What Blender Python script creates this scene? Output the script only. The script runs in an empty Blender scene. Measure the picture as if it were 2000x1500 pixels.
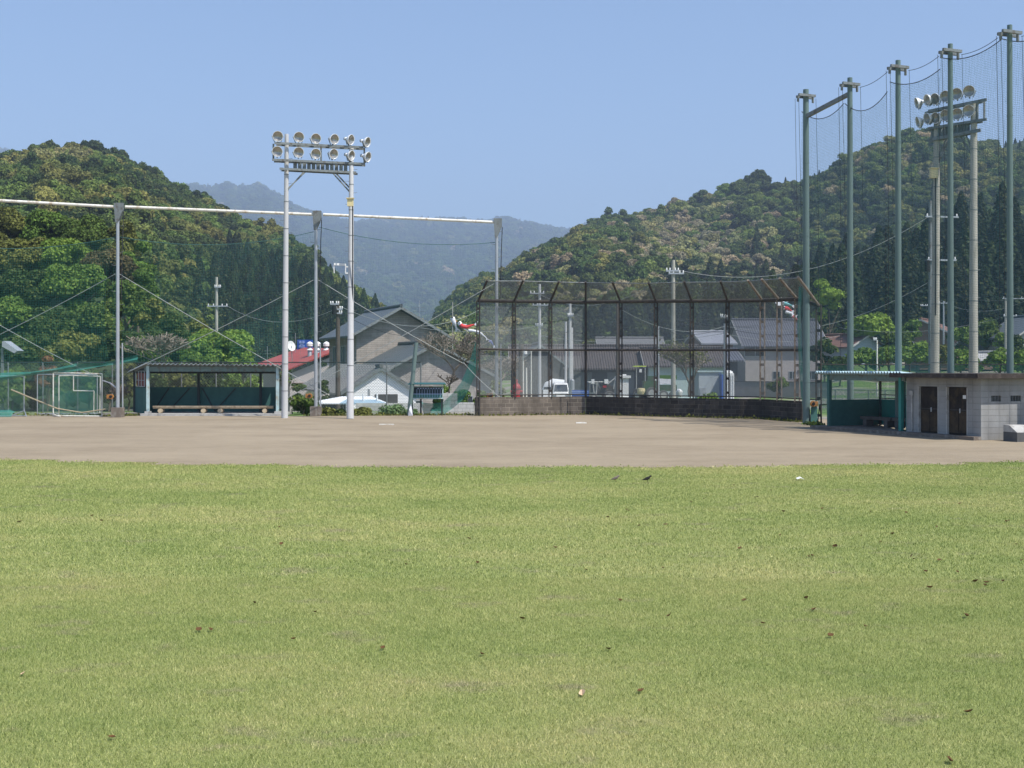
import bpy, bmesh, math, random
import numpy as np
from mathutils import Vector, Matrix

random.seed(7)
R = math.radians
sc = bpy.context.scene
col = sc.collection

# ------------------------------------------------------------------ camera, sky, sun, exposure
F = 2400.0          # focal length in photo pixels (photo 2000 wide)
EYE = 2.4           # eye height above the playing field
HZ = 716.0          # horizon row in the photo
cam_d = bpy.data.cameras.new('camera'); cam = bpy.data.objects.new('camera', cam_d); col.objects.link(cam)
cam_d.sensor_width = 36.0; cam_d.lens = 36.0 * F / 2000.0
cam_d.shift_y = -(750 - HZ) / 2000.0
cam_d.clip_start = 0.1; cam_d.clip_end = 20000
cam.location = (0, 0, EYE); cam.rotation_euler = (R(90), 0, 0)
sc.camera = cam

SUN_EL, SUN_AZ = R(57), math.atan2(0.78, -0.62)
world = bpy.data.worlds.new('World'); sc.world = world; world.use_nodes = True
wn = world.node_tree; bg = wn.nodes['Background']
sky = wn.nodes.new('ShaderNodeTexSky'); sky.sky_type = 'NISHITA'; sky.sun_disc = False
sky.sun_elevation = SUN_EL; sky.sun_rotation = SUN_AZ
sky.altitude = 0; sky.air_density = 1.0; sky.dust_density = 0.9; sky.ozone_density = 5.5
wn.links.new(sky.outputs[0], bg.inputs[0]); bg.inputs[1].default_value = 0.13
sun_d = bpy.data.lights.new('sun', 'SUN'); sun_d.energy = 5.0; sun_d.angle = R(0.5); sun_d.color = (1.0, 0.955, 0.88)
sun = bpy.data.objects.new('sun', sun_d); col.objects.link(sun)
sdir = Vector((math.sin(SUN_AZ) * math.cos(SUN_EL), math.cos(SUN_AZ) * math.cos(SUN_EL), math.sin(SUN_EL)))
sun.rotation_euler = sdir.to_track_quat('Z', 'Y').to_euler(); sun.location = (40, -30, 60)
sc.view_settings.view_transform = 'Standard'; sc.view_settings.look = 'None'
sc.view_settings.exposure = 0.5; sc.view_settings.gamma = 1.0
sc.cycles.volume_bounces = 0; sc.cycles.max_bounces = 6; sc.cycles.diffuse_bounces = 2
sc.cycles.transparent_max_bounces = 24; sc.cycles.glossy_bounces = 2

# ------------------------------------------------------------------ measuring helpers
def P(px, py, Y): return Vector(((px - 1000) / F * Y, Y, EYE - (py - HZ) / F * Y))
def G(px, Y, z=0.0): return Vector(((px - 1000) / F * Y, Y, z))
def X(px, Y): return (px - 1000) / F * Y
def Z(py, Y): return EYE - (py - HZ) / F * Y
def sm(a, b, x):
    t = np.clip((np.asarray(x, dtype=float) - a) / (b - a), 0, 1); return t * t * (3 - 2 * t)
def gz(x, y):
    """height of the land"""
    px = 1000 + np.asarray(x, dtype=float) / np.maximum(y, 1) * F
    dep = 1.9 * (1 - sm(930, 1010, px)) + 0.65 * sm(930, 1010, px) * (1 - sm(1400, 1470, px))
    z = -dep * sm(67, 76, y) * (1 - sm(170, 210, y))
    z = z + 4.5 * sm(1555, 1680, px) * sm(100, 185, y)
    z = z + 10 * sm(70, 118, y) * (1 - sm(200, 330, px)) * (1 - sm(125, 180, y)) + 1.9 * sm(67, 76, y) * (1 - sm(300, 480, px))
    return z
def gzf(x, y): return float(gz(x, y))

# ------------------------------------------------------------------ object helpers
def tag(o, label=None, cat=None, group=None, kind=None):
    if label: o['label'] = label
    if cat: o['category'] = cat
    if group: o['group'] = group
    if kind: o['kind'] = kind
    return o
def thing(name, label, cat, loc=(0, 0, 0), rz=0.0, group=None):
    o = bpy.data.objects.new(name, None); col.objects.link(o)
    o.location = Vector(loc); o.rotation_euler = (0, 0, rz); o.empty_display_size = 0.3
    return tag(o, label, cat, group)
def origin(o):
    p = o
    while p.parent: p = p.parent
    return Vector(p.location)
def auto_uv(me):
    n = len(me.polygons)
    if not n: return
    uv = me.uv_layers.new(name='UVMap')
    nv = len(me.vertices); co = np.empty(nv * 3); me.vertices.foreach_get('co', co); co = co.reshape(-1, 3)
    nl = len(me.loops); li = np.empty(nl, dtype=np.int32); me.loops.foreach_get('vertex_index', li)
    fn = np.empty(n * 3); me.polygons.foreach_get('normal', fn); fn = fn.reshape(-1, 3)
    lt = np.empty(n, dtype=np.int32); me.polygons.foreach_get('loop_total', lt)
    N_ = np.repeat(fn, lt, axis=0)
    t = np.stack([-N_[:, 1], N_[:, 0], np.zeros(nl)], 1)
    L = np.linalg.norm(t, axis=1); flat = L < 0.15
    t[flat] = (1, 0, 0); L[flat] = 1; t /= L[:, None]
    b = np.cross(N_, t); p = co[li]
    u = np.stack([(p * t).sum(1), (p * b).sum(1)], 1)
    uv.data.foreach_set('uv', u.astype(np.float32).ravel())
def np_mesh(name, V, Fq, k, material, lv=None, tint=None, smooth=False):
    """V (n,3), Fq (m,k) faces"""
    me = bpy.data.meshes.new(name); m = len(Fq)
    me.vertices.add(len(V)); me.vertices.foreach_set('co', np.asarray(V, np.float32).ravel())
    me.loops.add(m * k); me.loops.foreach_set('vertex_index', np.asarray(Fq, np.int32).ravel())
    me.polygons.add(m); me.polygons.foreach_set('loop_start', np.arange(0, m * k, k, dtype=np.int32))
    if smooth: me.polygons.foreach_set('use_smooth', np.ones(m, dtype=bool))
    me.update(calc_edges=True); me.validate()
    if lv is not None:
        a = me.attributes.new('lv', 'FLOAT', 'POINT'); a.data.foreach_set('value', np.asarray(lv, np.float32))
    if material: (me.materials.append(material) if material else None)
    return me

class MB:
    def __init__(s): s.v = []; s.f = []
    def add(s, vs, fs):
        o = len(s.v); s.v += [Vector(v) for v in vs]; s.f += [tuple(i + o for i in f) for f in fs]; return s
    def box(s, c, d, rot=None):
        c = Vector(c); hx, hy, hz = d[0] / 2, d[1] / 2, d[2] / 2
        vs = [Vector((x, y, z)) for z in (-hz, hz) for y in (-hy, hy) for x in (-hx, hx)]
        if rot is not None:
            M = Matrix.Rotation(rot, 3, 'Z') if isinstance(rot, (int, float)) else rot
            vs = [M @ v for v in vs]
        return s.add([v + c for v in vs], [(0, 2, 3, 1), (4, 5, 7, 6), (0, 1, 5, 4), (2, 6, 7, 3), (0, 4, 6, 2), (1, 3, 7, 5)])
    def beam(s, p0, p1, w, h):
        p0 = Vector(p0); p1 = Vector(p1); d = p1 - p0; L = d.length
        q = d.to_track_quat('X', 'Z').to_matrix()
        return s.box((p0 + p1) / 2, (L, w, h), q)
    def tube(s, pts, rs, n=8, cap=True):
        pts = [Vector(p) for p in pts]
        if not hasattr(rs, '__len__'): rs = [rs] * len(pts)
        rings = []; up = None
        for i, p in enumerate(pts):
            a = pts[max(0, i - 1)]; b = pts[min(len(pts) - 1, i + 1)]
            d = (b - a)
            if d.length < 1e-9: d = Vector((0, 0, 1))
            d.normalize()
            if up is None: up = Vector((0, 0, 1)) if abs(d.z) < 0.9 else Vector((1, 0, 0))
            x = d.cross(up)
            if x.length < 1e-6: x = d.orthogonal()
            x.normalize(); y = x.cross(d).normalized(); up = y
            rings.append([p + (x * math.cos(2 * math.pi * k / n) + y * math.sin(2 * math.pi * k / n)) * rs[i] for k in range(n)])
        vs = [v for r in rings for v in r]; fs = []
        for i in range(len(rings) - 1):
            for k in range(n):
                a = i * n + k; b = i * n + (k + 1) % n; fs.append((a, a + n, b + n, b))
        if cap:
            fs.append(tuple(range(n))); o = (len(rings) - 1) * n; fs.append(tuple(o + k for k in reversed(range(n))))
        return s.add(vs, fs)
    def quad(s, a, b, c, d): return s.add([a, b, c, d], [(0, 1, 2, 3)])
    def prism(s, poly, off):
        """poly: list of 3d points, extruded by off"""
        n = len(poly); off = Vector(off); a = [Vector(p) for p in poly]; b = [p + off for p in a]
        fs = [tuple(range(n)), tuple(reversed(range(n, 2 * n)))]
        fs += [(k, k + n, (k + 1) % n + n, (k + 1) % n) for k in range(n)]
        return s.add(a + b, fs)
    def sheet(s, rows):
        """rows: list of equally long point lists"""
        n = len(rows[0]); vs = [v for r in rows for v in r]
        fs = [(i * n + k, i * n + k + 1, (i + 1) * n + k + 1, (i + 1) * n + k) for i in range(len(rows) - 1) for k in range(n - 1)]
        return s.add(vs, fs)
    def lathe(s, prof, M, n=16, cap=True):
        """prof: (r,z) list, turned about local z, then placed by matrix M"""
        vs = [M @ Vector((r * math.cos(2 * math.pi * k / n), r * math.sin(2 * math.pi * k / n), z)) for r, z in prof for k in range(n)]
        fs = [(i * n + k, i * n + (k + 1) % n, (i + 1) * n + (k + 1) % n, (i + 1) * n + k) for i in range(len(prof) - 1) for k in range(n)]
        if cap:
            fs.append(tuple(reversed(range(n)))); o = (len(prof) - 1) * n; fs.append(tuple(o + k for k in range(n)))
        return s.add(vs, fs)
    def build(s, name, material, parent=None, local=False, smooth=False, fix=True):
        me = bpy.data.meshes.new(name)
        off = Vector((0, 0, 0))
        if parent is not None and not local: off = origin(parent)
        me.from_pydata([v - off for v in s.v], [], s.f); me.update()
        if fix:
            bm = bmesh.new(); bm.from_mesh(me); bmesh.ops.recalc_face_normals(bm, faces=bm.faces); bm.to_mesh(me); bm.free()
        if smooth:
            me.polygons.foreach_set('use_smooth', np.ones(len(me.polygons), dtype=bool))
            try: me.set_sharp_from_angle(angle=R(40))
            except Exception: pass
        auto_uv(me)
        (me.materials.append(material) if material else None)
        o = bpy.data.objects.new(name, me); col.objects.link(o)
        if parent is not None: o.parent = parent
        return o
def solo(mb, name, material, label, cat, loc, group=None, smooth=False, kind=None):
    """a thing that is one mesh, origin at loc"""
    loc = Vector(loc); mb.v = [v - loc for v in mb.v]
    o = mb.build(name, material, smooth=smooth); o.location = loc
    return tag(o, label, cat, group, kind)

# ------------------------------------------------------------------ materials
class NT:
    def __init__(s, name):
        s.m = bpy.data.materials.new(name); s.m.use_nodes = True; s.t = s.m.node_tree
        for n in list(s.t.nodes): s.t.nodes.remove(n)
        s.out = s.n('ShaderNodeOutputMaterial')
    def n(s, ty, **kw):
        nd = s.t.nodes.new(ty)
        for k, v in kw.items(): setattr(nd, k, v)
        return nd
    def l(s, a, b): s.t.links.new(a, b)
    def math(s, op, a, b=None, c=None):
        nd = s.n('ShaderNodeMath', operation=op)
        for i, v in enumerate((a, b, c)):
            if v is None: continue
            if isinstance(v, (int, float)): nd.inputs[i].default_value = v
            else: s.l(v, nd.inputs[i])
        return nd.outputs[0]
    def mix(s, f, a, b, mode='MIX'):
        nd = s.n('ShaderNodeMix', data_type='RGBA', blend_type=mode)
        for i, v in ((0, f), (6, a), (7, b)):
            if isinstance(v, (int, float)): nd.inputs[i].default_value = v
            elif isinstance(v, (tuple, list)): nd.inputs[i].default_value = (*v[:3], 1)
            else: s.l(v, nd.inputs[i])
        return nd.outputs[2]
    def noise(s, vec, scale, detail=3, rough=0.55, dist=0.0):
        nd = s.n('ShaderNodeTexNoise'); nd.inputs['Scale'].default_value = scale; nd.inputs['Detail'].default_value = detail
        nd.inputs['Roughness'].default_value = rough; nd.inputs['Distortion'].default_value = dist
        if vec is not None: s.l(vec, nd.inputs['Vector'])
        return nd.outputs['Fac']
    def ramp(s, f, stops):
        nd = s.n('ShaderNodeValToRGB'); e = nd.color_ramp.elements
        while len(e) < len(stops): e.new(0.5)
        for i, (p, c) in enumerate(stops):
            e[i].position = p; e[i].color = (c, c, c, 1) if isinstance(c, (int, float)) else (*c[:3], 1)
        s.l(f, nd.inputs[0]); return nd.outputs[0]
    def mapv(s, vec, scale=(1, 1, 1), rot=(0, 0, 0)):
        nd = s.n('ShaderNodeMapping'); s.l(vec, nd.inputs[0]); nd.inputs['Scale'].default_value = scale; nd.inputs['Rotation'].default_value = rot
        return nd.outputs[0]
    def bsdf(s, colr, rough=0.8, metal=0.0, spec=0.3, bump=None, bs=0.1):
        b = s.n('ShaderNodeBsdfPrincipled')
        if isinstance(colr, (tuple, list)): b.inputs['Base Color'].default_value = (*colr[:3], 1)
        else: s.l(colr, b.inputs['Base Color'])
        b.inputs['Roughness'].default_value = rough; b.inputs['Metallic'].default_value = metal
        b.inputs['Specular IOR Level'].default_value = spec
        if bump is not None:
            bn = s.n('ShaderNodeBump'); bn.inputs['Strength'].default_value = 1.0; bn.inputs['Distance'].default_value = bs
            s.l(bump, bn.inputs['Height']); s.l(bn.outputs[0], b.inputs['Normal'])
        return b.outputs[0]
    def done(s, sh): s.l(sh, s.out.inputs['Surface']); return s.m
    def pos(s): return s.n('ShaderNodeNewGeometry').outputs['Position']
    def obj(s): return s.n('ShaderNodeTexCoord').outputs['Object']
    def uv(s): return s.n('ShaderNodeTexCoord').outputs['UV']

def paint(name, c, rough=0.6, metal=0.0, var=0.25, scale=3.0, streak=1.0, dirt=None, spec=0.3, bump=0.0):
    """plain painted or bare surface with uneven tone and optional dirt / rust colour"""
    t = NT(name); o = t.obj()
    n1 = t.noise(t.mapv(o, (1, 1, streak)), scale, 5, 0.6); n2 = t.noise(o, scale * 6.3, 3, 0.6)
    k = t.math('ADD', t.math('MULTIPLY', n1, 0.7), t.math('MULTIPLY', n2, 0.3))
    lo = tuple(x * (1 - var) for x in c); hi = tuple(min(1, x * (1 + var)) for x in c)
    cc = t.ramp(k, [(0.3, lo), (0.7, hi)])
    if dirt:
        f = t.ramp(t.noise(t.mapv(o, (1, 1, streak * 0.7)), scale * 1.9, 6, 0.65), [(0.5, 0.0), (0.68, 0.85)])
        cc = t.mix(f, cc, dirt)
    return t.done(t.bsdf(cc, rough, metal, spec, n2 if bump else None, bump))
def brick(name, c, mortar, bw=0.4, bh=0.2, var=0.2, ms=0.012, stain=None, rough=0.9, bump=0.01, off=0.5, stain_amt=0.7):
    t = NT(name); uv = t.uv()
    b = t.n('ShaderNodeTexBrick'); t.l(uv, b.inputs['Vector']); b.offset = off
    b.inputs['Scale'].default_value = 1.0; b.inputs['Brick Width'].default_value = bw; b.inputs['Row Height'].default_value = bh
    b.inputs['Mortar Size'].default_value = ms; b.inputs['Mortar Smooth'].default_value = 0.2
    b.inputs['Color1'].default_value = (*[x * (1 - var) for x in c], 1); b.inputs['Color2'].default_value = (*[x * (1 + var) for x in c], 1)
    b.inputs['Mortar'].default_value = (*mortar, 1)
    n = t.noise(t.mapv(t.obj(), (1, 1, 0.35)), 1.7, 6, 0.65)
    cc = t.mix(0.5, b.outputs['Color'], t.ramp(n, [(0.3, 0.35), (0.7, 0.75)]), 'OVERLAY')
    if stain:
        f = t.ramp(t.noise(t.mapv(t.obj(), (1.4, 1.4, 0.4)), 1.1, 6, 0.6), [(0.42, 0.0), (0.62, stain_amt)])
        cc = t.mix(f, cc, stain)
    h = t.math('ADD', t.math('MULTIPLY', b.outputs['Fac'], -1.0), t.math('MULTIPLY', t.noise(t.obj(), 30, 3), 0.4))
    return t.done(t.bsdf(cc, rough, bump=h, bs=bump))
def ribbed(name, c, pitch=0.2, var=0.2, axis='u', rough=0.6, amp=0.03, dirt=None, metal=0.0, lines=0.0):
    """sheet or tile surface with ribs along the slope"""
    t = NT(name); uv = t.uv(); sx = t.n('ShaderNodeSeparateXYZ'); t.l(uv, sx.inputs[0])
    u = sx.outputs[0] if axis == 'u' else sx.outputs[1]; v = sx.outputs[1] if axis == 'u' else sx.outputs[0]
    h = t.math('SINE', t.math('MULTIPLY', u, 2 * math.pi / pitch))
    n1 = t.noise(t.obj(), 1.3, 5, 0.6); n2 = t.noise(t.mapv(uv, (6, 0.6, 1)), 2, 3)
    k = t.math('ADD', t.math('MULTIPLY', n1, 0.6), t.math('MULTIPLY', n2, 0.4))
    cc = t.ramp(k, [(0.3, tuple(x * (1 - var) for x in c)), (0.7, tuple(min(1, x * (1 + var)) for x in c))])
    if lines:
        w = t.math('FRACT', t.math('DIVIDE', v, lines))
        g = t.math('LESS_THAN', w, 0.14); cc = t.mix(t.math('MULTIPLY', g, 0.55), cc, tuple(x * 0.35 for x in c))
        h = t.math('ADD', h, t.math('MULTIPLY', w, 0.8))
    if dirt:
        cc = t.mix(t.ramp(t.noise(t.obj(), 2.3, 6, 0.65), [(0.48, 0.0), (0.66, 0.8)]), cc, dirt)
    return t.done(t.bsdf(cc, rough, metal, bump=h, bs=amp))
def netting(name, c, pitch, wire, diamond=True, rough=0.6, metal=0.0):
    """woven mesh: thin strands, open holes"""
    t = NT(name); uv = t.uv(); sx = t.n('ShaderNodeSeparateXYZ'); t.l(uv, sx.inputs[0])
    u, v = sx.outputs[0], sx.outputs[1]
    if diamond: a = t.math('ADD', u, v); b = t.math('SUBTRACT', u, v)
    else: a, b = u, v
    f = None
    for q in (a, b):
        fr = t.math('FRACT', t.math('DIVIDE', q, pitch)); g = t.math('LESS_THAN', fr, wire)
        f = g if f is None else t.math('MAXIMUM', f, g)
    tr = t.n('ShaderNodeBsdfTransparent'); mx = t.n('ShaderNodeMixShader')
    t.l(f, mx.inputs[0]); t.l(tr.outputs[0], mx.inputs[1]); t.l(t.bsdf(c, rough, metal), mx.inputs[2])
    return t.done(mx.outputs[0])
def foliage(name, c=None, amt=0.5, nscale=0.5):
    """leaf material: colour per tree comes from c or from the point's own tint, each leaf differs a little"""
    t = NT(name)
    if c is None:
        a = t.n('ShaderNodeAttribute', attribute_type='INSTANCER', attribute_name='tint'); base = a.outputs['Color']
    else:
        r = t.n('ShaderNodeRGB'); r.outputs[0].default_value = (*c, 1); base = r.outputs[0]
    lv = t.n('ShaderNodeAttribute', attribute_type='GEOMETRY', attribute_name='lv').outputs['Fac']
    n = t.noise(t.pos(), nscale, 3, 0.6)
    k = t.math('ADD', t.math('MULTIPLY', lv, amt * 1.3), t.math('MULTIPLY', n, 0.9))
    k = t.math('ADD', k, 0.55 - amt * 0.65)
    cc = t.n('ShaderNodeVectorMath', operation='SCALE'); t.l(base, cc.inputs[0]); t.l(k, cc.inputs['Scale'])
    warm = t.mix(t.math('MULTIPLY', t.ramp(lv, [(0.75, 0.0), (1.0, 1.0)]), 0.35), cc.outputs[0], (0.22, 0.2, 0.05))
    b = t.bsdf(warm, 0.65, spec=0.15)
    tr = t.n('ShaderNodeBsdfTranslucent'); t.l(warm, tr.inputs[0]); mx = t.n('ShaderNodeMixShader'); mx.inputs[0].default_value = 0.25
    t.l(b, mx.inputs[1]); t.l(tr.outputs[0], mx.inputs[2])
    return t.done(mx.outputs[0])

M = {}
M['footing'] = paint('stained_footing', (0.17, 0.14, 0.115), 0.9, var=0.25, scale=3, dirt=(0.3, 0.28, 0.25))
M['concrete'] = paint('concrete', (0.42, 0.41, 0.39), 0.9, var=0.15, scale=2, dirt=(0.2, 0.19, 0.17), bump=0.004)
M['polecon'] = paint('pole_concrete', (0.50, 0.50, 0.50), 0.75, var=0.1, scale=1.5, streak=0.25)
M['polecon2'] = paint('old_pole_concrete', (0.38, 0.37, 0.32), 0.8, var=0.15, scale=1.5, streak=0.25, dirt=(0.22, 0.22, 0.18))
M['poledark'] = paint('dark_wood_pole', (0.09, 0.075, 0.06), 0.85, var=0.3)
M['galv'] = paint('galvanised_steel', (0.42, 0.44, 0.46), 0.45, 0.5, var=0.12, scale=2)
M['galvdark'] = paint('weathered_steel', (0.2, 0.22, 0.22), 0.6, 0.3, var=0.25, dirt=(0.11, 0.09, 0.07))
M['greenpole'] = paint('faded_green_paint', (0.125, 0.18, 0.17), 0.5, 0.0, var=0.12, scale=1.2, streak=0.2)
M['rust'] = paint('rusty_brown_steel', (0.05, 0.046, 0.042), 0.85, var=0.4, scale=4, dirt=(0.1, 0.075, 0.055))
M['rustlight'] = paint('pale_rusty_steel', (0.24, 0.2, 0.16), 0.85, var=0.3, scale=4, dirt=(0.12, 0.07, 0.04))
M['whitepipe'] = paint('old_white_pipe', (0.72, 0.70, 0.64), 0.5, var=0.1, scale=2, dirt=(0.38, 0.27, 0.16))
M['white'] = paint('white_paint', (0.78, 0.78, 0.76), 0.5, var=0.05)
M['cream'] = paint('cream_enamel', (0.68, 0.58, 0.32), 0.5, var=0.06)
M['black'] = paint('black_rubber', (0.015, 0.015, 0.016), 0.6, var=0.3)
M['cable'] = paint('black_cable', (0.03, 0.032, 0.035), 0.6)
M['wirelight'] = paint('steel_wire', (0.3, 0.32, 0.31), 0.6, 0.0)
M['orange'] = paint('orange_paint', (0.38, 0.17, 0.045), 0.6, var=0.35, scale=8, dirt=(0.08, 0.05, 0.03))
M['teal'] = paint('teal_sheet', (0.05, 0.135, 0.12), 0.7, var=0.2, scale=2)
M['tealbright'] = paint('bright_teal_sheet', (0.04, 0.22, 0.19), 0.7, var=0.15, scale=2)
M['postblue'] = paint('pale_blue_post', (0.42, 0.56, 0.58), 0.6, var=0.12, scale=3, dirt=(0.3, 0.22, 0.1))
M['beamgreen'] = paint('grey_green_beam', (0.13, 0.19, 0.18), 0.6, var=0.2, dirt=(0.12, 0.08, 0.05))
M['dirtsteel'] = paint('dark_steel_frame', (0.035, 0.045, 0.045), 0.6, var=0.3)
M['log'] = paint('weathered_log', (0.42, 0.34, 0.24), 0.85, var=0.3, scale=6, dirt=(0.16, 0.11, 0.07))
M['logend'] = paint('log_end', (0.5, 0.4, 0.27), 0.85, var=0.2, scale=12)
M['glass'] = paint('window_glass', (0.03, 0.04, 0.05), 0.1, var=0.3, spec=0.6)
M['lens'] = paint('lamp_glass', (0.36, 0.34, 0.3), 0.22, 0.5, var=0.25, scale=9, spec=0.6)
M['reflector'] = paint('bright_reflector', (0.82, 0.83, 0.84), 0.3, 0.1, var=0.04)
M['darkdoor'] = paint('dark_stained_door', (0.022, 0.016, 0.012), 0.8, var=0.6, scale=2, dirt=(0.07, 0.05, 0.025))
M['bark'] = paint('tree_bark', (0.12, 0.095, 0.07), 0.95, var=0.35, scale=5, streak=0.3)
M['twig'] = paint('bare_twigs', (0.21, 0.175, 0.14), 0.95, var=0.3)
M['chain_left'] = netting('chainlink_left', (0.16, 0.2, 0.19), 0.14, 0.10)
M['chain_back'] = netting('chainlink_backstop', (0.22, 0.245, 0.245), 0.06, 0.23)
M['chain_green'] = netting('chainlink_green', (0.04, 0.15, 0.13), 0.07, 0.22)
M['net_fine'] = netting('fine_green_net', (0.05, 0.26, 0.20), 0.08, 0.05, False)
M['net_tall'] = netting('tall_green_net', (0.045, 0.16, 0.15), 0.06, 0.095, False)
M['net_faint'] = netting('faint_green_net', (0.05, 0.2, 0.17), 0.08, 0.03, False)
M['net_thick'] = netting('bunched_green_net', (0.04, 0.2, 0.16), 0.03, 0.42, False)
M['net_frame'] = netting('frame_green_net', (0.05, 0.22, 0.17), 0.05, 0.09, False)
M['block_shaded'] = brick('shaded_block', (0.055, 0.047, 0.04), (0.12, 0.105, 0.085), 0.4, 0.2, 0.35, 0.012, stain=(0.04, 0.035, 0.03))  # brown block darkened: shade on the wall's right run put into the colour
M['block_brown'] = brick('brown_block', (0.16, 0.135, 0.11), (0.3, 0.26, 0.21), 0.4, 0.2, 0.25, 0.012, stain=(0.09, 0.075, 0.06))
M['block_grey'] = brick('grey_block', (0.235, 0.232, 0.225), (0.2, 0.2, 0.19), 0.4, 0.2, 0.06, 0.009, stain=(0.34, 0.34, 0.33), stain_amt=0.6, off=0.0)
M['block_pale'] = brick('pale_block', (0.5, 0.5, 0.48), (0.33, 0.33, 0.31), 0.4, 0.2, 0.08, 0.012)
M['siding'] = brick('beige_siding', (0.31, 0.27, 0.23), (0.24, 0.21, 0.18), 0.9, 0.16, 0.12, 0.012)
M['siding2'] = brick('grey_brown_siding', (0.30, 0.28, 0.26), (0.24, 0.22, 0.2), 0.6, 0.15, 0.1, 0.012)
M['whitesiding'] = ribbed('white_siding', (0.82, 0.82, 0.82), 0.2, 0.04, 'v', 0.6, 0.003)
M['greywall'] = paint('grey_wall', (0.17, 0.18, 0.18), 0.8, var=0.12)
M['darkwall'] = paint('dark_wall', (0.07, 0.07, 0.07), 0.85, var=0.3)
M['mint'] = paint('mint_wall', (0.42, 0.52, 0.50), 0.8, var=0.1)
M['brownwall'] = paint('brown_wall', (0.2, 0.13, 0.1), 0.85, var=0.2)
M['bluewall'] = paint('blue_grey_wall', (0.34, 0.4, 0.48), 0.8, var=0.1)
M['tile'] = ribbed('grey_roof_tile', (0.115, 0.13, 0.138), 0.28, 0.15, 'u', 0.45, 0.03, lines=0.3)
M['tile2'] = ribbed('dark_roof_tile', (0.11, 0.115, 0.135), 0.3, 0.12, 'u', 0.45, 0.03, lines=0.32)
M['redroof'] = ribbed('red_metal_roof', (0.36, 0.07, 0.055), 0.5, 0.12, 'u', 0.5, 0.02)
M['brownroof'] = ribbed('brown_sheet_roof', (0.085, 0.075, 0.072), 0.25, 0.2, 'u', 0.85, 0.035, dirt=(0.12, 0.1, 0.09))
M['greysheet'] = ribbed('grey_sheet_roof', (0.14, 0.143, 0.14), 0.2, 0.08, 'u', 0.8, 0.006, lines=0.45)
M['oldtile'] = ribbed('red_brown_tile', (0.2, 0.11, 0.085), 0.3, 0.2, 'u', 0.7, 0.03, lines=0.3)
M['corr'] = paint('corrugated_sheet', (0.23, 0.27, 0.28), 0.6, 0.2, var=0.2, scale=2, dirt=(0.3, 0.3, 0.28))
M['corrblue'] = paint('blue_corrugated_sheet', (0.42, 0.56, 0.6), 0.55, 0.0, var=0.15, scale=2)
M['whiteroof'] = paint('white_sheet_roof', (0.8, 0.82, 0.82), 0.5, var=0.05)
M['blue'] = paint('blue_sign', (0.02, 0.07, 0.36), 0.5, var=0.1)
M['bluetruck'] = paint('blue_truck', (0.06, 0.13, 0.42), 0.4, var=0.1)
M['signtext'] = paint('pale_blue_lettering', (0.42, 0.56, 0.85), 0.5, var=0.05)
M['red'] = paint('red_cloth', (0.62, 0.05, 0.05), 0.7, var=0.2, scale=3)
M['pinkred'] = paint('pink_red_cloth', (0.62, 0.16, 0.16), 0.7, var=0.3, scale=5)
M['cloth'] = paint('white_cloth', (0.76, 0.76, 0.8), 0.7, var=0.1)
M['tealcloth'] = paint('teal_cloth', (0.15, 0.4, 0.42), 0.7, var=0.3, scale=6)
M['bluecloth'] = paint('blue_cloth', (0.1, 0.13, 0.35), 0.7, var=0.3, scale=6)
M['orangecloth'] = paint('orange_cloth', (0.7, 0.3, 0.05), 0.7, var=0.2)
M['redpost'] = paint('red_enamel', (0.32, 0.02, 0.025), 0.4, var=0.2)
M['lime'] = paint('lime_canvas', (0.5, 0.6, 0.08), 0.6, var=0.1)
M['machine'] = paint('green_machine', (0.05, 0.11, 0.05), 0.5, var=0.3, dirt=(0.12, 0.09, 0.06))
M['machinedark'] = paint('dark_machine', (0.05, 0.05, 0.045), 0.6, var=0.4, dirt=(0.2, 0.16, 0.12))
M['tyre'] = paint('dusty_tyre', (0.13, 0.13, 0.125), 0.9, var=0.2)
M['rim'] = paint('wheel_rim', (0.45, 0.45, 0.42), 0.5, 0.2, var=0.15)
M['boardgreen'] = paint('board_green', (0.02, 0.09, 0.085), 0.5, var=0.15)
M['boarddark'] = paint('board_dark', (0.012, 0.03, 0.04), 0.4, var=0.2)
M['boardlight'] = paint('board_light', (0.05, 0.17, 0.15), 0.5, var=0.15)
M['deadleaf'] = paint('dead_leaf', (0.11, 0.055, 0.018), 0.8, var=0.4, scale=30)
M['paleleaf'] = paint('pale_dead_leaf', (0.6, 0.42, 0.27), 0.8, var=0.3, scale=30)
M['birdgrey'] = paint('brown_grey_feathers', (0.16, 0.13, 0.11), 0.8, var=0.3, scale=20)
M['birddark'] = paint('dark_feathers', (0.02, 0.018, 0.015), 0.7, var=0.4, scale=20)
M['bamboo'] = paint('old_bamboo', (0.36, 0.3, 0.2), 0.7, var=0.2)
M['tarp'] = paint('blue_grey_sheet', (0.3, 0.42, 0.5), 0.6, var=0.1)

# field materials ------------------------------------------------
def turf_colour(t):
    """lawn colour over the ground, shared by the sheet and its blades (patches, mower tone, dry spots)"""
    p = t.pos()
    a = t.noise(t.mapv(p, (0.13, 0.2, 1)), 1.0, 5, 0.6); b = t.noise(t.mapv(p, (0.8, 1.0, 1)), 1.0, 5, 0.65); c = t.noise(p, 5.0, 3, 0.6)
    k = t.math('ADD', t.math('MULTIPLY', a, 0.6), t.math('ADD', t.math('MULTIPLY', b, 0.28), t.math('MULTIPLY', c, 0.12)))
    g = t.ramp(k, [(0.36, (0.255, 0.325, 0.085)), (0.49, (0.365, 0.405, 0.13)), (0.62, (0.48, 0.465, 0.18))])
    dry = t.ramp(t.noise(t.mapv(p, (0.9, 1.7, 1)), 1.0, 6, 0.7), [(0.57, 0.0), (0.70, 0.75)])
    return t.mix(dry, g, (0.36, 0.31, 0.19))
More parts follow.
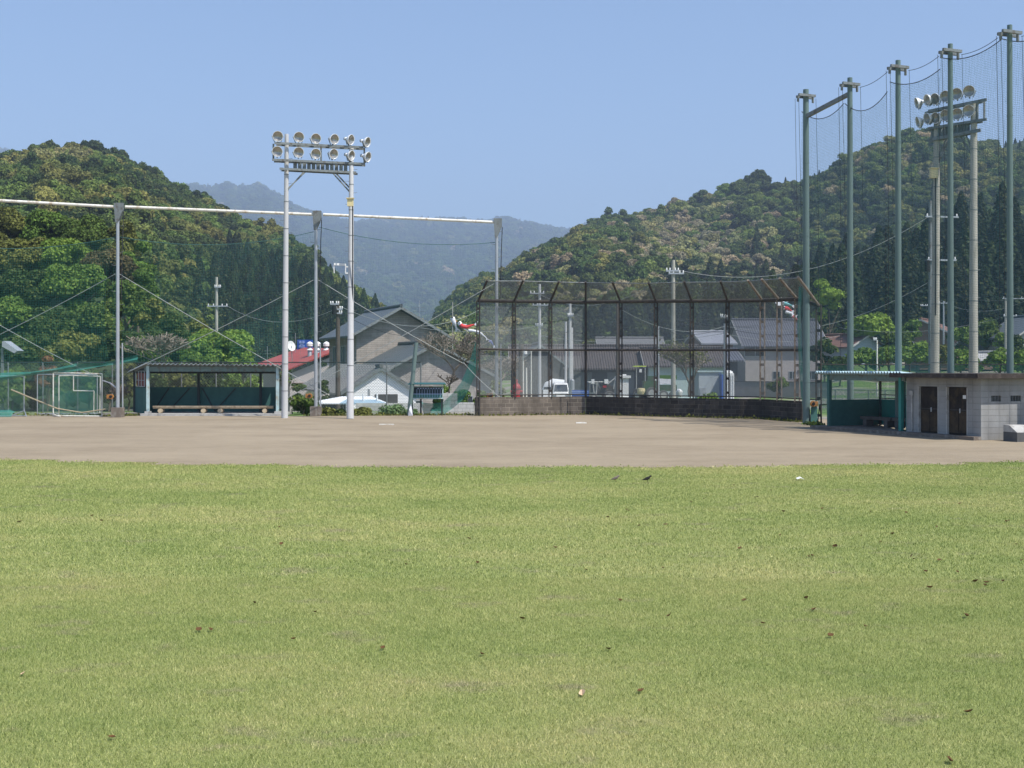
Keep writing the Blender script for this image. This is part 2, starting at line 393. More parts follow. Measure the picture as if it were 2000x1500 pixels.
t = NT('lawn'); cc = turf_colour(t); n = t.noise(t.pos(), 60, 3, 0.7)
cc = t.mix(t.ramp(n, [(0.35, 0.55), (0.65, 0.0)]), cc, (0.06, 0.085, 0.03))
M['lawn'] = t.done(t.bsdf(cc, 0.95, bump=t.noise(t.pos(), 45, 4, 0.7), bs=0.03))
t = NT('blades'); cc = turf_colour(t)
lv = t.n('ShaderNodeAttribute', attribute_type='GEOMETRY', attribute_name='lv').outputs['Fac']
gcol = t.ramp(lv, [(0.0, (0.34, 0.42, 0.34)), (0.5, (0.92, 0.95, 0.9)), (0.78, (1.4, 1.3, 1.4)), (1.0, (2.0, 1.75, 2.5))])
cc = t.mix(1.0, cc, gcol, 'MULTIPLY')
b_ = t.bsdf(cc, 0.6, spec=0.2); tr_ = t.n('ShaderNodeBsdfTranslucent'); t.l(cc, tr_.inputs[0]); mx_ = t.n('ShaderNodeMixShader'); mx_.inputs[0].default_value = 0.3
t.l(b_, mx_.inputs[1]); t.l(tr_.outputs[0], mx_.inputs[2]); M['blades'] = t.done(mx_.outputs[0])
t = NT('infield_dirt'); p = t.pos()
a = t.noise(t.mapv(p, (0.16, 0.30, 1)), 1.0, 6, 0.65); b = t.noise(t.mapv(p, (1.1, 1.3, 1)), 1.0, 6, 0.7); c = t.noise(p, 7, 5, 0.75)
k = t.math('ADD', t.math('MULTIPLY', a, 0.55), t.math('ADD', t.math('MULTIPLY', b, 0.25), t.math('MULTIPLY', c, 0.2)))
cc = t.ramp(k, [(0.36, (0.21, 0.163, 0.108)), (0.5, (0.28, 0.226, 0.155)), (0.64, (0.335, 0.273, 0.188))])
deb = t.ramp(t.noise(t.mapv(p, (3.5, 2.6, 1)), 1.0, 4, 0.75), [(0.66, 0.0), (0.73, 0.75)])
cc = t.mix(deb, cc, (0.1, 0.08, 0.05))
M['dirt'] = t.done(t.bsdf(cc, 0.95, bump=t.noise(p, 12, 5, 0.7), bs=0.02))
t = NT('village_ground'); p = t.pos(); n = t.noise(p, 0.13, 5, 0.6); n2 = t.noise(p, 1.3, 4, 0.6)
cc = t.mix(t.ramp(n, [(0.45, 0.0), (0.55, 1.0)]), (0.24, 0.22, 0.18), t.ramp(n2, [(0.3, (0.08, 0.14, 0.03)), (0.7, (0.14, 0.22, 0.05))]))
M['ground'] = t.done(t.bsdf(cc, 0.95, bump=n2, bs=0.05))
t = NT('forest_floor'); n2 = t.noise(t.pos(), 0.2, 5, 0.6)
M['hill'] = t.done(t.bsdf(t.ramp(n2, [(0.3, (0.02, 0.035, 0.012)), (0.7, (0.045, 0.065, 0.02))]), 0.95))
M['leaf_inst'] = foliage('forest_leaves', None, 0.5, 0.12)
# ================================================================== THE LAND
rng = np.random.default_rng(11)
def grid_mesh(name, xs, ys, zf, material, kind='structure', smooth=True):
    XX, YY = np.meshgrid(xs, ys); ZZ = zf(XX, YY)
    V = np.stack([XX.ravel(), YY.ravel(), np.asarray(ZZ).ravel()], 1); nx = len(xs); ny = len(ys)
    i, j = np.meshgrid(np.arange(nx - 1), np.arange(ny - 1)); a = (j * nx + i).ravel()
    me = np_mesh(name, V, np.stack([a, a + 1, a + nx + 1, a + nx], 1), 4, material, smooth=smooth)
    o = bpy.data.objects.new(name, me); col.objects.link(o); o['kind'] = kind; return o
xs = np.concatenate([np.linspace(-4500, -140, 18), np.linspace(-120, 120, 121), np.linspace(140, 4500, 18)])
ys = np.concatenate([np.linspace(-400, 20, 8), np.linspace(30, 64, 6), np.linspace(66, 240, 120), np.linspace(260, 6500, 30)])
grid_mesh('ground', xs, ys, lambda x, y: gz(x, y) - 0.03, M['ground'])

# leaf-littered soil under the wooded bank
bxs = np.linspace(-75, -17, 60); bys = np.linspace(66.5, 190, 70)
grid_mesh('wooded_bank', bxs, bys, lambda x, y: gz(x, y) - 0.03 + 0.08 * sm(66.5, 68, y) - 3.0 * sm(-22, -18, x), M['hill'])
# infield dirt: a sheet 4 mm above nothing but the ground, ragged at the back
def outline(name, ring, z, material):
    mb = MB(); mb.add([(x, y, z) for x, y in ring], [tuple(range(len(ring)))])
    o = mb.build(name, material); o['kind'] = 'structure'; return o
ring = [(-60, 24), (60, 24)]
for i in range(80):
    x = 60 - i * 120 / 79
    px_edge = np.interp(x, [-40, -26, -10, 1, 6, 14, 18, 60], [61, 60.6, 59.6, 62.5, 63.6, 56.5, 52, 50])
    ring.append((x, px_edge + random.uniform(-0.25, 0.25)))
outline('infield_dirt', ring, 0.0, M['dirt'])
# lawn
def lawn_edge(x):
    px = 1000 + x / 30.0 * F
    base = np.interp(px, [-200, 0, 250, 500, 1000, 1500, 1800, 2000, 2200], [898, 900, 906, 911, 914.5, 912, 908, 904, 900])
    return 5760 / (base - HZ)
ring = [(-40, -30), (40, -30)]
for i in range(400):
    x = 40 - i * 80 / 399
    ring.append((x, float(lawn_edge(x)) + random.uniform(-0.2, 0.2) + 0.3 * math.sin(x * 1.3) * math.sin(x * 0.37 + 1) + 0.15 * math.sin(x * 5.1)))
outline('lawn', ring, 0.004, M['lawn'])

# ------------------------------------------------------------------ scattering (one object, nobody could count it)
def scatter(name, pts, rz, scl, tint, vi, sources, kind='stuff', coll=None):
    c = coll
    if c is None:
        c = bpy.data.collections.new('sources_of_' + name)
        for i, me in enumerate(sources):
            so = bpy.data.objects.new('source_%02d' % i, me); c.objects.link(so)
    me = bpy.data.meshes.new(name); n = len(pts); me.vertices.add(n); me.vertices.foreach_set('co', np.asarray(pts, np.float32).ravel())
    me.update()
    a = me.attributes.new('rz', 'FLOAT_VECTOR', 'POINT'); rr = np.zeros((n, 3), np.float32); rr[:, 2] = rz; a.data.foreach_set('vector', rr.ravel())
    a = me.attributes.new('scl', 'FLOAT_VECTOR', 'POINT'); a.data.foreach_set('vector', np.asarray(scl, np.float32).ravel())
    a = me.attributes.new('vi', 'INT', 'POINT'); a.data.foreach_set('value', np.asarray(vi, np.int32))
    a = me.attributes.new('tint', 'FLOAT_COLOR', 'POINT'); cc = np.ones((n, 4), np.float32); cc[:, :3] = tint; a.data.foreach_set('color', cc.ravel())
    o = bpy.data.objects.new(name, me); col.objects.link(o); o['kind'] = kind
    ng = bpy.data.node_groups.new(name, 'GeometryNodeTree')
    ng.interface.new_socket('Geometry', in_out='INPUT', socket_type='NodeSocketGeometry'); ng.interface.new_socket('Geometry', in_out='OUTPUT', socket_type='NodeSocketGeometry')
    gi = ng.nodes.new('NodeGroupInput'); go = ng.nodes.new('NodeGroupOutput'); ip = ng.nodes.new('GeometryNodeInstanceOnPoints')
    ci = ng.nodes.new('GeometryNodeCollectionInfo'); ci.inputs['Collection'].default_value = c; ci.inputs['Separate Children'].default_value = True; ci.inputs['Reset Children'].default_value = True
    def na(nm, ty):
        q = ng.nodes.new('GeometryNodeInputNamedAttribute'); q.data_type = ty; q.inputs['Name'].default_value = nm
        return q.outputs[0]
    ng.links.new(gi.outputs[0], ip.inputs['Points']); ng.links.new(ci.outputs[0], ip.inputs['Instance'])
    ip.inputs['Pick Instance'].default_value = True
    ng.links.new(na('vi', 'INT'), ip.inputs['Instance Index'])
    e = ng.nodes.new('FunctionNodeEulerToRotation'); ng.links.new(na('rz', 'FLOAT_VECTOR'), e.inputs[0]); ng.links.new(e.outputs[0], ip.inputs['Rotation'])
    ng.links.new(na('scl', 'FLOAT_VECTOR'), ip.inputs['Scale']); ng.links.new(ip.outputs[0], go.inputs[0])
    m = o.modifiers.new('scatter', 'NODES'); m.node_group = ng
    return o, c

def blade_patch(nm, side, n, hgt, wid, seed):
    r = np.random.default_rng(seed); p = (r.random((n, 2)) - 0.5) * side
    a = r.random(n) * 2 * np.pi; lean = r.random(n) * 0.9 + 0.2; h = hgt * (0.5 + r.random(n)); w = wid * (0.7 + 0.6 * r.random(n))
    dx, dy = np.cos(a), np.sin(a); la = r.random(n) * 2 * np.pi
    tx = p[:, 0] + np.cos(la) * h * lean * 0.8; ty = p[:, 1] + np.sin(la) * h * lean * 0.8
    V = np.stack([np.stack([p[:, 0] - dx * w / 2, p[:, 1] - dy * w / 2, np.zeros(n)], 1),
                  np.stack([p[:, 0] + dx * w / 2, p[:, 1] + dy * w / 2, np.zeros(n)], 1),
                  np.stack([tx, ty, h * 0.9], 1)], 1).reshape(-1, 3)
    lv = np.repeat(r.random(n), 3)
    return np_mesh(nm, V, np.arange(3 * n).reshape(-1, 3), 3, M['blades'], lv=lv)
near = [blade_patch('blade_patch', 0.5, 1900, 0.023, 0.0036, s) for s in (1, 2, 3)]
far = [blade_patch('blade_patch_sparse', 0.8, 1300, 0.028, 0.0075, s) for s in (4, 5, 6)]
gp = []; gv = []
y = 5.5
while y < 33:
    nearrow = y < 14; st = 0.5 if nearrow else 0.8
    hw = 0.47 * y + 3.5; k = int(2 * hw / st)
    for i in range(k):
        x = -hw + (i + 0.5) * st
        if y + st / 2 < float(lawn_edge(x)) + 0.15:
            gp.append((x, y + st / 2 - 0.1, 0.004)); gv.append(random.randrange(3) + (0 if nearrow else 3))
    y += st
gp = np.array(gp)
scatter('grass_blades', gp, np.random.default_rng(5).integers(0, 4, len(gp)) * np.pi / 2, np.ones((len(gp), 3)), np.ones((len(gp), 3)), gv, near + far)

# ------------------------------------------------------------------ foliage generators
_ico = {}
def ico(sub):
    if sub not in _ico:
        bm = bmesh.new(); bmesh.ops.create_icosphere(bm, subdivisions=sub, radius=1); bm.verts.ensure_lookup_table()
        _ico[sub] = (np.array([v.co[:] for v in bm.verts]), np.array([[v.index for v in f.verts] for f in bm.faces])); bm.free()
    return _ico[sub]
def leaf_quads(r, c, nrm, size):
    n = len(c); nrm = nrm / np.linalg.norm(nrm, axis=1)[:, None]
    q = r.normal(size=(n, 3)); t = np.cross(nrm, q); t /= np.linalg.norm(t, axis=1)[:, None]; b = np.cross(nrm, t)
    s1 = (size * (0.6 + 0.8 * r.random(n)))[:, None] * 0.5; s2 = s1 * (0.55 + 0.5 * r.random(n))[:, None]
    return np.stack([c - t * s1, c - b * s2, c + t * s1, c + b * s2], 1).reshape(-1, 3)
def crown(seed, Rx, Rz, zc, nl, nleaf, size, lump=(0.3, 0.5), core=0.82, flat=1.0, sub=1):
    """broadleaf crown: lumps on a dome, each a solid heart under loose leaf faces. returns V, tris, lv"""
    r = np.random.default_rng(seed); Vs = []; Fs = []; L = []; o = 0
    iv, ifc = ico(sub)
    for k in range(nl):
        u = r.normal(size=3); u /= np.linalg.norm(u); u[2] = abs(u[2]) * 1.0 - 0.25 if k % 4 else u[2]
        lr = Rx * r.uniform(*lump); c = u * np.array([Rx - lr * 0.7, Rx - lr * 0.7, Rz - lr * 0.6]) * (0.55 + 0.45 * r.random()) + np.array([0, 0, zc])
        tone = r.random()
        V = iv * (core * lr) * np.array([1, 1, 0.8]) * (1 + 0.18 * r.normal(size=(len(iv), 1))) + c
        Vs.append(V); Fs.append(ifc + o); o += len(V); L.append(np.full(len(V), 0.35) + 0.25 * (tone - 0.5))
        m = nleaf; d = r.normal(size=(m, 3)); d /= np.linalg.norm(d, axis=1)[:, None]; d[:, 2] = np.where(d[:, 2] < -0.3, -d[:, 2], d[:, 2])
        cc = c + d * lr * np.array([1, 1, 0.85 * flat]) * (0.78 + 0.32 * r.random((m, 1)))
        nn = d + 0.75 * r.normal(size=(m, 3)) + np.array([0, 0, 0.35])
        Q = leaf_quads(r, cc, nn, size); idx = np.arange(m)[:, None] * 4 + o
        Vs.append(Q); Fs.append(np.concatenate([idx + np.array([0, 1, 2]), idx + np.array([0, 2, 3])])); o += 4 * m
        L.append(np.repeat(np.clip(0.5 + 0.35 * (tone - 0.5) + 0.32 * r.normal(size=m), 0, 1), 4))
    return np.concatenate(Vs), np.concatenate(Fs), np.concatenate(L)
def conifer(seed, Rx, Hh, n, size, levels=14, z0=0.08):
    r = np.random.default_rng(seed); Vs = []; Fs = []; L = []; o = 0
    # heart
    k = 9; prof = [(Rx * 0.62 * (1 - t) ** 0.9 * (1 + 0.2 * math.sin(t * 40)), z0 * Hh + t * Hh * (1 - z0)) for t in np.linspace(0, 1, 8)]
    V = np.array([[a * math.cos(2 * math.pi * j / k), a * math.sin(2 * math.pi * j / k), z] for a, z in prof for j in range(k)])
    f = [[i * k + j, i * k + (j + 1) % k, (i + 1) * k + (j + 1) % k] for i in range(7) for j in range(k)] + [[i * k + j, (i + 1) * k + (j + 1) % k, (i + 1) * k + j] for i in range(7) for j in range(k)]
    Vs.append(V); Fs.append(np.array(f)); o += len(V); L.append(np.full(len(V), 0.3))
    t = r.random(n) ** 1.25; a = r.random(n) * 2 * np.pi; ph = np.sin(t * levels * 2 * np.pi + r.random() * 6) * 0.12
    branch = 0.16 * np.sin(a * 7 + t * 20 + r.random() * 6)
    rad = Rx * (1 - t) ** 0.85 * (0.8 + ph + branch + 0.2 * r.random(n)) + 0.05 * Rx
    c = np.stack([rad * np.cos(a), rad * np.sin(a), z0 * Hh + t * Hh * (1 - z0) - 0.12 * rad], 1)
    nn = np.stack([np.cos(a), np.sin(a), np.full(n, 0.9)], 1) + 0.5 * r.normal(size=(n, 3))
    Q = leaf_quads(r, c, nn, size); idx = np.arange(n)[:, None] * 4 + o
    Vs.append(Q); Fs.append(np.concatenate([idx + np.array([0, 1, 2]), idx + np.array([0, 2, 3])]))
    L.append(np.repeat(np.clip(0.5 + 0.3 * r.normal(size=n), 0, 1), 4))
    return np.concatenate(Vs), np.concatenate(Fs), np.concatenate(L)

# unit-size crowns for the far forest (radius 1, about 1.3 tall, base at 0)
broad = []
for s in range(9):
    V, f, lv = crown(100 + s, 1.0, 1.05, 0.45, 22, 150, 0.115, lump=(0.22, 0.36), core=0.86)
    broad.append(np_mesh('broadleaf_crown', V, f, 3, M['leaf_inst'], lv=lv))
conif = []
for s in range(5):
    V, f, lv = conifer(200 + s, 1.0, 3.6, 1900, 0.19)
    conif.append(np_mesh('cedar_crown', V, f, 3, M['leaf_inst'], lv=lv))
SRC = broad + conif
forest_coll = None

def vnoise(x, y, seed, sc_):
    """smooth value noise in numpy"""
    r = np.random.default_rng(seed); T = r.random((64, 64))
    x = np.asarray(x) / sc_; y = np.asarray(y) / sc_
    xi = np.floor(x).astype(int); yi = np.floor(y).astype(int); fx = x - xi; fy = y - yi
    fx = fx * fx * (3 - 2 * fx); fy = fy * fy * (3 - 2 * fy)
    g = lambda a, b: T[a % 64, b % 64]
    return (g(xi, yi) * (1 - fx) + g(xi + 1, yi) * fx) * (1 - fy) + (g(xi, yi + 1) * (1 - fx) + g(xi + 1, yi + 1) * fx) * fy

def hill(name, prof, foot, seed, lower=0.0, bow=0.85, gully=0.12, nu=120, nvv=46, back=1.5, z0=0.0):
    """prof: (px, py, Y) of the skyline; the slope comes down toward the viewer to depth foot (a number or function of px)"""
    prof = np.array(prof, float); pxs = np.linspace(prof[0, 0], prof[-1, 0], nu)
    py = np.interp(pxs, prof[:, 0], prof[:, 1]); Yr = np.interp(pxs, prof[:, 0], prof[:, 2])
    zr = EYE - (py - HZ) / F * Yr - lower
    ft = np.interp(pxs, [p[0] for p in foot], [p[1] for p in foot]) if isinstance(foot, list) else np.full(nu, float(foot))
    vv = np.linspace(0, back, nvv); V = np.zeros((nvv, nu, 3))
    for j, v in enumerate(vv):
        Y = ft + (Yr - ft) * v; Xx = (pxs - 1000) / F * Yr + ((pxs - 1000) / F * (Y - Yr)) * 1.0
        s = np.where(v <= 1, v ** bow, 1 - (v - 1) * 0.9)
        g = (vnoise(Xx, Y * 0.45, seed, (Yr.mean() - ft.mean()) * 0.28) - 0.5) * 2 * gully * math.sin(math.pi * min(v, 1.0)) ** 0.8
        z = z0 + (zr - z0) * np.clip(s + g, -0.05, 1.2)
        V[j, :, 0] = Xx; V[j, :, 1] = Y; V[j, :, 2] = z
    i, j = np.meshgrid(np.arange(nu - 1), np.arange(nvv - 1)); a = (j * nu + i).ravel()
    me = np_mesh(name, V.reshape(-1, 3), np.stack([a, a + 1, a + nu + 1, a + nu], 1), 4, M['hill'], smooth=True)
    o = bpy.data.objects.new(name, me); col.objects.link(o); o['kind'] = 'structure'
    return V, vv

PAL = dict(dark=(0.048, 0.078, 0.022), mid=(0.09, 0.135, 0.03), green=(0.13, 0.19, 0.04), olive=(0.2, 0.21, 0.055), gold=(0.29, 0.28, 0.11), tan=(0.33, 0.285, 0.17), cedar=(0.018, 0.036, 0.014), cedarb=(0.034, 0.06, 0.018))
def plant(name, V, vv, n, rad, choose, seed, vmax=1.12, src=None):
    """scatter crowns over a hill grid; choose(px, py, v, rnd) -> (palette name, is_conifer, size factor)"""
    global forest_coll
    r = np.random.default_rng(seed); nvv, nu, _ = V.shape; jm = int(np.searchsorted(vv, vmax))
    # cell areas
    A = V[:-1, :-1]; B = V[:-1, 1:]; C = V[1:, :-1]; ar = np.linalg.norm(np.cross(B - A, C - A), axis=2)[:jm]
    p = ar.ravel() / ar.sum(); cell = r.choice(len(p), size=n * 6, p=p)
    j, i = cell // (nu - 1), cell % (nu - 1); u = r.random(n * 6)[:, None]; w = r.random(n * 6)[:, None]
    pts = V[j, i] * (1 - u) * (1 - w) + V[j, i + 1] * u * (1 - w) + V[j + 1, i] * (1 - u) * w + V[j + 1, i + 1] * u * w
    vval = vv[j] + (vv[1] - vv[0]) * w[:, 0]
    # keep apart
    cellsz = rad * 1.12; occ = {}; keep = []
    for q in range(len(pts)):
        kx, ky = int(pts[q, 0] // cellsz), int(pts[q, 1] // cellsz); okk = True
        for a in (-1, 0, 1):
            for b in (-1, 0, 1):
                for t_ in occ.get((kx + a, ky + b), ()):
                    if abs(pts[t_, 0] - pts[q, 0]) + abs(pts[t_, 1] - pts[q, 1]) * 0.8 < cellsz: okk = False
        if okk:
            occ.setdefault((kx, ky), []).append(q); keep.append(q)
        if len(keep) >= n: break
    pts = pts[keep]; vval = vval[keep]; m = len(pts)
    px = 1000 + pts[:, 0] / pts[:, 1] * F; py = HZ - (pts[:, 2] - EYE) / pts[:, 1] * F
    tint = np.zeros((m, 3)); sclr = np.zeros((m, 3)); vi = np.zeros(m, int)
    for q in range(m):
        nm_, con, sf = choose(px[q], py[q], vval[q], r.random(), pts[q])
        c = np.array(PAL[nm_]) * (0.75 + 0.5 * r.random()); c[0] *= 0.88 + 0.24 * r.random(); tint[q] = c
        s = rad * sf * (0.7 + 0.65 * r.random())
        if con: sclr[q] = (s * 0.62, s * 0.62, s * (0.62 + 0.2 * r.random())); vi[q] = len(broad) + r.integers(0, len(conif))
        else: sclr[q] = (s, s, s * (0.85 + 0.35 * r.random())); vi[q] = r.integers(0, len(broad))
    pts[:, 2] -= rad * 0.25
    o, forest_coll = scatter(name, pts, r.random(m) * 6.28, sclr, tint, vi, SRC, coll=forest_coll)
    return o

# far blue mountains
V, vv = hill('far_mountains', [(-700, 260, 5130), (-250, 262, 5130), (-60, 272, 5130), (0, 290, 5130), (40, 305, 5130), (110, 345, 5130), (300, 372, 5130), (425, 382, 5130), (445, 373, 5130), (468, 383, 5130),
     (500, 372, 5130), (520, 384, 5130), (548, 398, 5130), (580, 416, 5035), (640, 432, 4940), (700, 440, 4940), (740, 434, 4940), (800, 432, 4940), (850, 430, 4940), (900, 431, 4940), (950, 436, 4940),
     (972, 428, 4940), (988, 424, 4940), (1003, 431, 4940), (1040, 438, 4940), (1090, 448, 4940), (1120, 453, 5035), (1140, 440, 5320), (1165, 440, 5320), (1300, 430, 5320), (1800, 400, 5320), (2400, 400, 5320)], 1500, 31, lower=18, bow=0.9, gully=0.16, nu=220, nvv=60, back=1.2)
plant('far_mountain_forest', V, vv, 16000, 18, lambda px, py, v, r, p: (('olive' if r < 0.05 else 'tan' if r < 0.06 else 'mid' if r < 0.6 else 'dark'), r > 0.97, 1.0 if r < 0.97 else 0.6), 41, vmax=1.05)

# wooded hill on the left
def ch_left(px, py, v, r, p):
    n = vnoise(p[0], p[2] * 1.5, 5, 26); n2 = vnoise(p[0], p[2], 9, 60)
    ced = (px > 385 and py > np.interp(px, [385, 430, 520, 560, 600, 660, 720], [535, 498, 522, 535, 550, 582, 622]) + 26 * (n - 0.5))
    if ced: return ('cedar' if r < 0.8 else 'cedarb', True, 0.75)
    if px < 170 and py < 340 and n > 0.35: return ('gold' if r < 0.35 else 'olive', False, 1.0)
    if n > 0.62: return ('olive' if r < 0.6 else 'green', False, 1.05)
    if n2 > 0.6 and r < 0.25: return ('gold' if r < 0.1 else 'olive', False, 0.9)
    return ('dark' if r < 0.4 else 'mid' if r < 0.75 else 'green' if r < 0.86 else 'olive', False, 1.0)
V, vv = hill('left_hill', [(-420, 350, 430), (-200, 330, 430), (0, 306, 430), (40, 298, 430), (70, 286, 430), (110, 282, 430), (160, 284, 430), (200, 288, 430), (235, 300, 430), (270, 322, 430), (320, 342, 430), (370, 362, 430), (400, 372, 430), (425, 392, 430),
     (450, 408, 430), (480, 420, 425), (510, 432, 420), (560, 450, 415), (600, 470, 410), (630, 505, 400), (660, 540, 395), (700, 562, 390), (725, 580, 385), (745, 610, 380), (765, 650, 380), (800, 700, 380)],
     [(-420, 120), (250, 130), (420, 215), (800, 250)], 33, lower=5.0, bow=0.8, gully=0.10)
plant('left_hill_forest', V, vv, 4200, 3.7, ch_left, 43)

# wooded hill on the right with flowering crowns
def ch_right(px, py, v, r, p):
    n = vnoise(p[0], p[2] * 1.4, 15, 34); n2 = vnoise(p[0], p[2] * 1.2, 19, 90)
    if px > 1560 and v > 0.9 and n > 0.35: return ('cedar', True, 0.42)
    if 1490 < px < 1560 and v > 0.93: return ('cedar', True, 0.38)
    g = np.exp(-((px - 1330) / 170) ** 2 - ((py - 500) / 95) ** 2) + 0.75 * np.exp(-((px - 1760) / 80) ** 2 - ((py - 350) / 90) ** 2) + 0.45 * np.exp(-((px - 1180) / 120) ** 2 - ((py - 560) / 60) ** 2)
    if r < g * (0.15 + 0.8 * n): return ('tan' if (r * 7) % 1 < 0.5 else 'gold', False, 0.95)
    if n2 < 0.36 and px > 1180: return ('cedarb' if r < 0.4 else 'dark', r < 0.3, 0.9)
    if n2 > 0.62: return ('olive' if r < 0.45 else 'mid', False, 1.05)
    return ('dark' if r < 0.35 else 'mid' if r < 0.7 else 'olive' if r < 0.87 else 'green', False, 1.0)
V, vv = hill('right_hill', [(760, 720, 640), (820, 668, 640), (870, 610, 640), (900, 575, 640), (950, 555, 645), (1000, 535, 650), (1040, 510, 650), (1085, 487, 650), (1110, 474, 650), (1135, 447, 650), (1160, 432, 650), (1200, 418, 650), (1260, 405, 650),
     (1310, 392, 650), (1360, 375, 650), (1400, 362, 650), (1425, 354, 650), (1447, 340, 650), (1470, 332, 650), (1490, 334, 650), (1510, 344, 650), (1540, 346, 650), (1580, 340, 650), (1620, 330, 650), (1670, 318, 650),
     (1720, 296, 650), (1760, 282, 650), (1800, 270, 650), (1850, 268, 655), (1900, 276, 660), (1940, 272, 660), (1975, 262, 660), (2010, 248, 660), (2100, 235, 660), (2400, 220, 660)],
     [(760, 420), (1100, 330), (1500, 300), (2400, 300)], 35, lower=6, bow=0.85, gully=0.27, nu=150)
plant('right_hill_forest', V, vv, 7500, 5.1, ch_right, 45)

# dark cedar plantation at the foot of the right hill
V, vv = hill('cedar_slope', [(1120, 655, 330), (1200, 640, 330), (1240, 612, 325), (1290, 606, 320), (1340, 604, 310), (1400, 606, 300), (1450, 602, 295), (1490, 592, 290), (1520, 555, 285), (1550, 545, 285), (1580, 535, 280), (1620, 510, 280), (1660, 490, 275),
     (1700, 480, 270), (1740, 462, 265), (1800, 440, 260), (1850, 430, 260), (1900, 415, 260), (1960, 400, 260), (2060, 385, 260), (2350, 370, 260)], [(1120, 230), (1500, 215), (1600, 190), (2350, 185)], 37, lower=9, bow=0.8, gully=0.05, z0=3.0)
plant('cedar_plantation', V, vv, 1900, 4.2, lambda px, py, v, r, p: (('cedar' if r < 0.75 else 'cedarb') if r < 0.95 or px < 1500 else 'mid', r < 0.95 or px < 1500, 1.0), 47)

# low wooded foot between the hills
V, vv = hill('valley_rise', [(720, 668, 300), (780, 640, 300), (840, 625, 300), (880, 622, 300), (930, 610, 300), (980, 600, 300), (1040, 598, 300), (1100, 610, 300), (1160, 628, 300), (1230, 650, 300), (1300, 668, 300)], 220, 39, lower=5, gully=0.05, nu=60, nvv=24)
plant('valley_rise_forest', V, vv, 420, 4.4, lambda px, py, v, r, p: ('dark' if r < 0.4 else 'mid' if r < 0.75 else 'gold' if r < 0.85 else 'green', False, 1.0), 49)

# air that turns the far hills blue
mb = MB(); mb.box((0, 3060, 446), (9200, 7000, 900)); hz = mb.build('haze', None); hz['kind'] = 'stuff'
hm = bpy.data.materials.new('haze'); hm.use_nodes = True; ht = hm.node_tree
for n_ in list(ht.nodes): ht.nodes.remove(n_)
ho = ht.nodes.new('ShaderNodeOutputMaterial'); pv = ht.nodes.new('ShaderNodeVolumePrincipled')
pv.inputs['Color'].default_value = (0.58, 0.745, 1.0, 1); pv.inputs['Density'].default_value = 0.00027; pv.inputs['Anisotropy'].default_value = 0.0
ht.links.new(pv.outputs[0], ho.inputs['Volume']); hz.data.materials.clear(); hz.data.materials.append(hm)
# ================================================================== FIELD STRUCTURES
def catenary(p0, p1, sag, n=14):
    p0, p1 = Vector(p0), Vector(p1)
    return [p0.lerp(p1, i / n) - Vector((0, 0, sag * 4 * (i / n) * (1 - i / n))) for i in range(n + 1)]
def lerp_pts(pts, t):
    """point list -> position at fraction t of its index range"""
    k = t * (len(pts) - 1); i = min(int(k), len(pts) - 2); return Vector(pts[i]).lerp(Vector(pts[i + 1]), k - i)

# ---------------------------------------------------------------- floodlight towers
def floodlight(parent, pos, aim, r, dark=False):
    """bell reflector with lamp glass, ballast neck and yoke"""
    aim = Vector(aim).normalized(); q = aim.to_track_quat('Z', 'Y').to_matrix().to_4x4(); Mx = Matrix.Translation(pos) @ q
    b = MB(); b.lathe([(0.28 * r, -1.5 * r), (0.36 * r, -1.15 * r), (0.3 * r, -1.1 * r), (0.34 * r, -0.95 * r), (0.62 * r, -0.62 * r), (0.86 * r, -0.28 * r), (1.0 * r, 0.0), (1.0 * r, 0.03), (0.93 * r, 0.03), (0.93 * r, -0.02)], Mx, 20, cap=False)
    fl = b.build('floodlight', M['reflector'], parent, smooth=True)
    g = MB(); g.lathe([(0.93 * r, -0.02), (0.7 * r, -0.2 * r), (0.35 * r, -0.42 * r), (0.12 * r, -0.5 * r), (0.001, -0.5 * r)], Mx, 20, cap=False); g.build('lamp_bowl', M['lens'], fl, smooth=True)
    n = MB(); n.lathe([(0.2 * r, -1.62 * r), (0.3 * r, -1.6 * r), (0.3 * r, -1.15 * r)], Mx, 12); n.build('lamp_socket', M['galvdark'], fl)
    y = MB(); side = (Mx.to_3x3() @ Vector((1, 0, 0)))
    for s in (-1, 1):
        a = Vector(pos) + side * s * 1.06 * r - aim * 0.5 * r; y.beam(a, a + Vector((-side.x * s * 0.5 * r, -side.y * s * 0.5 * r, -1.15 * r)), 0.03, 0.03)
    y.beam(Vector(pos) - aim * 1.1 * r, Vector(pos) - aim * 0.5 * r + Vector((0, 0, -1.2 * r)), 0.05, 0.05)
    y.build('yoke', M['galvdark'], fl)
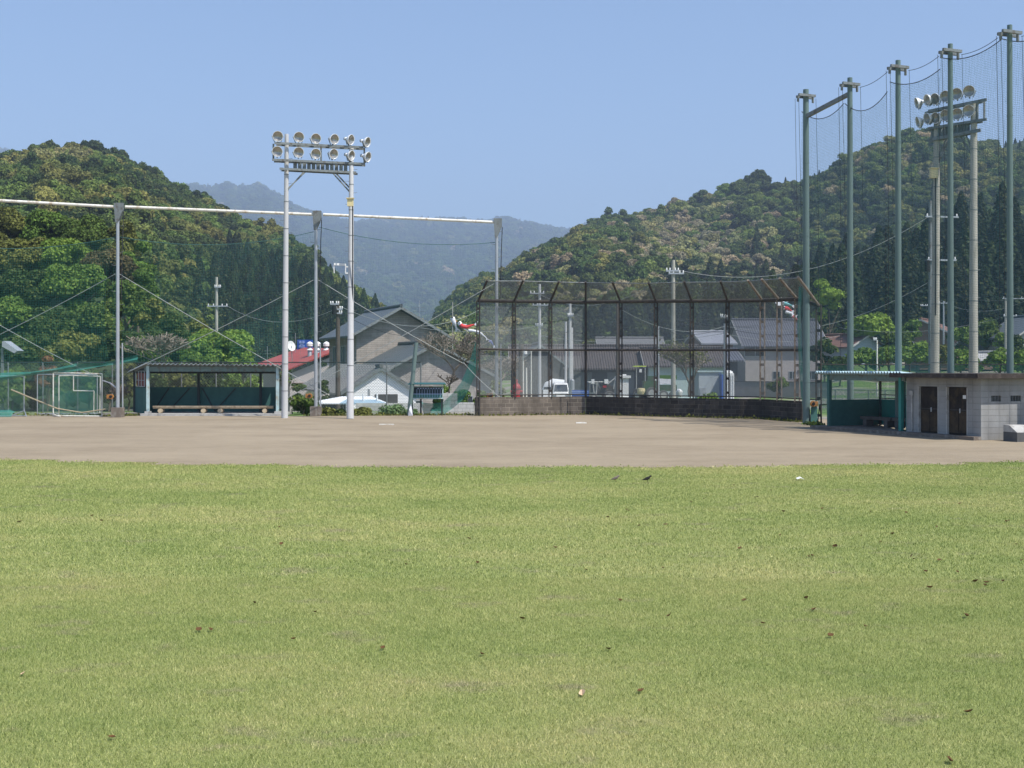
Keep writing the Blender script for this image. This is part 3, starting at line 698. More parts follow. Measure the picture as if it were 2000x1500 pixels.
def light_tower(label, poles, beams, lamps, aims, r, ballasts, braces, stub, box, mats, group):
    base = poles[0][0]; t = thing('floodlight_tower', label, 'floodlight tower', base, group=group)
    for (b, tp, r0, r1) in poles:
        m = MB(); pts = [Vector(b).lerp(Vector(tp), k / 6) for k in range(7)]; m.tube(pts, [r0 + (r1 - r0) * k / 6 for k in range(7)], 16)
        po = m.build('pole', mats[0], t, smooth=True)
        for k in range(1, 10):
            m = MB(); q = Vector(b).lerp(Vector(tp), k / 10.5); rr = r0 + (r1 - r0) * k / 10.5; m.tube([q, q + Vector((0, 0, 0.03))], rr + 0.008, 16)
            m.build('steel_band', M['galvdark'], po)
        for k in range(2, 22):
            m = MB(); q = Vector(b).lerp(Vector(tp), k / 23.0); s = 1 if k % 2 else -1; m.tube([q, q + Vector((s * 0.28, -0.03, 0.02))], 0.009, 5)
            m.build('climbing_peg', M['galvdark'], po)
    for (a, b, w) in beams:
        m = MB(); off = Vector((0, 0.22, 0)); m.beam(Vector(a) - off, Vector(b) - off, w * 0.6, w); m.beam(Vector(a) + off, Vector(b) + off, w * 0.6, w)
        for k in range(6):
            q = Vector(a).lerp(Vector(b), (k + 0.5) / 6); m.beam(q - off, q + off, 0.05, 0.05)
        m.build('crossbeam', M['galvdark'], t)
    for (a, b) in stub:
        m = MB(); m.beam(a, b, 0.07, 0.07); m.build('end_bracket', M['galvdark'], t)
    for a, b in ballasts:
        m = MB(); a = Vector(a); b = Vector(b); m.beam(a, b, 0.13, 0.15); m.beam(b - Vector((0.12, 0, 0)), b + Vector((0.12, 0, 0)), 0.12, 0.08); m.build('ballast', M['galvdark'], t)
    for a, b in braces:
        m = MB(); m.beam(a, b, 0.05, 0.06); m.build('brace', M['galvdark'], t)
    for p, a in zip(lamps, aims): floodlight(t, p, a, r)
    if box:
        c, d, m_ = box; m = MB(); m.box(c, d); m.box(Vector(c) + Vector((0, -0.02, d[2] / 2)), (d[0] + 0.08, d[1] + 0.08, 0.04)); bo = m.build('switch_box', m_, t)
        m = MB(); m.tube([Vector(c) + Vector((0.1, 0.05, -d[2] / 2)), Vector(c) + Vector((0.1, 0.05, -d[2] / 2 - 6))], 0.03, 6); m.build('conduit', M['cable'], bo)
    return t
def az(deg, tilt=-16):
    a = R(deg); return Vector((math.sin(a), -math.cos(a), math.tan(R(tilt))))
YL = 57.0
def at(px, py): return P(px, py, YL + (px - 557) / 130.0)
L1 = [(545, 268.5), (586, 270), (619, 273), (655, 274), (687, 275), (719, 279.7)]
L2 = [(544, 298), (585.5, 299.6), (619, 302.4), (653.5, 302.8), (688, 306), (720, 308.4)]
aim1 = [az(14, -12), az(18, -12), az(22, -12), az(42, -12), az(60, -12), az(64, -14)]
tl = light_tower('tall floodlight tower on two pale concrete poles beside the left dugout',
    [(G(556, YL + 0.3), at(560, 262), 0.155, 0.095), (G(684, YL - 0.6), at(686.5, 287), 0.165, 0.1)],
    [(at(538, 281), at(711, 289.5), 0.1), (at(533.5, 313.5), at(712, 321.5), 0.1), (at(548, 331), at(697, 338.5), 0.1)],
    [at(*p) - Vector((0, 0.3, 0)) for p in L1 + L2], aim1 * 2, 0.245,
    [(at(x, 316.5 + (x - 560) * 0.055), at(x, 330 + (x - 560) * 0.055)) for x in np.linspace(576.5, 675, 12)],
    [(at(557, 374), at(596, 336)), (at(562, 371), at(593, 336)), (at(650, 338), at(686, 378)), (at(656, 338), at(682, 366))],
    [(at(534, 281), at(534, 314)), (at(711.5, 289), at(711.5, 322)), (at(627, 286), at(627, 317))],
    (at(690, 401) - Vector((0.0, 1.05, 0)), (0.27, 0.22, 0.36), M['cream']), [M['polecon']], 'floodlight towers of the ground')
m = MB(); a = at(652, 516) ; b = at(675, 517)
m.beam(a, b, 0.12, 0.1); m.beam(a + Vector((0, 0, -0.02)), a + Vector((0.02, 0, -0.42)), 0.04, 0.04); m.beam(b, b + Vector((0, 0, -0.42)), 0.04, 0.04); m.beam(b + Vector((0, 0, -0.4)), b + Vector((0.25, 0, -0.4)), 0.06, 0.06); m.beam(b + Vector((0, 0, -0.1)), b + Vector((0.25, 0, -0.1)), 0.05, 0.05)
m.build('speaker_bracket', M['white'], tl)
YR2 = 54.0
def at2(px, py): return P(px, py, YR2 - (px - 1815) / 55.0)
R1 = [(1791, 204), (1811, 198), (1826, 196), (1846, 191), (1868, 186), (1892, 181)]
R2 = [(1793, 241), (1811, 234), (1827, 233), (1846, 228), (1869, 225), (1891, 219)]
aim2 = [az(-92, -14), az(-76, -14), az(-58, -12), az(-46, -12), az(-36, -12), az(-30, -12)]
light_tower('tall floodlight tower on two weathered concrete poles behind the right block shed',
    [(G(1825, YR2), at2(1830, 222), 0.2, 0.13), (G(1901, 52.4), at2(1902, 203), 0.2, 0.13)],
    [(at2(1810, 219), at2(1923, 196.5), 0.11), (at2(1809, 253), at2(1923, 235), 0.11), (at2(1818, 274), at2(1911, 256), 0.14)],
    [at2(*p) - Vector((0.1, 0.3, 0)) for p in R1 + R2], aim2 * 2, 0.25,
    [(at2(x, 254 - (x - 1820) * 0.17), at2(x, 270 - (x - 1820) * 0.17)) for x in np.linspace(1822, 1890, 12)],
    [(at2(1831, 322), at2(1855, 268)), (at2(1828, 318), at2(1850, 268)), (at2(1873, 262), at2(1899, 305)), (at2(1885, 260), at2(1902, 300))],
    [(at2(1922.5, 196), at2(1922.5, 236)), (at2(1810, 219), at2(1810, 226)), (at2(1909, 199), at2(1909, 237))],
    (at2(1822, 340) - Vector((0.05, 0.25, 0)), (0.3, 0.22, 0.42), M['cream']), [M['polecon2']], 'floodlight towers of the ground')

# ---------------------------------------------------------------- protective net on the left, on three steel posts
def winch(parent, p, s):
    m = MB(); q = Matrix.Translation(p) @ Matrix.Rotation(R(90), 4, 'X')
    m.lathe([(0.12, -0.06), (0.13, 0.0), (0.12, 0.06)], q, 14); m.box(Vector(p) + Vector((-0.13 * s, 0.02, 0)), (0.14, 0.12, 0.2)); w = m.build('winch', M['orange'], parent)
    m = MB(); m.lathe([(0.07, 0.08), (0.07, 0.11)], q, 10); m.build('winch_drum', M['black'], w)
def panel_net(parent, top, bot, name, mat_, rows=8):
    """net hung between a top line and a bottom line, with a slight belly and folds"""
    n = len(top); rr = []
    for j in range(rows + 1):
        f = j / rows; row = []
        for i in range(n):
            a, b = Vector(top[i]), Vector(bot[i]); v = a.lerp(b, f); v += Vector((0, 0.12 * math.sin(i * 1.9 + f * 3) * math.sin(math.pi * f) + 0.35 * math.sin(math.pi * f), 0)); row.append(v)
        rr.append(row)
    m = MB(); m.sheet(rr); return m.build(name, mat_, parent, smooth=True, fix=False)
posts3 = [(230, 815, 400), (617, 812.5, 415), (970, 811, 430)]
PY = [5760 / (p[1] - HZ) for p in posts3]
frame = thing('ball_net_frame', 'ball net on three tall grey posts under a rusty white pipe, left of the backstop', 'ball net', G(617, PY[1]))
TOPW = [P(px, ty + 4, Y) for (px, by, ty), Y in zip(posts3, PY)]
ext = TOPW[0] - (TOPW[1] - TOPW[0]) * 0.75; ext.z = P(-60, 391, 57.6).z
for k, (a, b) in enumerate([(ext, TOPW[0]), (TOPW[0], TOPW[1]), (TOPW[1], TOPW[2])]):
    m = MB(); m.tube([a + Vector((0.35 if k else 0, 0, 0)), b - Vector((0.12, 0, 0))], 0.07, 10); m.build('top_pipe', M['whitepipe'], frame, smooth=True)
for (px, by, ty), Y in zip(posts3, PY):
    m = MB(); b = G(px, Y, 0.42); tp = P(px, ty + 6, Y); m.tube([b, tp], [0.09, 0.075], 12); m.tube([b + Vector((0.22, 0.05, 0.02)), b + Vector((0.2, 0.05, 3.1))], 0.035, 8)
    po = m.build('post', M['galv'], frame, smooth=True)
    m = MB(); m.box(G(px, Y, 0.22), (0.5, 0.5, 0.50)); m.build('concrete_footing', M['footing'], frame)
    m = MB(); q = P(px, ty, Y); c = Vector((0.02, 0.0, 0)); m.prism([q + Vector((-0.15, -0.12, 0.08)), q + Vector((0.26, -0.12, 0.08)), q + Vector((0.26, -0.12, -0.3)), q + Vector((0.03, -0.12, -0.85)), q + Vector((-0.09, -0.12, -0.85))], (0, 0.24, 0))
    m.build('head_plate', M['galvdark'], frame)
    m = MB(); m.tube([q + Vector((0.28, 0, -0.35)), q + Vector((0.24, 0, -1.3)), q + Vector((0.16, 0, -4.5))], 0.02, 5); m.build('hoist_rope', M['cable'], frame)
    for k in range(12):
        m = MB(); z = 2.2 + k * 0.62; s = 1 if k % 2 else -1; m.tube([G(px, Y, z), G(px, Y, z) + Vector((s * 0.28, -0.03, 0.06))], 0.01, 5)
        m.build('climbing_peg', M['galvdark'], po)
    winch(frame, G(px, Y, 1.0) + Vector((-0.28, -0.1, -0.02)), 1)
topedges = [catenary(P(-150, 470, 57.4), P(228, 462, PY[0]), 0.45), catenary(P(232, 462, PY[0]), P(612, 452, PY[1]), 0.5), catenary(P(622, 443, PY[1]), P(975, 472, PY[2]), 0.42)]
botedges = [[P(-150 + 378 * i / 14, 752 - 1.1 * i, PY[0]) for i in range(15)], [P(232 + 380 * i / 14, 712 - (8 - 0.3 * i) * math.sin(i / 4.5), PY[1]) for i in range(15)], [P(622 + 353 * i / 14, 742 - 3 * i, PY[2]) for i in range(15)]]
for te, be in zip(topedges, botedges):
    for p in te + be: p.y += 0.12
    o = panel_net(frame, te, be, 'hanging_net', M['net_faint'] if te is topedges[2] else M['net_fine'])
    m = MB(); m.tube(te, 0.014, 5); m.build('net_rope', M['teal'], o)
# gathered roll of net low on the left, and the swag beside the scoreboard
def bunch(parent, pts, w, name='gathered_net'):
    m = MB(); rows = [[], [], [], []]
    for i, p in enumerate(pts):
        p = Vector(p); ww = w * (0.8 + 0.4 * math.sin(i * 2.1)) if not hasattr(w, '__len__') else w[i]
        for k in range(4): rows[k].append(p + Vector((0.02 * k, 0.1 * math.sin(k * 2 + i), ww * (0.5 - k / 3.0))))
    m.sheet(rows); return m.build(name, M['net_thick'], parent, smooth=True, fix=False)
bunch(frame, [P(x, y, 58.3) for x, y in ((-90, 748), (0, 735), (60, 729), (110, 724), (150, 717), (200, 712), (240, 705), (268, 700))], 0.3)
bunch(frame, [P(x, y, 61.0) for x, y in ((932, 690), (922, 715), (912, 742), (900, 765), (884, 782), (866, 797), (845, 806), (826, 800), (820, 786))], [1.6, 1.3, 1.1, 0.9, 0.7, 0.6, 0.9, 0.7, 0.1])
m = MB(); m.sheet([[P(932, 700, 61.1), P(908, 738, 61.1), P(894, 772, 61.1)], [P(932, 745, 61.1), P(915, 775, 61.1), P(900, 800, 61.1)]]); m.build('gathered_net', M['net_fine'], frame)
# stay wires crossing between the posts
for (a, b) in [((225, 535), (-40, 672)), ((233, 535), (640, 770)), ((612, 547), (255, 724)), ((622, 547), (905, 710)), ((965, 554), (560, 778)), ((-60, 600), (180, 731)), ((905, 708), (975, 775))]:
    m = MB(); m.tube(catenary(P(a[0], a[1], 58.8), P(b[0], b[1], 58.8), 0.08, 6), 0.015, 5); m.build('stay_wire', M['wirelight'], frame)

# ---------------------------------------------------------------- backstop
bs = thing('backstop', 'old baseball backstop of rusty posts and chain link above a low block wall', 'backstop', G(1144, 61.6))
bx = [934, 1004, 1075, 1144, 1212, 1281, 1351, 1421, 1489, 1522, 1557, 1599]
def depth(px): return float(np.interp(px, [934, 1144, 1240, 1350, 1460, 1489, 1565, 1600], [60, 61.8, 59.8, 58.3, 57.0, 56.4, 53.3, 51.5]))
bb = lambda px: float(np.interp(px, [934, 1010, 1144, 1300, 1489, 1557, 1599], [587, 588.5, 590, 588, 587, 584, 596]))
topx = [951, 1021, 1091, 1144, 1197, 1267, 1337, 1408, 1462, 1489, 1524, 1560]
topy = [549, 549, 551, 552, 553, 553.5, 551.5, 551, 549, 547, 545, 543]
WT = 0.9
bend = [P(px, bb(px), depth(px)) for px in bx]
tops = [P(px, py, depth(bx[i]) - 1.0) for i, (px, py) in enumerate(zip(topx, topy))]
for i, px in enumerate(bx):
    Y = depth(px); low = G(px, Y, 0.0 if i in (0, 11) else WT - 0.05); m = MB(); side = Vector((1, 0, 0)) if i < 8 else Vector((0.9, -0.5, 0))
    if i in (3,): m.tube([low, bend[i]], 0.06, 8)
    else:
        g = 0.14 if i < 8 else 0.2
        for s in (-1, 1): m.beam(low + side * s * g / 2, bend[i] + side * s * g / 2, 0.055, 0.06)
        for k in range(7):
            q = low.lerp(bend[i], (k + 0.5) / 7); m.beam(q - side * g / 2, q + side * g / 2, 0.04, 0.12)
    m.build('post', M['rustlight'] if i in (8, 9, 10) else M['rust'], bs)
    m = MB(); m.tube([bend[i], tops[i] + (tops[i] - bend[i]) * 0.05], 0.055, 8); m.build('canopy_arm', M['rustlight'] if i > 7 else M['rust'], bs)
for nm, pts, r_, mm in (('bend_rail', bend, 0.085, 'rust'), ('top_rail', tops, 0.022, 'galvdark')):
    for a, b in zip(pts[:-1], pts[1:]):
        m = MB(); m.tube([a, b], r_, 8); m.build(nm, M[mm], bs)
mid = [P(px, 681 if px < 940 else 683.5, depth(px) - 0.05) for px in bx]
for a, b in zip(mid[:-1], mid[1:]):
    m = MB(); m.tube([a, b], 0.055, 8); m.build('mid_rail', M['rust'], bs)
low = [G(px, depth(px), WT + 0.1) for px in bx]
for i in range(len(bx) - 1):
    m = MB(); m.sheet([[low[i] + Vector((0, 0.06, 0)), low[i + 1] + Vector((0, 0.06, 0))], [bend[i] + Vector((0, 0.06, 0)), bend[i + 1] + Vector((0, 0.06, 0))]]); m.sheet([[bend[i], bend[i + 1]], [tops[i], tops[i + 1]]])
    m.build('chain_link_panel', M['chain_back'], bs, fix=False)
    m = MB(); m.tube([low[i], low[i + 1]], 0.03, 6); m.build('bottom_rail', M['rust'], bs)
wall = thing('block_wall', 'low brown concrete block wall along the foot of the backstop, right part coloured as shaded', 'wall', G(1144, 61.7))
def wall_run(pxs, mat_, nm, thick=0.15, z1=WT, z0=-0.05, dpt=depth):
    m = MB()
    for a, b in zip(pxs[:-1], pxs[1:]):
        p, q = G(a, dpt(a)), G(b, dpt(b)); d = (q - p).normalized(); nrm = Vector((-d.y, d.x, 0)) * thick
        m.add([p + Vector((0, 0, z0)), q + Vector((0, 0, z0)), q + Vector((0, 0, z1)), p + Vector((0, 0, z1)), p + nrm + Vector((0, 0, z0)), q + nrm + Vector((0, 0, z0)), q + nrm + Vector((0, 0, z1)), p + nrm + Vector((0, 0, z1))],
              [(0, 1, 2, 3), (7, 6, 5, 4), (3, 2, 6, 7), (0, 3, 7, 4), (1, 5, 6, 2)])
    return m.build(nm, mat_, wall)
wall_run([929, 1010, 1113], M['block_brown'], 'brown_section'); wall_run([1113.6, 1144], M['block_brown'], 'brown_section'); wall_run([1144.2, 1240, 1350, 1460, 1489, 1566], M['block_shaded'], 'shaded_section')
m = MB(); m.beam(G(1113.2, 61.4, 0), G(1113.2, 61.4, WT), 0.05, 0.02); m.build('joint', M['black'], wall)

# ---------------------------------------------------------------- dugouts
def corr_sheet(p0, p1, q0, q1, waves, amp, name, mat_, parent, seg=6):
    """corrugated roof: front edge p0-p1, rear edge q0-q1"""
    p0, p1, q0, q1 = map(Vector, (p0, p1, q0, q1)); n = waves * seg; m = MB(); rows = []
    for th in (0, -0.035):
        for e0, e1 in ((p0, p1), (q0, q1)):
            rows.append([e0.lerp(e1, i / n) + Vector((0, 0, amp * (1 - abs(((i / seg) % 1) * 2 - 1) * 2) + th)) for i in range(n + 1)])
    m.sheet([rows[0], rows[1]]); m.sheet([rows[3], rows[2]]); m.sheet([rows[2], rows[0]])
    return m.build(name, mat_, parent, fix=False)
dl = thing('dugout', 'open dugout with green sheet walls and grey corrugated roof beside the tall floodlight tower', 'dugout', G(415, 61.3))
fY = 60.0; bY = 62.3
m = MB(); m.box((X(415, fY) , 61.2, 0.05), (6.9, 2.9, 0.12)); m.build('concrete_floor', M['concrete'], dl)
for px in (289, 542):
    m = MB(); b = G(px, fY, 0.1); m.box(b + Vector((0, 0, 1.2)), (0.13, 0.13, 2.3)); po = m.build('front_post', M['postblue'], dl)
    m = MB(); m.box(b + Vector((0, 0, 0.06)), (0.26, 0.26, 0.12)); m.build('post_foot', M['concrete'], po)
for px in (263, 388, 509, 541):
    m = MB(); m.box(G(px, bY - 0.15, 1.2), (0.12, 0.1, 2.2)); m.build('rear_post', M['dirtsteel'], dl)
m = MB(); zb = Z(721, fY); m.box((X(415.5, fY), fY, zb), (6.65, 0.09, 0.24)); m.build('front_beam', M['beamgreen'], dl)
for px in (289, 542):
    m = MB(); m.beam(G(px, fY + 0.06, zb - 0.02), G(px - 26 if px < 400 else px - 1, bY, 2.15), 0.08, 0.16); m.build('side_beam', M['dirtsteel'], dl)
m = MB(); m.box((X(400, bY), bY, 2.12), (7.2, 0.08, 0.14)); m.build('rear_beam', M['dirtsteel'], dl)
corr_sheet(P(281, 709.5, fY - 0.35), P(555, 712.5, fY - 0.35), G(247, bY + 0.5, 2.13), G(543, bY + 0.5, 2.13), 31, 0.045, 'corrugated_roof', M['corr'], dl)
m = MB(); m.box((X(402, bY), bY + 0.06, 0.72), (7.15, 0.03, 1.28)); m.build('back_wall', M['teal'], dl)
for a_, b_ in ((263, 286), (542, 542)):
    m = MB(); m.beam(G(a_, bY, 0.72), G(b_, fY + 0.1, 0.72), 0.03, 1.28); m.build('side_wall', M['teal'], dl)
for a, b in ((300, 330), (330, 370), (420, 395), (420, 460)):
    m = MB(); m.beam(G(a, bY - 0.02, 0.15), G(b, bY - 0.02, 1.3), 0.03, 0.05); m.build('wall_brace', M['dirtsteel'], dl)
m = MB()
for x0, x1 in ((266, 273), ): pass
a, b = G(265, bY - 0.3, 1.42), G(282, fY + 0.3, 1.42); a2, b2 = a + Vector((0, 0, 0.76)), b + Vector((0, 0, 0.76))
for p, q in ((a, b), (a2, b2), (a, a2), (b, b2), (a.lerp(b, .35), a2.lerp(b2, .35)), (a.lerp(b, .65), a2.lerp(b2, .65)), (a.lerp(a2, .4), b.lerp(b2, .4))): m.beam(p, q, 0.03, 0.03)
m.build('side_grille', M['galv'], dl)
m = MB(); m.beam(a.lerp(a2, .05) + Vector((0.06, 0.05, 0)), b.lerp(b2, .05) + Vector((0.06, 0, 0)), 0.02, 0.02); m.quad(a + Vector((.05, .05, 0)), b + Vector((.05, .05, 0)), b2 + Vector((.05, .05, -.1)), a2 + Vector((.05, .05, -.1))); m.build('red_notice', paint('faded_red_notice', (0.24, 0.09, 0.07), 0.8), dl)
def log_bench(label, x0, x1, Y, z, mat_=M['log'], h=0.36, group=None, yoff=0.0):
    p0, p1 = G(x0, Y, z), G(x1, Y, z); mid_ = (p0 + p1) / 2; t = thing('log_bench', label, 'bench', mid_, group=group)
    d = (p1 - p0).normalized(); nr = Vector((-d.y, d.x, 0)); m = MB()
    sec = [(-0.17, h), (0.17, h), (0.16, h - 0.07), (0.08, h - 0.14), (-0.08, h - 0.14), (-0.16, h - 0.07)]
    A = [p0 + nr * a + Vector((0, 0, b)) for a, b in sec]; m.prism(A, p1 - p0); m.build('seat', mat_, t)
    for f in (0.13, 0.86):
        q = p0.lerp(p1, f); m = MB(); m.tube([q - nr * 0.24 + Vector((0, 0, 0.115)), q + nr * 0.24 + Vector((0, 0, 0.115))], 0.115, 14); lg = m.build('log_foot', mat_, t, smooth=True)
        m = MB(); e = -nr * 0.242 if nr.y > 0 else nr * 0.242; m.tube([q + e + Vector((0, 0, 0.115)), q + e * 1.02 + Vector((0, 0, 0.115))], 0.1, 14); m.build('sawn_end', M['logend'], lg)
    return t
log_bench('split log bench at the left in the left dugout, end under the first post', 300, 415, 60.55, 0.11, group='log benches in the left dugout')
log_bench('split log bench at the right in the left dugout, beside the floodlight pole', 416, 535, 60.5, 0.11, group='log benches in the left dugout')

# right dugout: front line runs from (1620) to the shed corner
A0 = G(1618, 47.3); A1 = G(1771, 43.3); SH = G(1916, 40.0)
fd = (SH - A0).normalized(); bk = Vector((-fd.y, fd.x, 0))       # bk points away behind the front
if bk.x < 0: bk = -bk
dr = thing('dugout', 'open dugout with teal walls and pale blue corrugated roof joined to the grey block shed', 'dugout', A0)
L = (A1 - A0).length
def W(u, v, z): return A0 + fd * u + bk * v + Vector((0, 0, z))
m = MB(); m.prism([W(-0.5, -0.45, 0), W((SH - A0).length + 0.02, -0.32, 0), W((SH - A0).length + 0.02, -0.003, 0), W(L, -0.003, 0), W(-0.5, 2.6, 0)], (0, 0, 0.12)); m.build('concrete_kerb', M['footing'], dr)
ang = math.atan2(fd.y, fd.x)
for u in (0.06, L - 0.25):
    m = MB(); m.box(W(u, 0, 1.13), (0.13, 0.13, 2.05), ang); m.build('front_post', M['tealbright'] if u > 1 else M['teal'], dr)
m = MB(); m.box(W(L / 2, 0, 2.0), (L, 0.09, 0.22), ang); m.build('front_beam', M['beamgreen'], dr)
corr_sheet(W(-0.45, -0.3, 2.2), W(L + 0.1, -0.3, 2.2), W(-0.45, 2.7, 1.86), W(L + 0.1, 2.7, 1.86), 31, 0.04, 'corrugated_roof', M['corrblue'], dr)
m = MB(); m.box(W(L / 2, 2.45, 0.62), (L, 0.03, 1.0), ang); m.build('back_wall', M['tealbright'], dr)
m = MB(); m.box(W(0.03, 1.2, 0.62), (0.03, 2.4, 1.0), ang); m.build('side_wall', M['teal'], dr)
for u in (0.1, 1.5, 2.6, 3.5, L - 0.1):
    m = MB(); m.box(W(u, 2.4, 1.1), (0.07, 0.07, 2.0), ang); m.build('rear_post', M['rust'] if u not in (1.5,) else M['teal'], dr)
for z in (1.16, 1.3, 1.85):
    m = MB(); m.beam(W(0.1, 2.4, z), W(L - 0.1, 2.4, z), 0.035, 0.035); m.build('rear_rail', M['rust'], dr)
m = MB(); m.beam(W(2.4, 2.36, 0.15), W(2.75, 2.36, 1.9), 0.06, 0.03); m.build('white_strut', M['whitepipe'], dr)
m = MB(); m.box(W(L - 0.05, 0.5, 0.62), (0.03, 0.9, 1.0), ang); m.build('end_panel', M['tealbright'], dr)
dk = paint('dark_weathered_log', (0.11, 0.1, 0.09), 0.9, var=0.3)
def bench_line(u0, u1, v, label):
    p0, p1 = W(u0, v, 0.12), W(u1, v, 0.12); t = thing('log_bench', label, 'bench', (p0 + p1) / 2, group='log benches in the right dugout'); m = MB()
    d = (p1 - p0).normalized(); nr = Vector((-d.y, d.x, 0)); m.prism([p0 + nr * a + Vector((0, 0, b)) for a, b in ((-0.2, .38), (.2, .38), (.15, .26), (-.15, .26))], p1 - p0); m.build('seat', dk, t)
    for f in (0.15, 0.85):
        q = p0.lerp(p1, f); m = MB(); m.box(q + Vector((0, 0, 0.13)), (0.2, 0.34, 0.26), ang); m.build('foot', dk, t)
bench_line(0.6, 2.3, 1.2, 'dark bench at the far left inside the right dugout'); bench_line(2.4, 4.0, 1.2, 'dark bench nearest the shed inside the right dugout')
# loose steel frame beside the dugout
m = MB(); a = W(-1.1, 0.3, 0)
for p, q in (((0, 0, 0), (0.1, 0, 0.9)), ((0.1, 0, 0.9), (0.75, 0, 0.9)), ((0.75, 0, 0.9), (0.75, 0, 0)), ((0.75, 0, 0.9), (0.45, -0.5, 0)), ((0.1, 0, 0.9), (0.3, 0.4, 0))): m.tube([a + Vector(p), a + Vector(q)], 0.022, 6)
solo(m, 'steel_stand', M['dirtsteel'], 'small dark bent pipe stand on the grass beside the right dugout', 'stand', a)

# block shed
M['kick'] = paint('stained_plywood', (0.06, 0.04, 0.022), 0.85, var=0.5, scale=3, dirt=(0.02, 0.015, 0.01))
sh = thing('block_shed', 'grey concrete block shed with two dark double doors and a flat dark roof edge', 'shed', A1)
u0 = L + 0.02; u1 = (SH - A0).length; Hs = 2.02; dp = 2.8
sd = Vector((0.97, 0.24, 0)).normalized()
def wall_piece(mb, ua, ub, za, zb, v=0.0, th=0.15):
    p, q = W(ua, v, 0), W(ub, v, 0); o = bk * th
    mb.prism([p + Vector((0, 0, za)), q + Vector((0, 0, za)), q + Vector((0, 0, zb)), p + Vector((0, 0, zb))], o)
pxu = lambda px: (lambda s: s)((lambda k: ((A0.x - k * A0.y) / (k * fd.y - fd.x)))((px - 1000) / F))
d1a, d1b, d2a, d2b = pxu(1793), pxu(1833), pxu(1848), pxu(1890)
m = MB()
for ua, ub, za, zb in ((u0, d1a, 0.0, Hs), (d1b, d2a, 0.0, Hs), (d2b, u1, 0.0, Hs), (d1a, d1b, 1.72, Hs), (d2a, d2b, 1.72, Hs)): wall_piece(m, ua, ub, za, zb)
m.build('front_wall', M['block_grey'], sh)
for da, db in ((d1a, d1b), (d2a, d2b)):
    m = MB(); wall_piece(m, da + 0.04, (da + db) / 2 - 0.006, 0.13, 1.7, 0.09, 0.04); wall_piece(m, (da + db) / 2 + 0.006, db - 0.04, 0.13, 1.7, 0.085, 0.04); dd = m.build('double_door', M['darkdoor'], sh)
    m = MB(); wall_piece(m, da + 0.001, da + 0.04, 0.12, 1.715, -0.01, 0.12); wall_piece(m, db - 0.04, db - 0.001, 0.12, 1.715, -0.01, 0.12); m.build('door_frame', M['concrete'], dd)
    m = MB(); wall_piece(m, (da + db) / 2 + 0.05, (da + db) / 2 + 0.09, 0.85, 1.0, 0.06, 0.03); m.build('handle', M['galv'], dd)
    m = MB(); wall_piece(m, da + 0.05, db - 0.05, 0.93, 0.97, 0.075, 0.02); m.build('cross_rail', M['rust'], dd)
    m = MB(); wall_piece(m, da + 0.07, (da + db) / 2 - 0.03, 0.18, 0.9, 0.082, 0.01); wall_piece(m, (da + db) / 2 + 0.03, db - 0.07, 0.18, 0.9, 0.077, 0.01); m.build('kick_panel', M['kick'], dd)
m = MB(); wall_piece(m, d2b - 0.3, d2b - 0.16, 1.33, 1.45, 0.075, 0.008); m.build('notice_sheet', M['white'], sh)
m = MB(); wall_piece(m, pxu(1781), pxu(1783.5), 0.15, 1.45, -0.04, 0.03); wall_piece(m, pxu(1779), pxu(1784.5), 1.4, 1.55, -0.06, 0.05); m.build('conduit', M['concrete'], sh)
c0 = W(u1, 0.0, 0) + Vector((0.003, 0, 0)); side_l = 4.5
def sp(s, z, o=0.0): return c0 + sd * s + Vector((sd.y * 1, -sd.x, 0)) * o + Vector((0, 0, z))
vents = [(0.37, 0.74), (1.09, 1.5), (1.85, 2.25)]; m = MB()
def sbox(mb, s0, s1, z0, z1, o=0.0, th=0.15): mb.prism([sp(s0, z0, o), sp(s1, z0, o), sp(s1, z1, o), sp(s0, z1, o)], Vector((-sd.y, sd.x, 0)) * th)
sbox(m, 0.0, side_l, 0.0, 1.26); sbox(m, 0.0, side_l, 1.45, Hs); pr = 0.0
for a, b in vents: sbox(m, pr, a, 1.26, 1.45); pr = b
sbox(m, pr, side_l, 1.26, 1.45); m.build('side_wall', M['block_grey'], sh)
for a, b in vents:
    m = MB(); sbox(m, a, b, 1.26, 1.45, -0.1, 0.03); ve = m.build('vent', M['black'], sh)
    m = MB()
    for k in range(6): sbox(m, a + 0.03 + k * (b - a - 0.05) / 6, a + 0.045 + k * (b - a - 0.05) / 6, 1.26, 1.45, -0.03, 0.015)
    m.build('vent_bars', M['galvdark'], ve)
bk0 = W(u0, dp, 0); m = MB(); m.prism([W(u0 + 0.002, 0.16, 0), W(u0 + 0.002, dp, 0), W(u0 + 0.002, dp, Hs), W(u0 + 0.002, 0.16, Hs)], fd * 0.15); m.prism([W(u0 + 0.2, dp, 0), sp(side_l, 0), sp(side_l, Hs), W(u0 + 0.2, dp, Hs)], bk * 0.15); m.build('rear_wall', M['block_grey'], sh)
m = MB(); r0, r1, r2, r3 = W(u0 - 0.25, -0.55, Hs + 0.002), W(u1 + 0.38, -0.5, Hs + 0.002), sp(side_l + 0.4, Hs + 0.002, 0.42), W(u0 - 0.25, dp + 0.5, Hs + 0.002)
m.prism([r0, r1, r2, r3], (0, 0, 0.15)); m.build('roof_slab', paint('dark_roof_edge', (0.05, 0.04, 0.035), 0.9, var=0.3, dirt=(0.12, 0.1, 0.085)), sh)
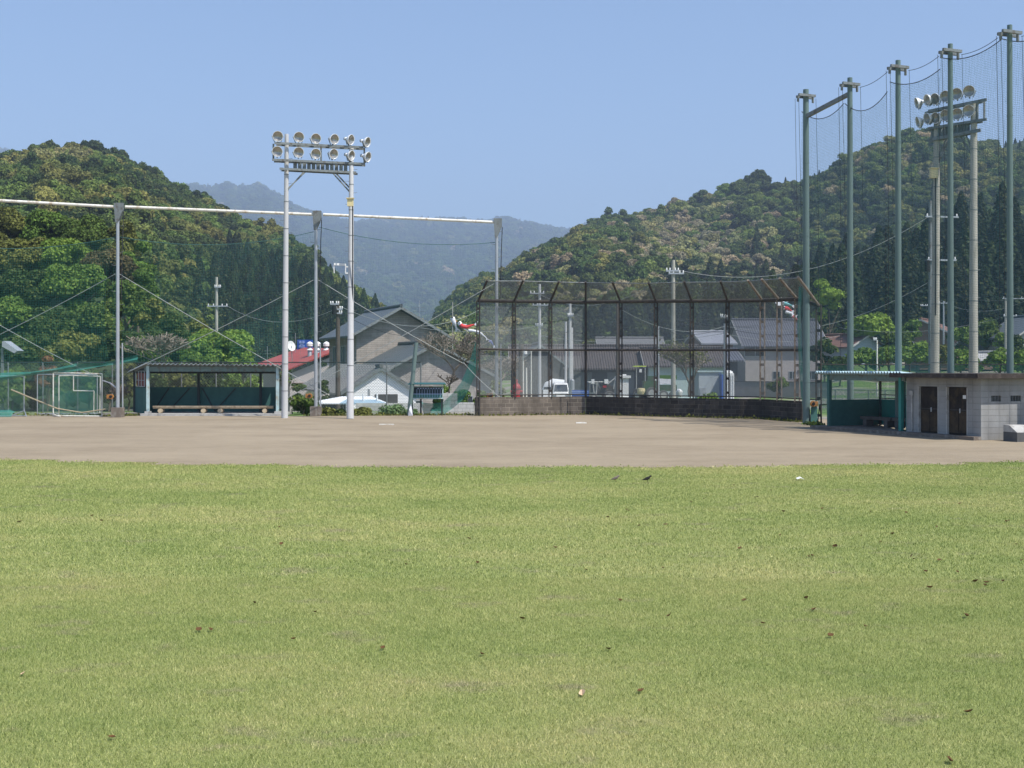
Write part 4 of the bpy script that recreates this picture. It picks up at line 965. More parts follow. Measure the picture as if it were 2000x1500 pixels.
# concrete trough boxes in the corner
for k, (s, o, w_, h_, lab, mm) in enumerate([(0.85, 0.75, 0.62, 0.3, 'dark concrete trough block at the foot of the shed side wall, with a grey lid', 'galvdark'), (1.62, 0.8, 0.7, 0.28, 'dark concrete trough block at the right picture edge below the shed vents', 'galvdark')]):
    q = sp(s, 0, o); t = thing('concrete_trough', lab, 'trough', q, group='concrete troughs beside the shed'); m = MB()
    a2 = math.atan2(sd.y, sd.x); m.box(q + Vector((0, 0, h_ / 2)), (w_, 0.7, h_), a2); m.build('body', paint('dark_concrete', (0.1, 0.1, 0.1), 0.9, var=0.2), t)
    m = MB(); tb = [(-w_ / 2, -0.35, h_ + .003), (w_ / 2, -0.35, h_ + .003), (w_ / 2, 0.35, h_ + .003), (-w_ / 2, 0.35, h_ + .003)]; Mz = Matrix.Rotation(a2, 3, 'Z')
    up = [(-w_ / 2, 0.05, h_ + 0.22), (w_ / 2, 0.05, h_ + 0.22), (w_ / 2, 0.35, h_ + 0.22), (-w_ / 2, 0.35, h_ + 0.22)]
    m.add([q + Mz @ Vector(v) for v in tb + up], [(3, 2, 1, 0), (4, 5, 6, 7), (0, 1, 5, 4), (1, 2, 6, 5), (2, 3, 7, 6), (3, 0, 4, 7)]); m.build('lid', M['concrete'], t)

# ---------------------------------------------------------------- tall poles with the ball net on the right
tn = [(1575, 51.4, 175, 0.152), (1661, 49.1, 152, 0.135), (1755, 46.4, 118, 0.13), (1857, 44.0, 86, 0.122), (1973, 41.6, 49, 0.12), (2102, 39.3, 8, 0.12)]
tall = thing('tall_ball_net', 'very tall green net on a row of grey green poles behind the right dugout', 'ball net', G(1575, 51.4))
ctops = []
for px, Y, ty, r0 in tn:
    b = G(px, Y, -0.05); tp = P(px - 1, ty, Y); m = MB(); pts = [b.lerp(tp, k / 5) for k in range(6)]; m.tube(pts, [r0 - 0.035 * k / 5 for k in range(6)], 18)
    po = m.build('pole', M['greenpole'], tall, smooth=True)
    m = MB()
    for k in (1, 2, 3, 4):
        q = b.lerp(tp, k / 4.6 - 0.09); m.tube([q, q + Vector((0, 0, 0.05))], r0 - 0.035 * (k / 4.6 - 0.09) + 0.008, 18)
    m.build('joint_collar', M['greenpole'], po)
    a = tp - Vector((0, 0, 0.28)); s_ = Vector((0.38, 0.15, 0)); m = MB(); m.beam(a - s_ + Vector((0, -0.2, 0)), a + s_ + Vector((0, -0.2, 0)), 0.09, 0.1); m.beam(a - s_ + Vector((0, 0.2, 0)), a + s_ + Vector((0, 0.2, 0)), 0.09, 0.1)
    ca = m.build('crossarm', M['galvdark'], tall)
    m = MB()
    for s in (-0.95, 0.85): m.tube([a + s_ * s, a + s_ * s - Vector((0, 0, 0.25))], 0.05, 6)
    m.build('pulley', M['galvdark'], ca)
    for k, (dx, dx2, ln) in enumerate(((-0.45, -0.4, 11.0), (-0.3, -0.22, 9.5), (0.42, 0.5, 10.0))):
        m = MB(); m.tube([a + Vector((dx, 0, -0.1)), a + Vector(((dx + dx2) / 2 + 0.04, -0.1, -ln * 0.5)), a + Vector((dx2, -0.1, -ln))], 0.008, 4); m.build('hoist_rope', M['cable'], tall)
    ctops.append(a)
m = MB(); a, b = ctops[0] - Vector((0, 0, 0.95)), ctops[1] - Vector((0, 0, 0.35)); m.beam(a + Vector((0, 0, 0.1)), b, 0.13, 0.16); m.build('tie_beam', M['galvdark'], tall)
for k in range(1, 5):
    m = MB(); m.tube(catenary(ctops[k] + Vector((0.4, 0, -0.1)), ctops[k + 1] + Vector((-0.4, 0, -0.15)), 0.1), 0.011, 5); m.build('head_cable', M['cable'], tall)
ends = [((1566, 218), (1648, 202), 21), ((1650, 202), (1733, 179), 24), ((1738, 160), (1836, 135), 14), ((1836, 112), (1957, 76), 16), ((1958, 76), (2085, 40), 18)]
for k, ((xa, ya), (xb, yb), sg) in enumerate(ends):
    Ya, Yb = tn[k][1], tn[k + 1][1]; te = catenary(P(xa, ya, Ya + 0.3), P(xb, yb, Yb + 0.3), sg / F * Ya, 12); be = [Vector((p.x, p.y, 0.6)) for p in te]
    o = panel_net(tall, te, be, 'net_panel', M['net_tall'], 6); m = MB(); m.tube(te, 0.016, 5); m.build('net_rope', M['cable'], o)
g0 = [P(x, y, 51.6) for x, y in ((1564, 560), (1562, 600), (1561, 640), (1563, 690), (1566, 750), (1572, 800), (1580, 824))]
m = MB(); m.sheet([[p + Vector((-0.08, 0, 0)) for p in g0], [p + Vector((0.04, -0.15, 0)) for p in g0], [p + Vector((0.16, 0, 0)) for p in g0]]); m.build('gathered_net', M['net_thick'], tall, fix=False)
m = MB(); m.prism([G(1583, 51.2, 0), G(1597, 51.2, 0), G(1596, 51.2, 1.0), G(1585, 51.2, 0.7)], (0.05, 0.3, 0)); m.build('teal_sleeve', M['teal'], tall)
winch(tall, G(1588, 51.1, 0.85), -1)

# ---------------------------------------------------------------- fences
def mesh_fence(label, pts, h, nposts, mat_, post_mat, rail=True, r_=0.035, rail_mat=None):
    """pts: ground points of the line"""
    pts = [Vector(p) for p in pts]; t = thing('chain_link_fence', label, 'fence', pts[0])
    Ls = [(b - a).length for a, b in zip(pts[:-1], pts[1:])]; tot = sum(Ls)
    def on(s):
        for a, b, l_ in zip(pts[:-1], pts[1:], Ls):
            if s <= l_ + 1e-6: return a.lerp(b, min(1, s / l_))
            s -= l_
        return pts[-1]
    for k in range(nposts):
        q = on(tot * k / (nposts - 1)); m = MB(); m.tube([q, q + Vector((0, 0, h))], r_, 8); m.build('post', post_mat, t)
    for a, b in zip(pts[:-1], pts[1:]):
        u = Vector((0, 0, 1)); m = MB(); m.sheet([[a + u * 0.03, b + u * 0.03], [a + u * h, b + u * h]]); m.build('mesh_panel', mat_, t, fix=False)
        if rail:
            m = MB(); m.tube([a + u * h, b + u * h], 0.03, 6); m.build('top_rail', rail_mat or post_mat, t)
    return t
mesh_fence('tall chain link fence behind the left dugout, running from the practice frames to the scoreboard', [G(-120, 63.2), G(250, 63.4), G(560, 63.6), G(822, 63.0)], 2.62, 15, M['chain_left'], M['galvdark'], rail_mat=M['dirtsteel'])
mesh_fence('green mesh fence behind the right dugout and the block shed', [G(1604, 62), G(1800, 60), G(2080, 56)], 2.5, 9, M['chain_green'], M['rust'])
mesh_fence('low wire fence seen through the right dugout', [G(1600, 70, 0.0), G(1900, 66, 0.0)], 1.1, 10, M['chain_back'], M['galvdark'])

# pale block wall beside the scoreboard
wl = thing('block_wall', 'stepped pale concrete block wall between the scoreboard and the backstop', 'wall', G(895, 64.5)); m = MB()
m.box(((X(866, 65) + X(893, 65)) / 2, 65, -0.4 + 0.6), (X(893, 65) - X(866, 65), 0.15, 2.0 - 0.42)); m.build('high_section', M['block_pale'], wl)
m = MB(); m.box(((X(893.3, 65) + X(926, 65)) / 2, 65, -0.2 + 0.15), (X(926, 65) - X(893.3, 65), 0.15, 1.1)); m.build('low_section', M['block_pale'], wl)

# ---------------------------------------------------------------- scoreboard and leaning pole
sY = 60.4; sb = thing('scoreboard', 'small green scoreboard with a grid of score cells on dark legs', 'scoreboard', G(834, sY))
x0, x1 = X(804, sY), X(865, sY); zt, z_b = Z(755, sY), Z(778, sY); xm = (x0 + x1) / 2; w = x1 - x0
m = MB(); m.box((xm, sY, (zt + z_b) / 2), (w, 0.07, zt - z_b)); m.build('board', M['boarddark'], sb)
m = MB()
for zc, hh in ((zt, 0.05), (z_b, 0.05)): m.box((xm, sY - 0.03, zc), (w + 0.06, 0.1, hh))
for xc in (x0, x1): m.box((xc, sY - 0.032, (zt + z_b) / 2), (0.05, 0.1, zt - z_b - 0.05))
m.build('frame', M['postblue'], sb)
m = MB(); zr = z_b + (zt - z_b) * 0.37
m.box((xm, sY - 0.045, zr), (w - 0.06, 0.02, 0.025))
for k in range(11):
    xx = x0 + w * (0.17 + k * 0.083)
    m.box((xx, sY - 0.047, (z_b + zt) / 2 - 0.03), (0.012, 0.02, (zt - z_b) * 0.72))
m.build('cell_lines', M['signtext'], sb)
m = MB(); m.box((xm, sY - 0.038, (z_b + zr) / 2), (w - 0.06, 0.008, zr - z_b - 0.04)); m.build('lower_row', M['boardlight'], sb)
m = MB()
for k in range(10):
    xx = x0 + w * (0.21 + k * 0.083); m.box((xx, sY - 0.041, zt - 0.09), (0.045, 0.006, 0.05)); 
m.build('inning_numbers', M['signtext'], sb)
m = MB(); m.prism([(x0 - 0.15, sY - 0.5, zt + 0.1), (x1 + 0.18, sY - 0.5, zt + 0.1), (x1 + 0.08, sY + 0.2, zt + 0.17), (x0 - 0.1, sY + 0.2, zt + 0.17)], (0, 0, 0.03)); m.build('roof', M['boardgreen'], sb)
for px, yy in ((805, sY + 0.05), (820.5, sY + 0.5), (863, sY + 0.05)):
    m = MB(); m.box((X(px, sY), yy, z_b / 2), (0.08, 0.08, z_b)); m.build('leg', M['dirtsteel'], sb)
m = MB(); m.tube([P(799, 810, 60.0), P(813, 669, 60.0)], [0.11, 0.1], 10); solo(m, 'leaning_pole', M['greenpole'], 'leaning grey pole standing behind the scoreboard', 'pole', G(799, 60.0), smooth=True)
m = MB(); m.sheet([[P(802, 790, 59.9), P(803, 790, 59.9)], [P(799, 800, 59.85), P(805, 801, 59.85)], [P(797, 812, 59.9), P(806, 812, 59.8)]]); m.v += []; solo(m, 'cloth_rag', M['cloth'], 'white rag hanging at the foot of the leaning pole', 'rag', G(801, 59.9))

# ---------------------------------------------------------------- practice net frames on the left
def pipe_frame(name, label, cat, segs, Y, net=None, r_=0.03, mat_='whitepipe', group=None):
    base = G(segs[0][0][0], Y); t = thing(name, label, cat, base, group=group); m = MB()
    for (a, b) in segs: m.tube([P(a[0], a[1], Y + (a[2] if len(a) > 2 else 0)), P(b[0], b[1], Y + (b[2] if len(b) > 2 else 0))], r_, 8)
    m.build('pipe_frame', M[mat_], t, smooth=True)
    if net:
        m = MB(); m.sheet([[P(x, y, Y + 0.04) for x, y in net[:2]], [P(x, y, Y + 0.04) for x, y in net[2:]]]); m.build('net', M['net_frame'], t, fix=False)
    return t
pipe_frame('practice_net_frame', 'large square practice net frame of white pipe in front of the left fence', 'practice net', [((104, 812), (104, 728)), ((104, 728), (199.5, 730)), ((199.5, 730), (199, 814)), ((104, 812), (199, 813)), ((103, 809), (118, 814, -0.7))], 59.0, net=((104, 728), (199.5, 730), (104, 811), (199, 812)), group='practice net frames by the left fence')
pipe_frame('practice_net_frame', 'L-shaped pitching screen of white pipe leaning inside the square practice frame', 'practice net', [((143.5, 733), (143.5, 763)), ((143.5, 763), (183.5, 763.5)), ((183.5, 763.5), (183, 813)), ((115, 734), (115, 812)), ((115, 734), (143.5, 733)), ((115, 812), (183, 813)), ((143.5, 733.5), (196, 735)), ((196, 735), (195, 812))], 59.6, net=((115, 764), (183.5, 764), (115, 811), (183, 812)), r_=0.025, group='practice net frames by the left fence')
pipe_frame('practice_net_frame', 'grey pipe practice frame standing behind and left of the square white one', 'practice net', [((73, 812), (73, 731)), ((73, 731), (190, 732)), ((190, 732), (190, 812)), ((73, 808), (190, 808))], 60.3, net=((73, 731), (190, 732), (73, 808), (190, 808)), r_=0.024, mat_='galv', group='practice net frames by the left fence')
pipe_frame('practice_net_frame', 'low pipe goal frame with green net at the left edge of the picture', 'practice net', [((47, 735), (47, 800)), ((47, 800), (52, 814, -0.6)), ((-30, 733), (47, 735)), ((-30, 812), (50, 812)), ((47, 802), (20, 813))], 59.4, net=((-30, 734), (47, 735), (-30, 812), (47, 812)), r_=0.024, mat_='galv', group='practice net frames by the left fence')
m = MB(); m.tube([P(22, 761, 59.2), P(60, 777, 59.2), P(112, 798, 58.8), P(160, 806, 58.7), P(207, 799, 58.7)], 0.035, 6); solo(m, 'bamboo_pole', M['bamboo'], 'long bent bamboo pole leaning across the practice net frames', 'pole', P(60, 777, 59.2))
m = MB(); m.tube([P(200, 743, 59.4), P(215, 748, 59.2), P(226, 757, 58.8)], 0.03, 6); solo(m, 'bent_pipe', M['galv'], 'bent grey pipe leaning on the leftmost ball net post', 'pipe', P(200, 743, 59.4))
pts = [P(x, y, 58.6) for x, y in ((-60, 806), (-30, 807), (0, 808), (15, 807), (27, 811))]
m = MB(); m.sheet([[p + Vector((0, 0.2, 0.16)) for p in pts], [p + Vector((0, -0.15, 0.1)) for p in pts], [Vector((p.x, p.y - 0.3, 0.02)) for p in pts]]); solo(m, 'net_heap', M['net_thick'], 'heap of bright green net lying at the left picture edge', 'net', pts[0])

# ---------------------------------------------------------------- small things on the field
m = MB(); a = G(755, 5760 / (829.5 - HZ), 0.0); m.box(a + Vector((0, 0, 0.015)), (0.6, 0.15, 0.03)); solo(m, 'pitching_plate', M['whitepipe'], 'white rubber plate on the dirt in front of the left dugout end', 'pitching plate', a)
m = MB(); a = G(1135, 5760 / (826.5 - HZ), 0.0); m.prism([a + Vector(v) for v in ((-0.22, -0.2, 0.0), (0.22, -0.2, 0.0), (0.22, 0.1, 0.0), (0, 0.28, 0.0), (-0.22, 0.1, 0.0))], (0, 0, 0.035)); solo(m, 'home_plate', M['whitepipe'], 'white home plate on the dirt in front of the backstop', 'home plate', a)
def bird(label, px, py, mat_, s, turn, belly):
    Y = 5760 / (py - HZ); b = G(px, Y, 0.004); t = thing('small_bird', label, 'bird', b, group='birds on the lawn'); c, sn = math.cos(turn), math.sin(turn)
    def L_(x, y, z): return b + Vector((c * x - sn * y, sn * x + c * y, z)) * s
    path = [(-0.13, 0.055, .006), (-0.09, 0.065, .012), (-0.05, 0.08, .028), (0.0, 0.095, .042), (0.04, 0.112, .036), (0.062, 0.135, .024), (0.08, 0.152, .024), (0.098, 0.152, .018), (0.112, 0.148, .007), (0.132, 0.144, .002)]
    m = MB(); m.tube([L_(x, 0, z) for x, z, r_ in path], [r_ * s for x, z, r_ in path], 12); m.build('body', mat_, t, smooth=True)
    m = MB(); m.prism([L_(-0.11, -0.02, 0.075), L_(0.03, -0.043, 0.125), L_(0.04, -0.043, 0.09), L_(-0.03, -0.04, 0.07)], Vector((0, 0, 0.001)) + (L_(0, -0.008, 0) - L_(0, 0, 0))); m.prism([L_(-0.11, 0.02, 0.075), L_(0.03, 0.043, 0.125), L_(0.04, 0.043, 0.09), L_(-0.03, 0.04, 0.07)], (L_(0, 0.008, 0) - L_(0, 0, 0))); m.build('wings', mat_, t)
    for q in (-0.015, 0.015):
        m = MB(); m.tube([L_(0.0, q, 0.07), L_(0.01, q, 0.03), L_(0.0, q, 0.0), L_(0.025, q, 0.0)], 0.003 * s, 5); m.build('leg', M['orange'] if belly else M['black'], t)
bird('brown grey bird standing on the lawn, left of the dark one', 1202, 941, M['birdgrey'], 0.78, 0.15, True)
bird('dark brown bird standing on the lawn, right of the grey one', 1264, 942.5, M['birddark'], 0.85, 0.1, False)
def leaf_mesh(seed, L_, mat_):
    r = random.Random(seed); m = MB(); n = 6; rows = [[], [], []]
    cur = r.uniform(0.25, 0.5); tw = r.uniform(-0.4, 0.4)
    for i in range(n + 1):
        f = i / n; w_ = L_ * 0.3 * math.sin(math.pi * min(1, f * 0.93 + 0.05)) + 0.0005; xx = (f - 0.5) * L_; zz = cur * L_ * (f - 0.5) ** 2 * 2
        rows[0].append(Vector((xx, -w_, zz + w_ * (0.7 + tw)))); rows[1].append(Vector((xx, 0, zz))); rows[2].append(Vector((xx, w_, zz + w_ * (0.7 - tw))))
    m.sheet(rows); bl = m.build('fallen_leaf', mat_, None, fix=False, smooth=True); return bl
LV = [(388, 1236, 1), (411, 1235, 2), (550, 1066, 1), (573, 1253, 0), (941, 1283, 0), (1307, 1207, 1), (1252, 1356, 0), (1892, 1397, 1), (1855, 1493, 0), (1137, 1361, 3), (1816, 1152, 1), (933, 1103, 0), (1524, 1048, 0), (1445, 1075, 1), (1211, 1177, 0), (1295, 1113, 0), (616, 1200, 0), (916, 1055, 1), (793, 1106, 2),
      (1145, 1117, 0), (1228, 1000, 0), (1300, 1028, 3), (1248, 1030, 1), (1530, 1002, 0), (1700, 1002, 0), (1875, 986, 0), (1835, 1098, 1), (1927, 1142, 0), (1905, 1140, 1), (1960, 1139, 0), (1924, 1147, 0), (1870, 1121, 0), (1780, 1090, 0), (1785, 1096, 0), (1830, 1032, 0), (1743, 1046, 0), (1682, 1050, 0), (1579, 1090, 0), (1631, 1071, 1),
      (1506, 960, 0), (1433, 950, 0), (1475, 974, 0), (1479, 973, 0), (1350, 983, 0), (1375, 977, 0), (1606, 996, 0), (1224, 998, 0), (1187, 1013, 0), (1165, 1003, 0), (1586, 1089, 1), (1917, 960, 0), (1970, 1020, 0), (1985, 1066, 0), (1965, 1021, 0), (198, 1020, 1), (180, 1010, 0), (38, 1022, 2), (45, 1322, 3), (218, 1447, 0), (497, 1182, 0),
      (748, 1271, 0), (1020, 1213, 0), (1189, 1273, 0), (1454, 1177, 0), (1490, 1222, 0), (1590, 1195, 1), (1690, 1228, 0), (1888, 1208, 1), (1622, 1247, 2), (1575, 1173, 1), (1627, 1123, 0), (1742, 1045, 0), (1808, 1120, 0), (1720, 1061, 0), (1770, 1004, 0), (1995, 1098, 0), (546, 1032, 0), (1085, 1073, 0)]
kinds = [('dark brown curled dead leaf lying on the lawn', 'deadleaf', 0.85), ('large brown curled dead leaf lying on the lawn', 'deadleaf', 1.2), ('orange brown dead leaf lying on the lawn', 'deadleaf', 1.0), ('pale pinkish dead leaf lying on the lawn', 'paleleaf', 1.1)]
masters = {}; groups_ = {}
near_lab = {(388, 1236): 'brown dead leaf, left one of the pair on the left lawn', (411, 1235): 'orange brown dead leaf, right one of the pair on the left lawn', (1137, 1361): 'pale round dead leaf alone on the near lawn', (1892, 1397): 'brown dead leaf on the near lawn at the right, far from others', (1855, 1493): 'brown dead leaf cut by the bottom edge of the picture at the right',
            (1252, 1356): 'brown dead leaf on the near lawn just right of the pale round leaf', (941, 1283): 'dark pointed dead leaf alone in the middle of the near lawn', (1307, 1207): 'arched brown dead leaf right of the middle of the lawn', (573, 1253): 'small brown dead leaf on the left lawn, right of the leaf pair', (550, 1066): 'reddish dead leaf on the left lawn, halfway to the dirt', (45, 1322): 'pink dead leaf standing in the lawn near the left edge', (218, 1447): 'dark dead leaf in the bottom left corner of the lawn', (1816, 1152): 'large dark brown dead leaf left of the leaf cluster at the right'}
for i, (px, py, k) in enumerate(LV):
    Y = 5760 / (py - HZ); key = (k, i % 3)
    if key not in masters:
        o = leaf_mesh(50 + k * 3 + i % 3, 0.075 * kinds[k][2], M[kinds[k][1]]); masters[key] = o
    else:
        o = masters[key].copy(); col.objects.link(o)
    o.location = G(px, Y, 0.022); o.rotation_euler = (random.uniform(-0.3, 0.3), random.uniform(-0.3, 0.3), random.uniform(0, 6.28)); s = random.uniform(0.72, 1.05); o.scale = (s, s, s)
    dep_ = 'far lawn, close to the dirt' if py < 985 else 'middle lawn' if py < 1070 else 'nearer middle lawn' if py < 1160 else 'near lawn'
    lat_ = 'far left' if px < 400 else 'left' if px < 800 else 'centre' if px < 1250 else 'right' if px < 1650 else 'far right'
    tag(o, near_lab.get((px, py)), 'leaf', 'fallen leaves on the lawn')
    if (px, py) not in near_lab: groups_.setdefault((k, dep_, lat_), []).append((px, py, o))
ORD = 'leftmost second third fourth fifth sixth seventh eighth ninth tenth eleventh twelfth'.split()
KN = ['dark brown dead leaf', 'large brown dead leaf', 'orange brown dead leaf', 'pale pinkish dead leaf']
for (k, dep_, lat_), L__ in groups_.items():
    L__.sort(key=lambda q: (q[0], q[1]))
    for i, (px, py, o) in enumerate(L__):
        if len(L__) == 1: o['label'] = 'lone %s on the %s, %s' % (KN[k], dep_.replace(', close to the dirt', ''), lat_)
        elif i == 0: o['label'] = 'leftmost %s on the %s, %s' % (KN[k], dep_.replace(', close to the dirt', ''), lat_)
        else: o['label'] = '%s %s from the left on the %s, %s' % (ORD[i], KN[k], dep_.replace(', close to the dirt', ''), lat_)
m = MB(); a = G(1563, 5760 / (938.5 - HZ), 0.03); m.sheet([[a + Vector((-0.07, -0.05, 0)), a + Vector((0, -0.06, 0.03)), a + Vector((0.08, -0.04, 0))], [a + Vector((-0.08, 0.06, 0.02)), a + Vector((0, 0.05, 0.05)), a + Vector((0.07, 0.06, 0.01))]])
solo(m, 'paper_scrap', M['white'], 'crumpled white paper scrap on the far lawn near the dirt', 'litter', a)
# ================================================================== VILLAGE
def house(name, label, loc, W_, L_, eave, ridge, yaw, wallm, roofm, over=0.45, wins=(), cat='house', over_g=None, cap=True, group=None, rise=0.0, fascia='white'):
    """gable house; local x = gable width, local y = along the ridge, front gable faces -y"""
    t = thing(name, label, cat, loc, yaw, group); h = W_ / 2; l_ = L_ / 2; og = over if over_g is None else over_g
    m = MB(); m.prism([(-h, -l_, 0), (h, -l_, 0), (h, -l_, eave), (0, -l_, ridge), (-h, -l_, eave)], (0, L_, 0)); m.build('walls', wallm, t, local=True)
    sl = (ridge - eave) / h; th = 0.16
    for s in (-1, 1):
        e = h + over; ze = ridge - sl * e + 0.04; m = MB()
        m.prism([(0, -l_ - og, ridge + 0.04), (s * e, -l_ - og, ze), (s * e, -l_ - og, ze + th), (0, -l_ - og, ridge + 0.04 + th)], (0, L_ + 2 * og, 0)); r_ = m.build('roof_slope', roofm, t, local=True)
        m = MB()
        for yy in (-l_ - og - 0.03, l_ + og - 0.01):
            m.prism([(0, yy, ridge - 0.02), (s * e, yy, ze - 0.04), (s * e, yy, ze + th + 0.02), (0, yy, ridge + th + 0.06)], (0, 0.04, 0))
        m.build('barge_board', M['galvdark'] if fascia != 'white' else M['concrete'], r_, local=True)
    if cap:
        m = MB(); m.tube([(0, -l_ - og - 0.06, ridge + th + 0.12), (0, l_ + og + 0.06, ridge + th + 0.12)], 0.14, 8); m.build('ridge_cap', roofm, t, local=True)
    for wn_ in wins:
        face, u, z, w, hh = wn_[:5]; mt = wn_[5] if len(wn_) > 5 else M['glass']
        def T(a, b, d):
            if face == 'f': return Vector((a, -l_ - d, b))
            if face == 'r': return Vector((h + d, a, b))
            return Vector((-h - d, a, b))
        def bx_(m, a0, a1, b0, b1, d0, d1):
            p, q = T((a0 + a1) / 2, (b0 + b1) / 2, (d0 + d1) / 2), None
            m.box(p, (a1 - a0, d1 - d0, b1 - b0) if face == 'f' else (d1 - d0, a1 - a0, b1 - b0))
        m = MB(); bx_(m, u - w / 2, u + w / 2, z, z + hh, -0.03, 0.02); pn = m.build('window' if mt is M['glass'] else 'opening', mt, t, local=True)
        if mt is M['glass']:
            m = MB(); f_ = 0.06
            bx_(m, u - w / 2 - f_, u + w / 2 + f_, z - f_, z, 0.0, 0.07); bx_(m, u - w / 2 - f_, u + w / 2 + f_, z + hh, z + hh + f_, 0.0, 0.07)
            for a in (u - w / 2 - f_, u - 0.03, u + w / 2): bx_(m, a, a + f_, z, z + hh, 0.0, 0.065)
            m.build('frame', M['galv'], pn, local=True)
    return t
def hz_(px, Y): return gzf(X(px, Y), Y)

# big two storey house, front gable toward the field
Yh = 100.0; base = hz_(776, Yh); rz_ = Z(600, Yh) - base; ez = Z(645, Yh) - base
house('house', 'large two storey house with beige siding and grey gable roof left of the bare tree', (X(777, Yh) - 1.8, Yh + 5.2, base), 7.0, 10.0, ez - 0.25, rz_ - 0.15, R(21), M['siding'], M['tile'], 0.75, over_g=0.9,
      wins=[('l', -3.0, 4.3, 1.6, 1.7), ('l', -0.4, 4.3, 1.4, 1.7), ('l', 2.6, 4.3, 1.4, 1.7), ('l', -3.0, 1.2, 1.6, 1.7)], fascia='grey')
Yw = 93.0; base = hz_(850, Yw)
house('house_wing', 'lower gabled wing with grey brown siding in front of the large beige house', (X(847, Yw) - 1.7, Yw + 4, base), 9.6, 8.0, Z(737, Yw) - base, Z(672, Yw) - base - 0.1, R(24), M['siding2'], M['tile'], 0.6, over_g=0.7, wins=[('f', -1.8, 0.6, 1.8, 1.1), ('f', 2.4, 0.8, 1.6, 1.2)], fascia='grey')
Yg = 80.0; base = hz_(745, Yg)
house('garage', 'white garage gable with a dark square opening, beside the scoreboard', (X(745, Yg) - 0.45, Yg + 2.8, base), 4.5, 5.5, Z(765, Yg) - base, Z(722.5, Yg) - base, R(9), M['whitesiding'], M['greysheet'], 0.35, over_g=0.22, wins=[('f', 0.32, 1.72, 1.5, 0.78, M['darkwall']), ('f', -0.8, 1.75, 0.14, 1.1, M['galv'])], cat='garage', fascia='grey')
# long grey sheet roof left of the garage
Ys = 84.0; base = hz_(650, Ys); t = thing('storehouse', 'low storehouse with a wide grey sheet roof behind the right floodlight pole', 'storehouse', G(650, Ys, base))
a, b, c, d = P(575, 752, Ys - 2.2), P(706, 772, Ys - 2.2), P(772, 717, Ys + 3), P(660, 714, Ys + 3)
m = MB(); m.prism([P(578, 760, Ys - 2.2), P(700, 778, Ys - 2.2), c, d], (0, 0, 0.12)); m.build('sheet_roof', M['greysheet'], t)
m = MB(); m.tube([c, d], 0.13, 8); m.build('ridge_cap', M['greysheet'], t)
m = MB(); m.prism([G(590, Ys - 1.5, base), G(698, Ys - 1.5, base), G(740, Ys + 2.5, base), G(640, Ys + 2.5, base)], (0, 0, 1.75)); m.build('walls', M['darkwall'], t)
# red roofed building
Yr = 125.0; base = hz_(620, Yr)
t = thing('house', 'pale pink walled building under a wide low red metal roof', 'house', G(610, 120, base)); pw = paint('pale_pink_wall', (0.62, 0.55, 0.53), 0.8, var=0.08)
aF, eF, eB, aB = P(664, 684, 118), P(554, 727, 118), P(503, 712, 130), P(588, 681, 131); rE = P(735, 712, 122); rB = P(690, 706, 133)
m = MB(); m.prism([eF, aF, aB, eB], (0, 0, 0.14)); m.build('roof_slope', M['redroof'], t)
m = MB(); m.prism([aF + Vector((.01, 0, 0)), rE, rB, aB + Vector((.01, 0, 0))], (0, 0, 0.14)); m.build('roof_slope', M['redroof'], t)
m = MB(); q0, q1, q2 = eF + Vector((0.5, 0.5, -0.15)), aF + Vector((0, 0.5, -0.25)), rE + Vector((-0.4, 0.3, -0.15)); m.prism([q0, q1, q2, Vector((q2.x, q2.y, base)), Vector((q0.x, q0.y, base))], (0.0, 0.2, 0)); m.build('gable_wall', pw, t)
m = MB(); q3 = eB + Vector((0.6, 0, -0.15)); m.prism([q0 + Vector((0, 0.21, 0)), Vector((q0.x, q0.y + 0.21, base)), Vector((q3.x, q3.y, base)), q3], (0.2, 0, 0)); m.build('side_wall', pw, t)
m = MB(); m.beam(q0.lerp(q1, 0.0) + Vector((0.2, -0.05, -0.9)), Vector((q1.x, q1.y, q0.z - 0.9)) + Vector((0, -0.05, 0)), 0.08, 0.06); m.build('wall_band', M['brownwall'], t)
t = thing('satellite_dish', 'white round satellite dish on a thin mast at the left edge of the red roof', 'satellite dish', P(571, 690, 118)); m = MB()
q = P(569, 675.5, 117.6); Mx = Matrix.Translation(q) @ Vector((0.75, -0.6, 0.25)).to_track_quat('Z', 'Y').to_matrix().to_4x4(); m.lathe([(0.001, -0.12), (0.25, -0.09), (0.5, 0.0)], Mx, 18, cap=False); m.build('dish', M['white'], t); m = MB(); m.tube([q, P(571, 705, 118)], 0.04, 6); m.build('mast', M['galv'], t)
for k, px in enumerate((605, 620.5, 637.5)):
    q = P(px, 682, 121); t = thing('roof_ventilator', ['white capped roof ventilator nearest the blue sign', 'middle one of the three white capped roof ventilators, beside the steel net post', 'white capped roof ventilator farthest right above the red roof'][k], 'ventilator', q, group='ventilators on the red roof')
    m = MB(); Mx = Matrix.Translation(q); m.lathe([(0.24, -1.2), (0.2, 0.1), (0.16, 0.15), (0.16, 0.3)], Mx, 14); m.build('shaft', M['galv'], t, smooth=True)
    m = MB(); m.lathe([(0.26, 0.28), (0.31, 0.31), (0.31, 0.56), (0.22, 0.66), (0.08, 0.74), (0.001, 0.76)], Mx, 16, cap=False); m.build('cap', M['white'], t, smooth=True)
    m = MB(); m.lathe([(0.28, -0.12), (0.32, -0.1), (0.24, 0.03), (0.16, 0.06)], Mx, 16, cap=False); m.build('collar', M['white'], t, smooth=True)
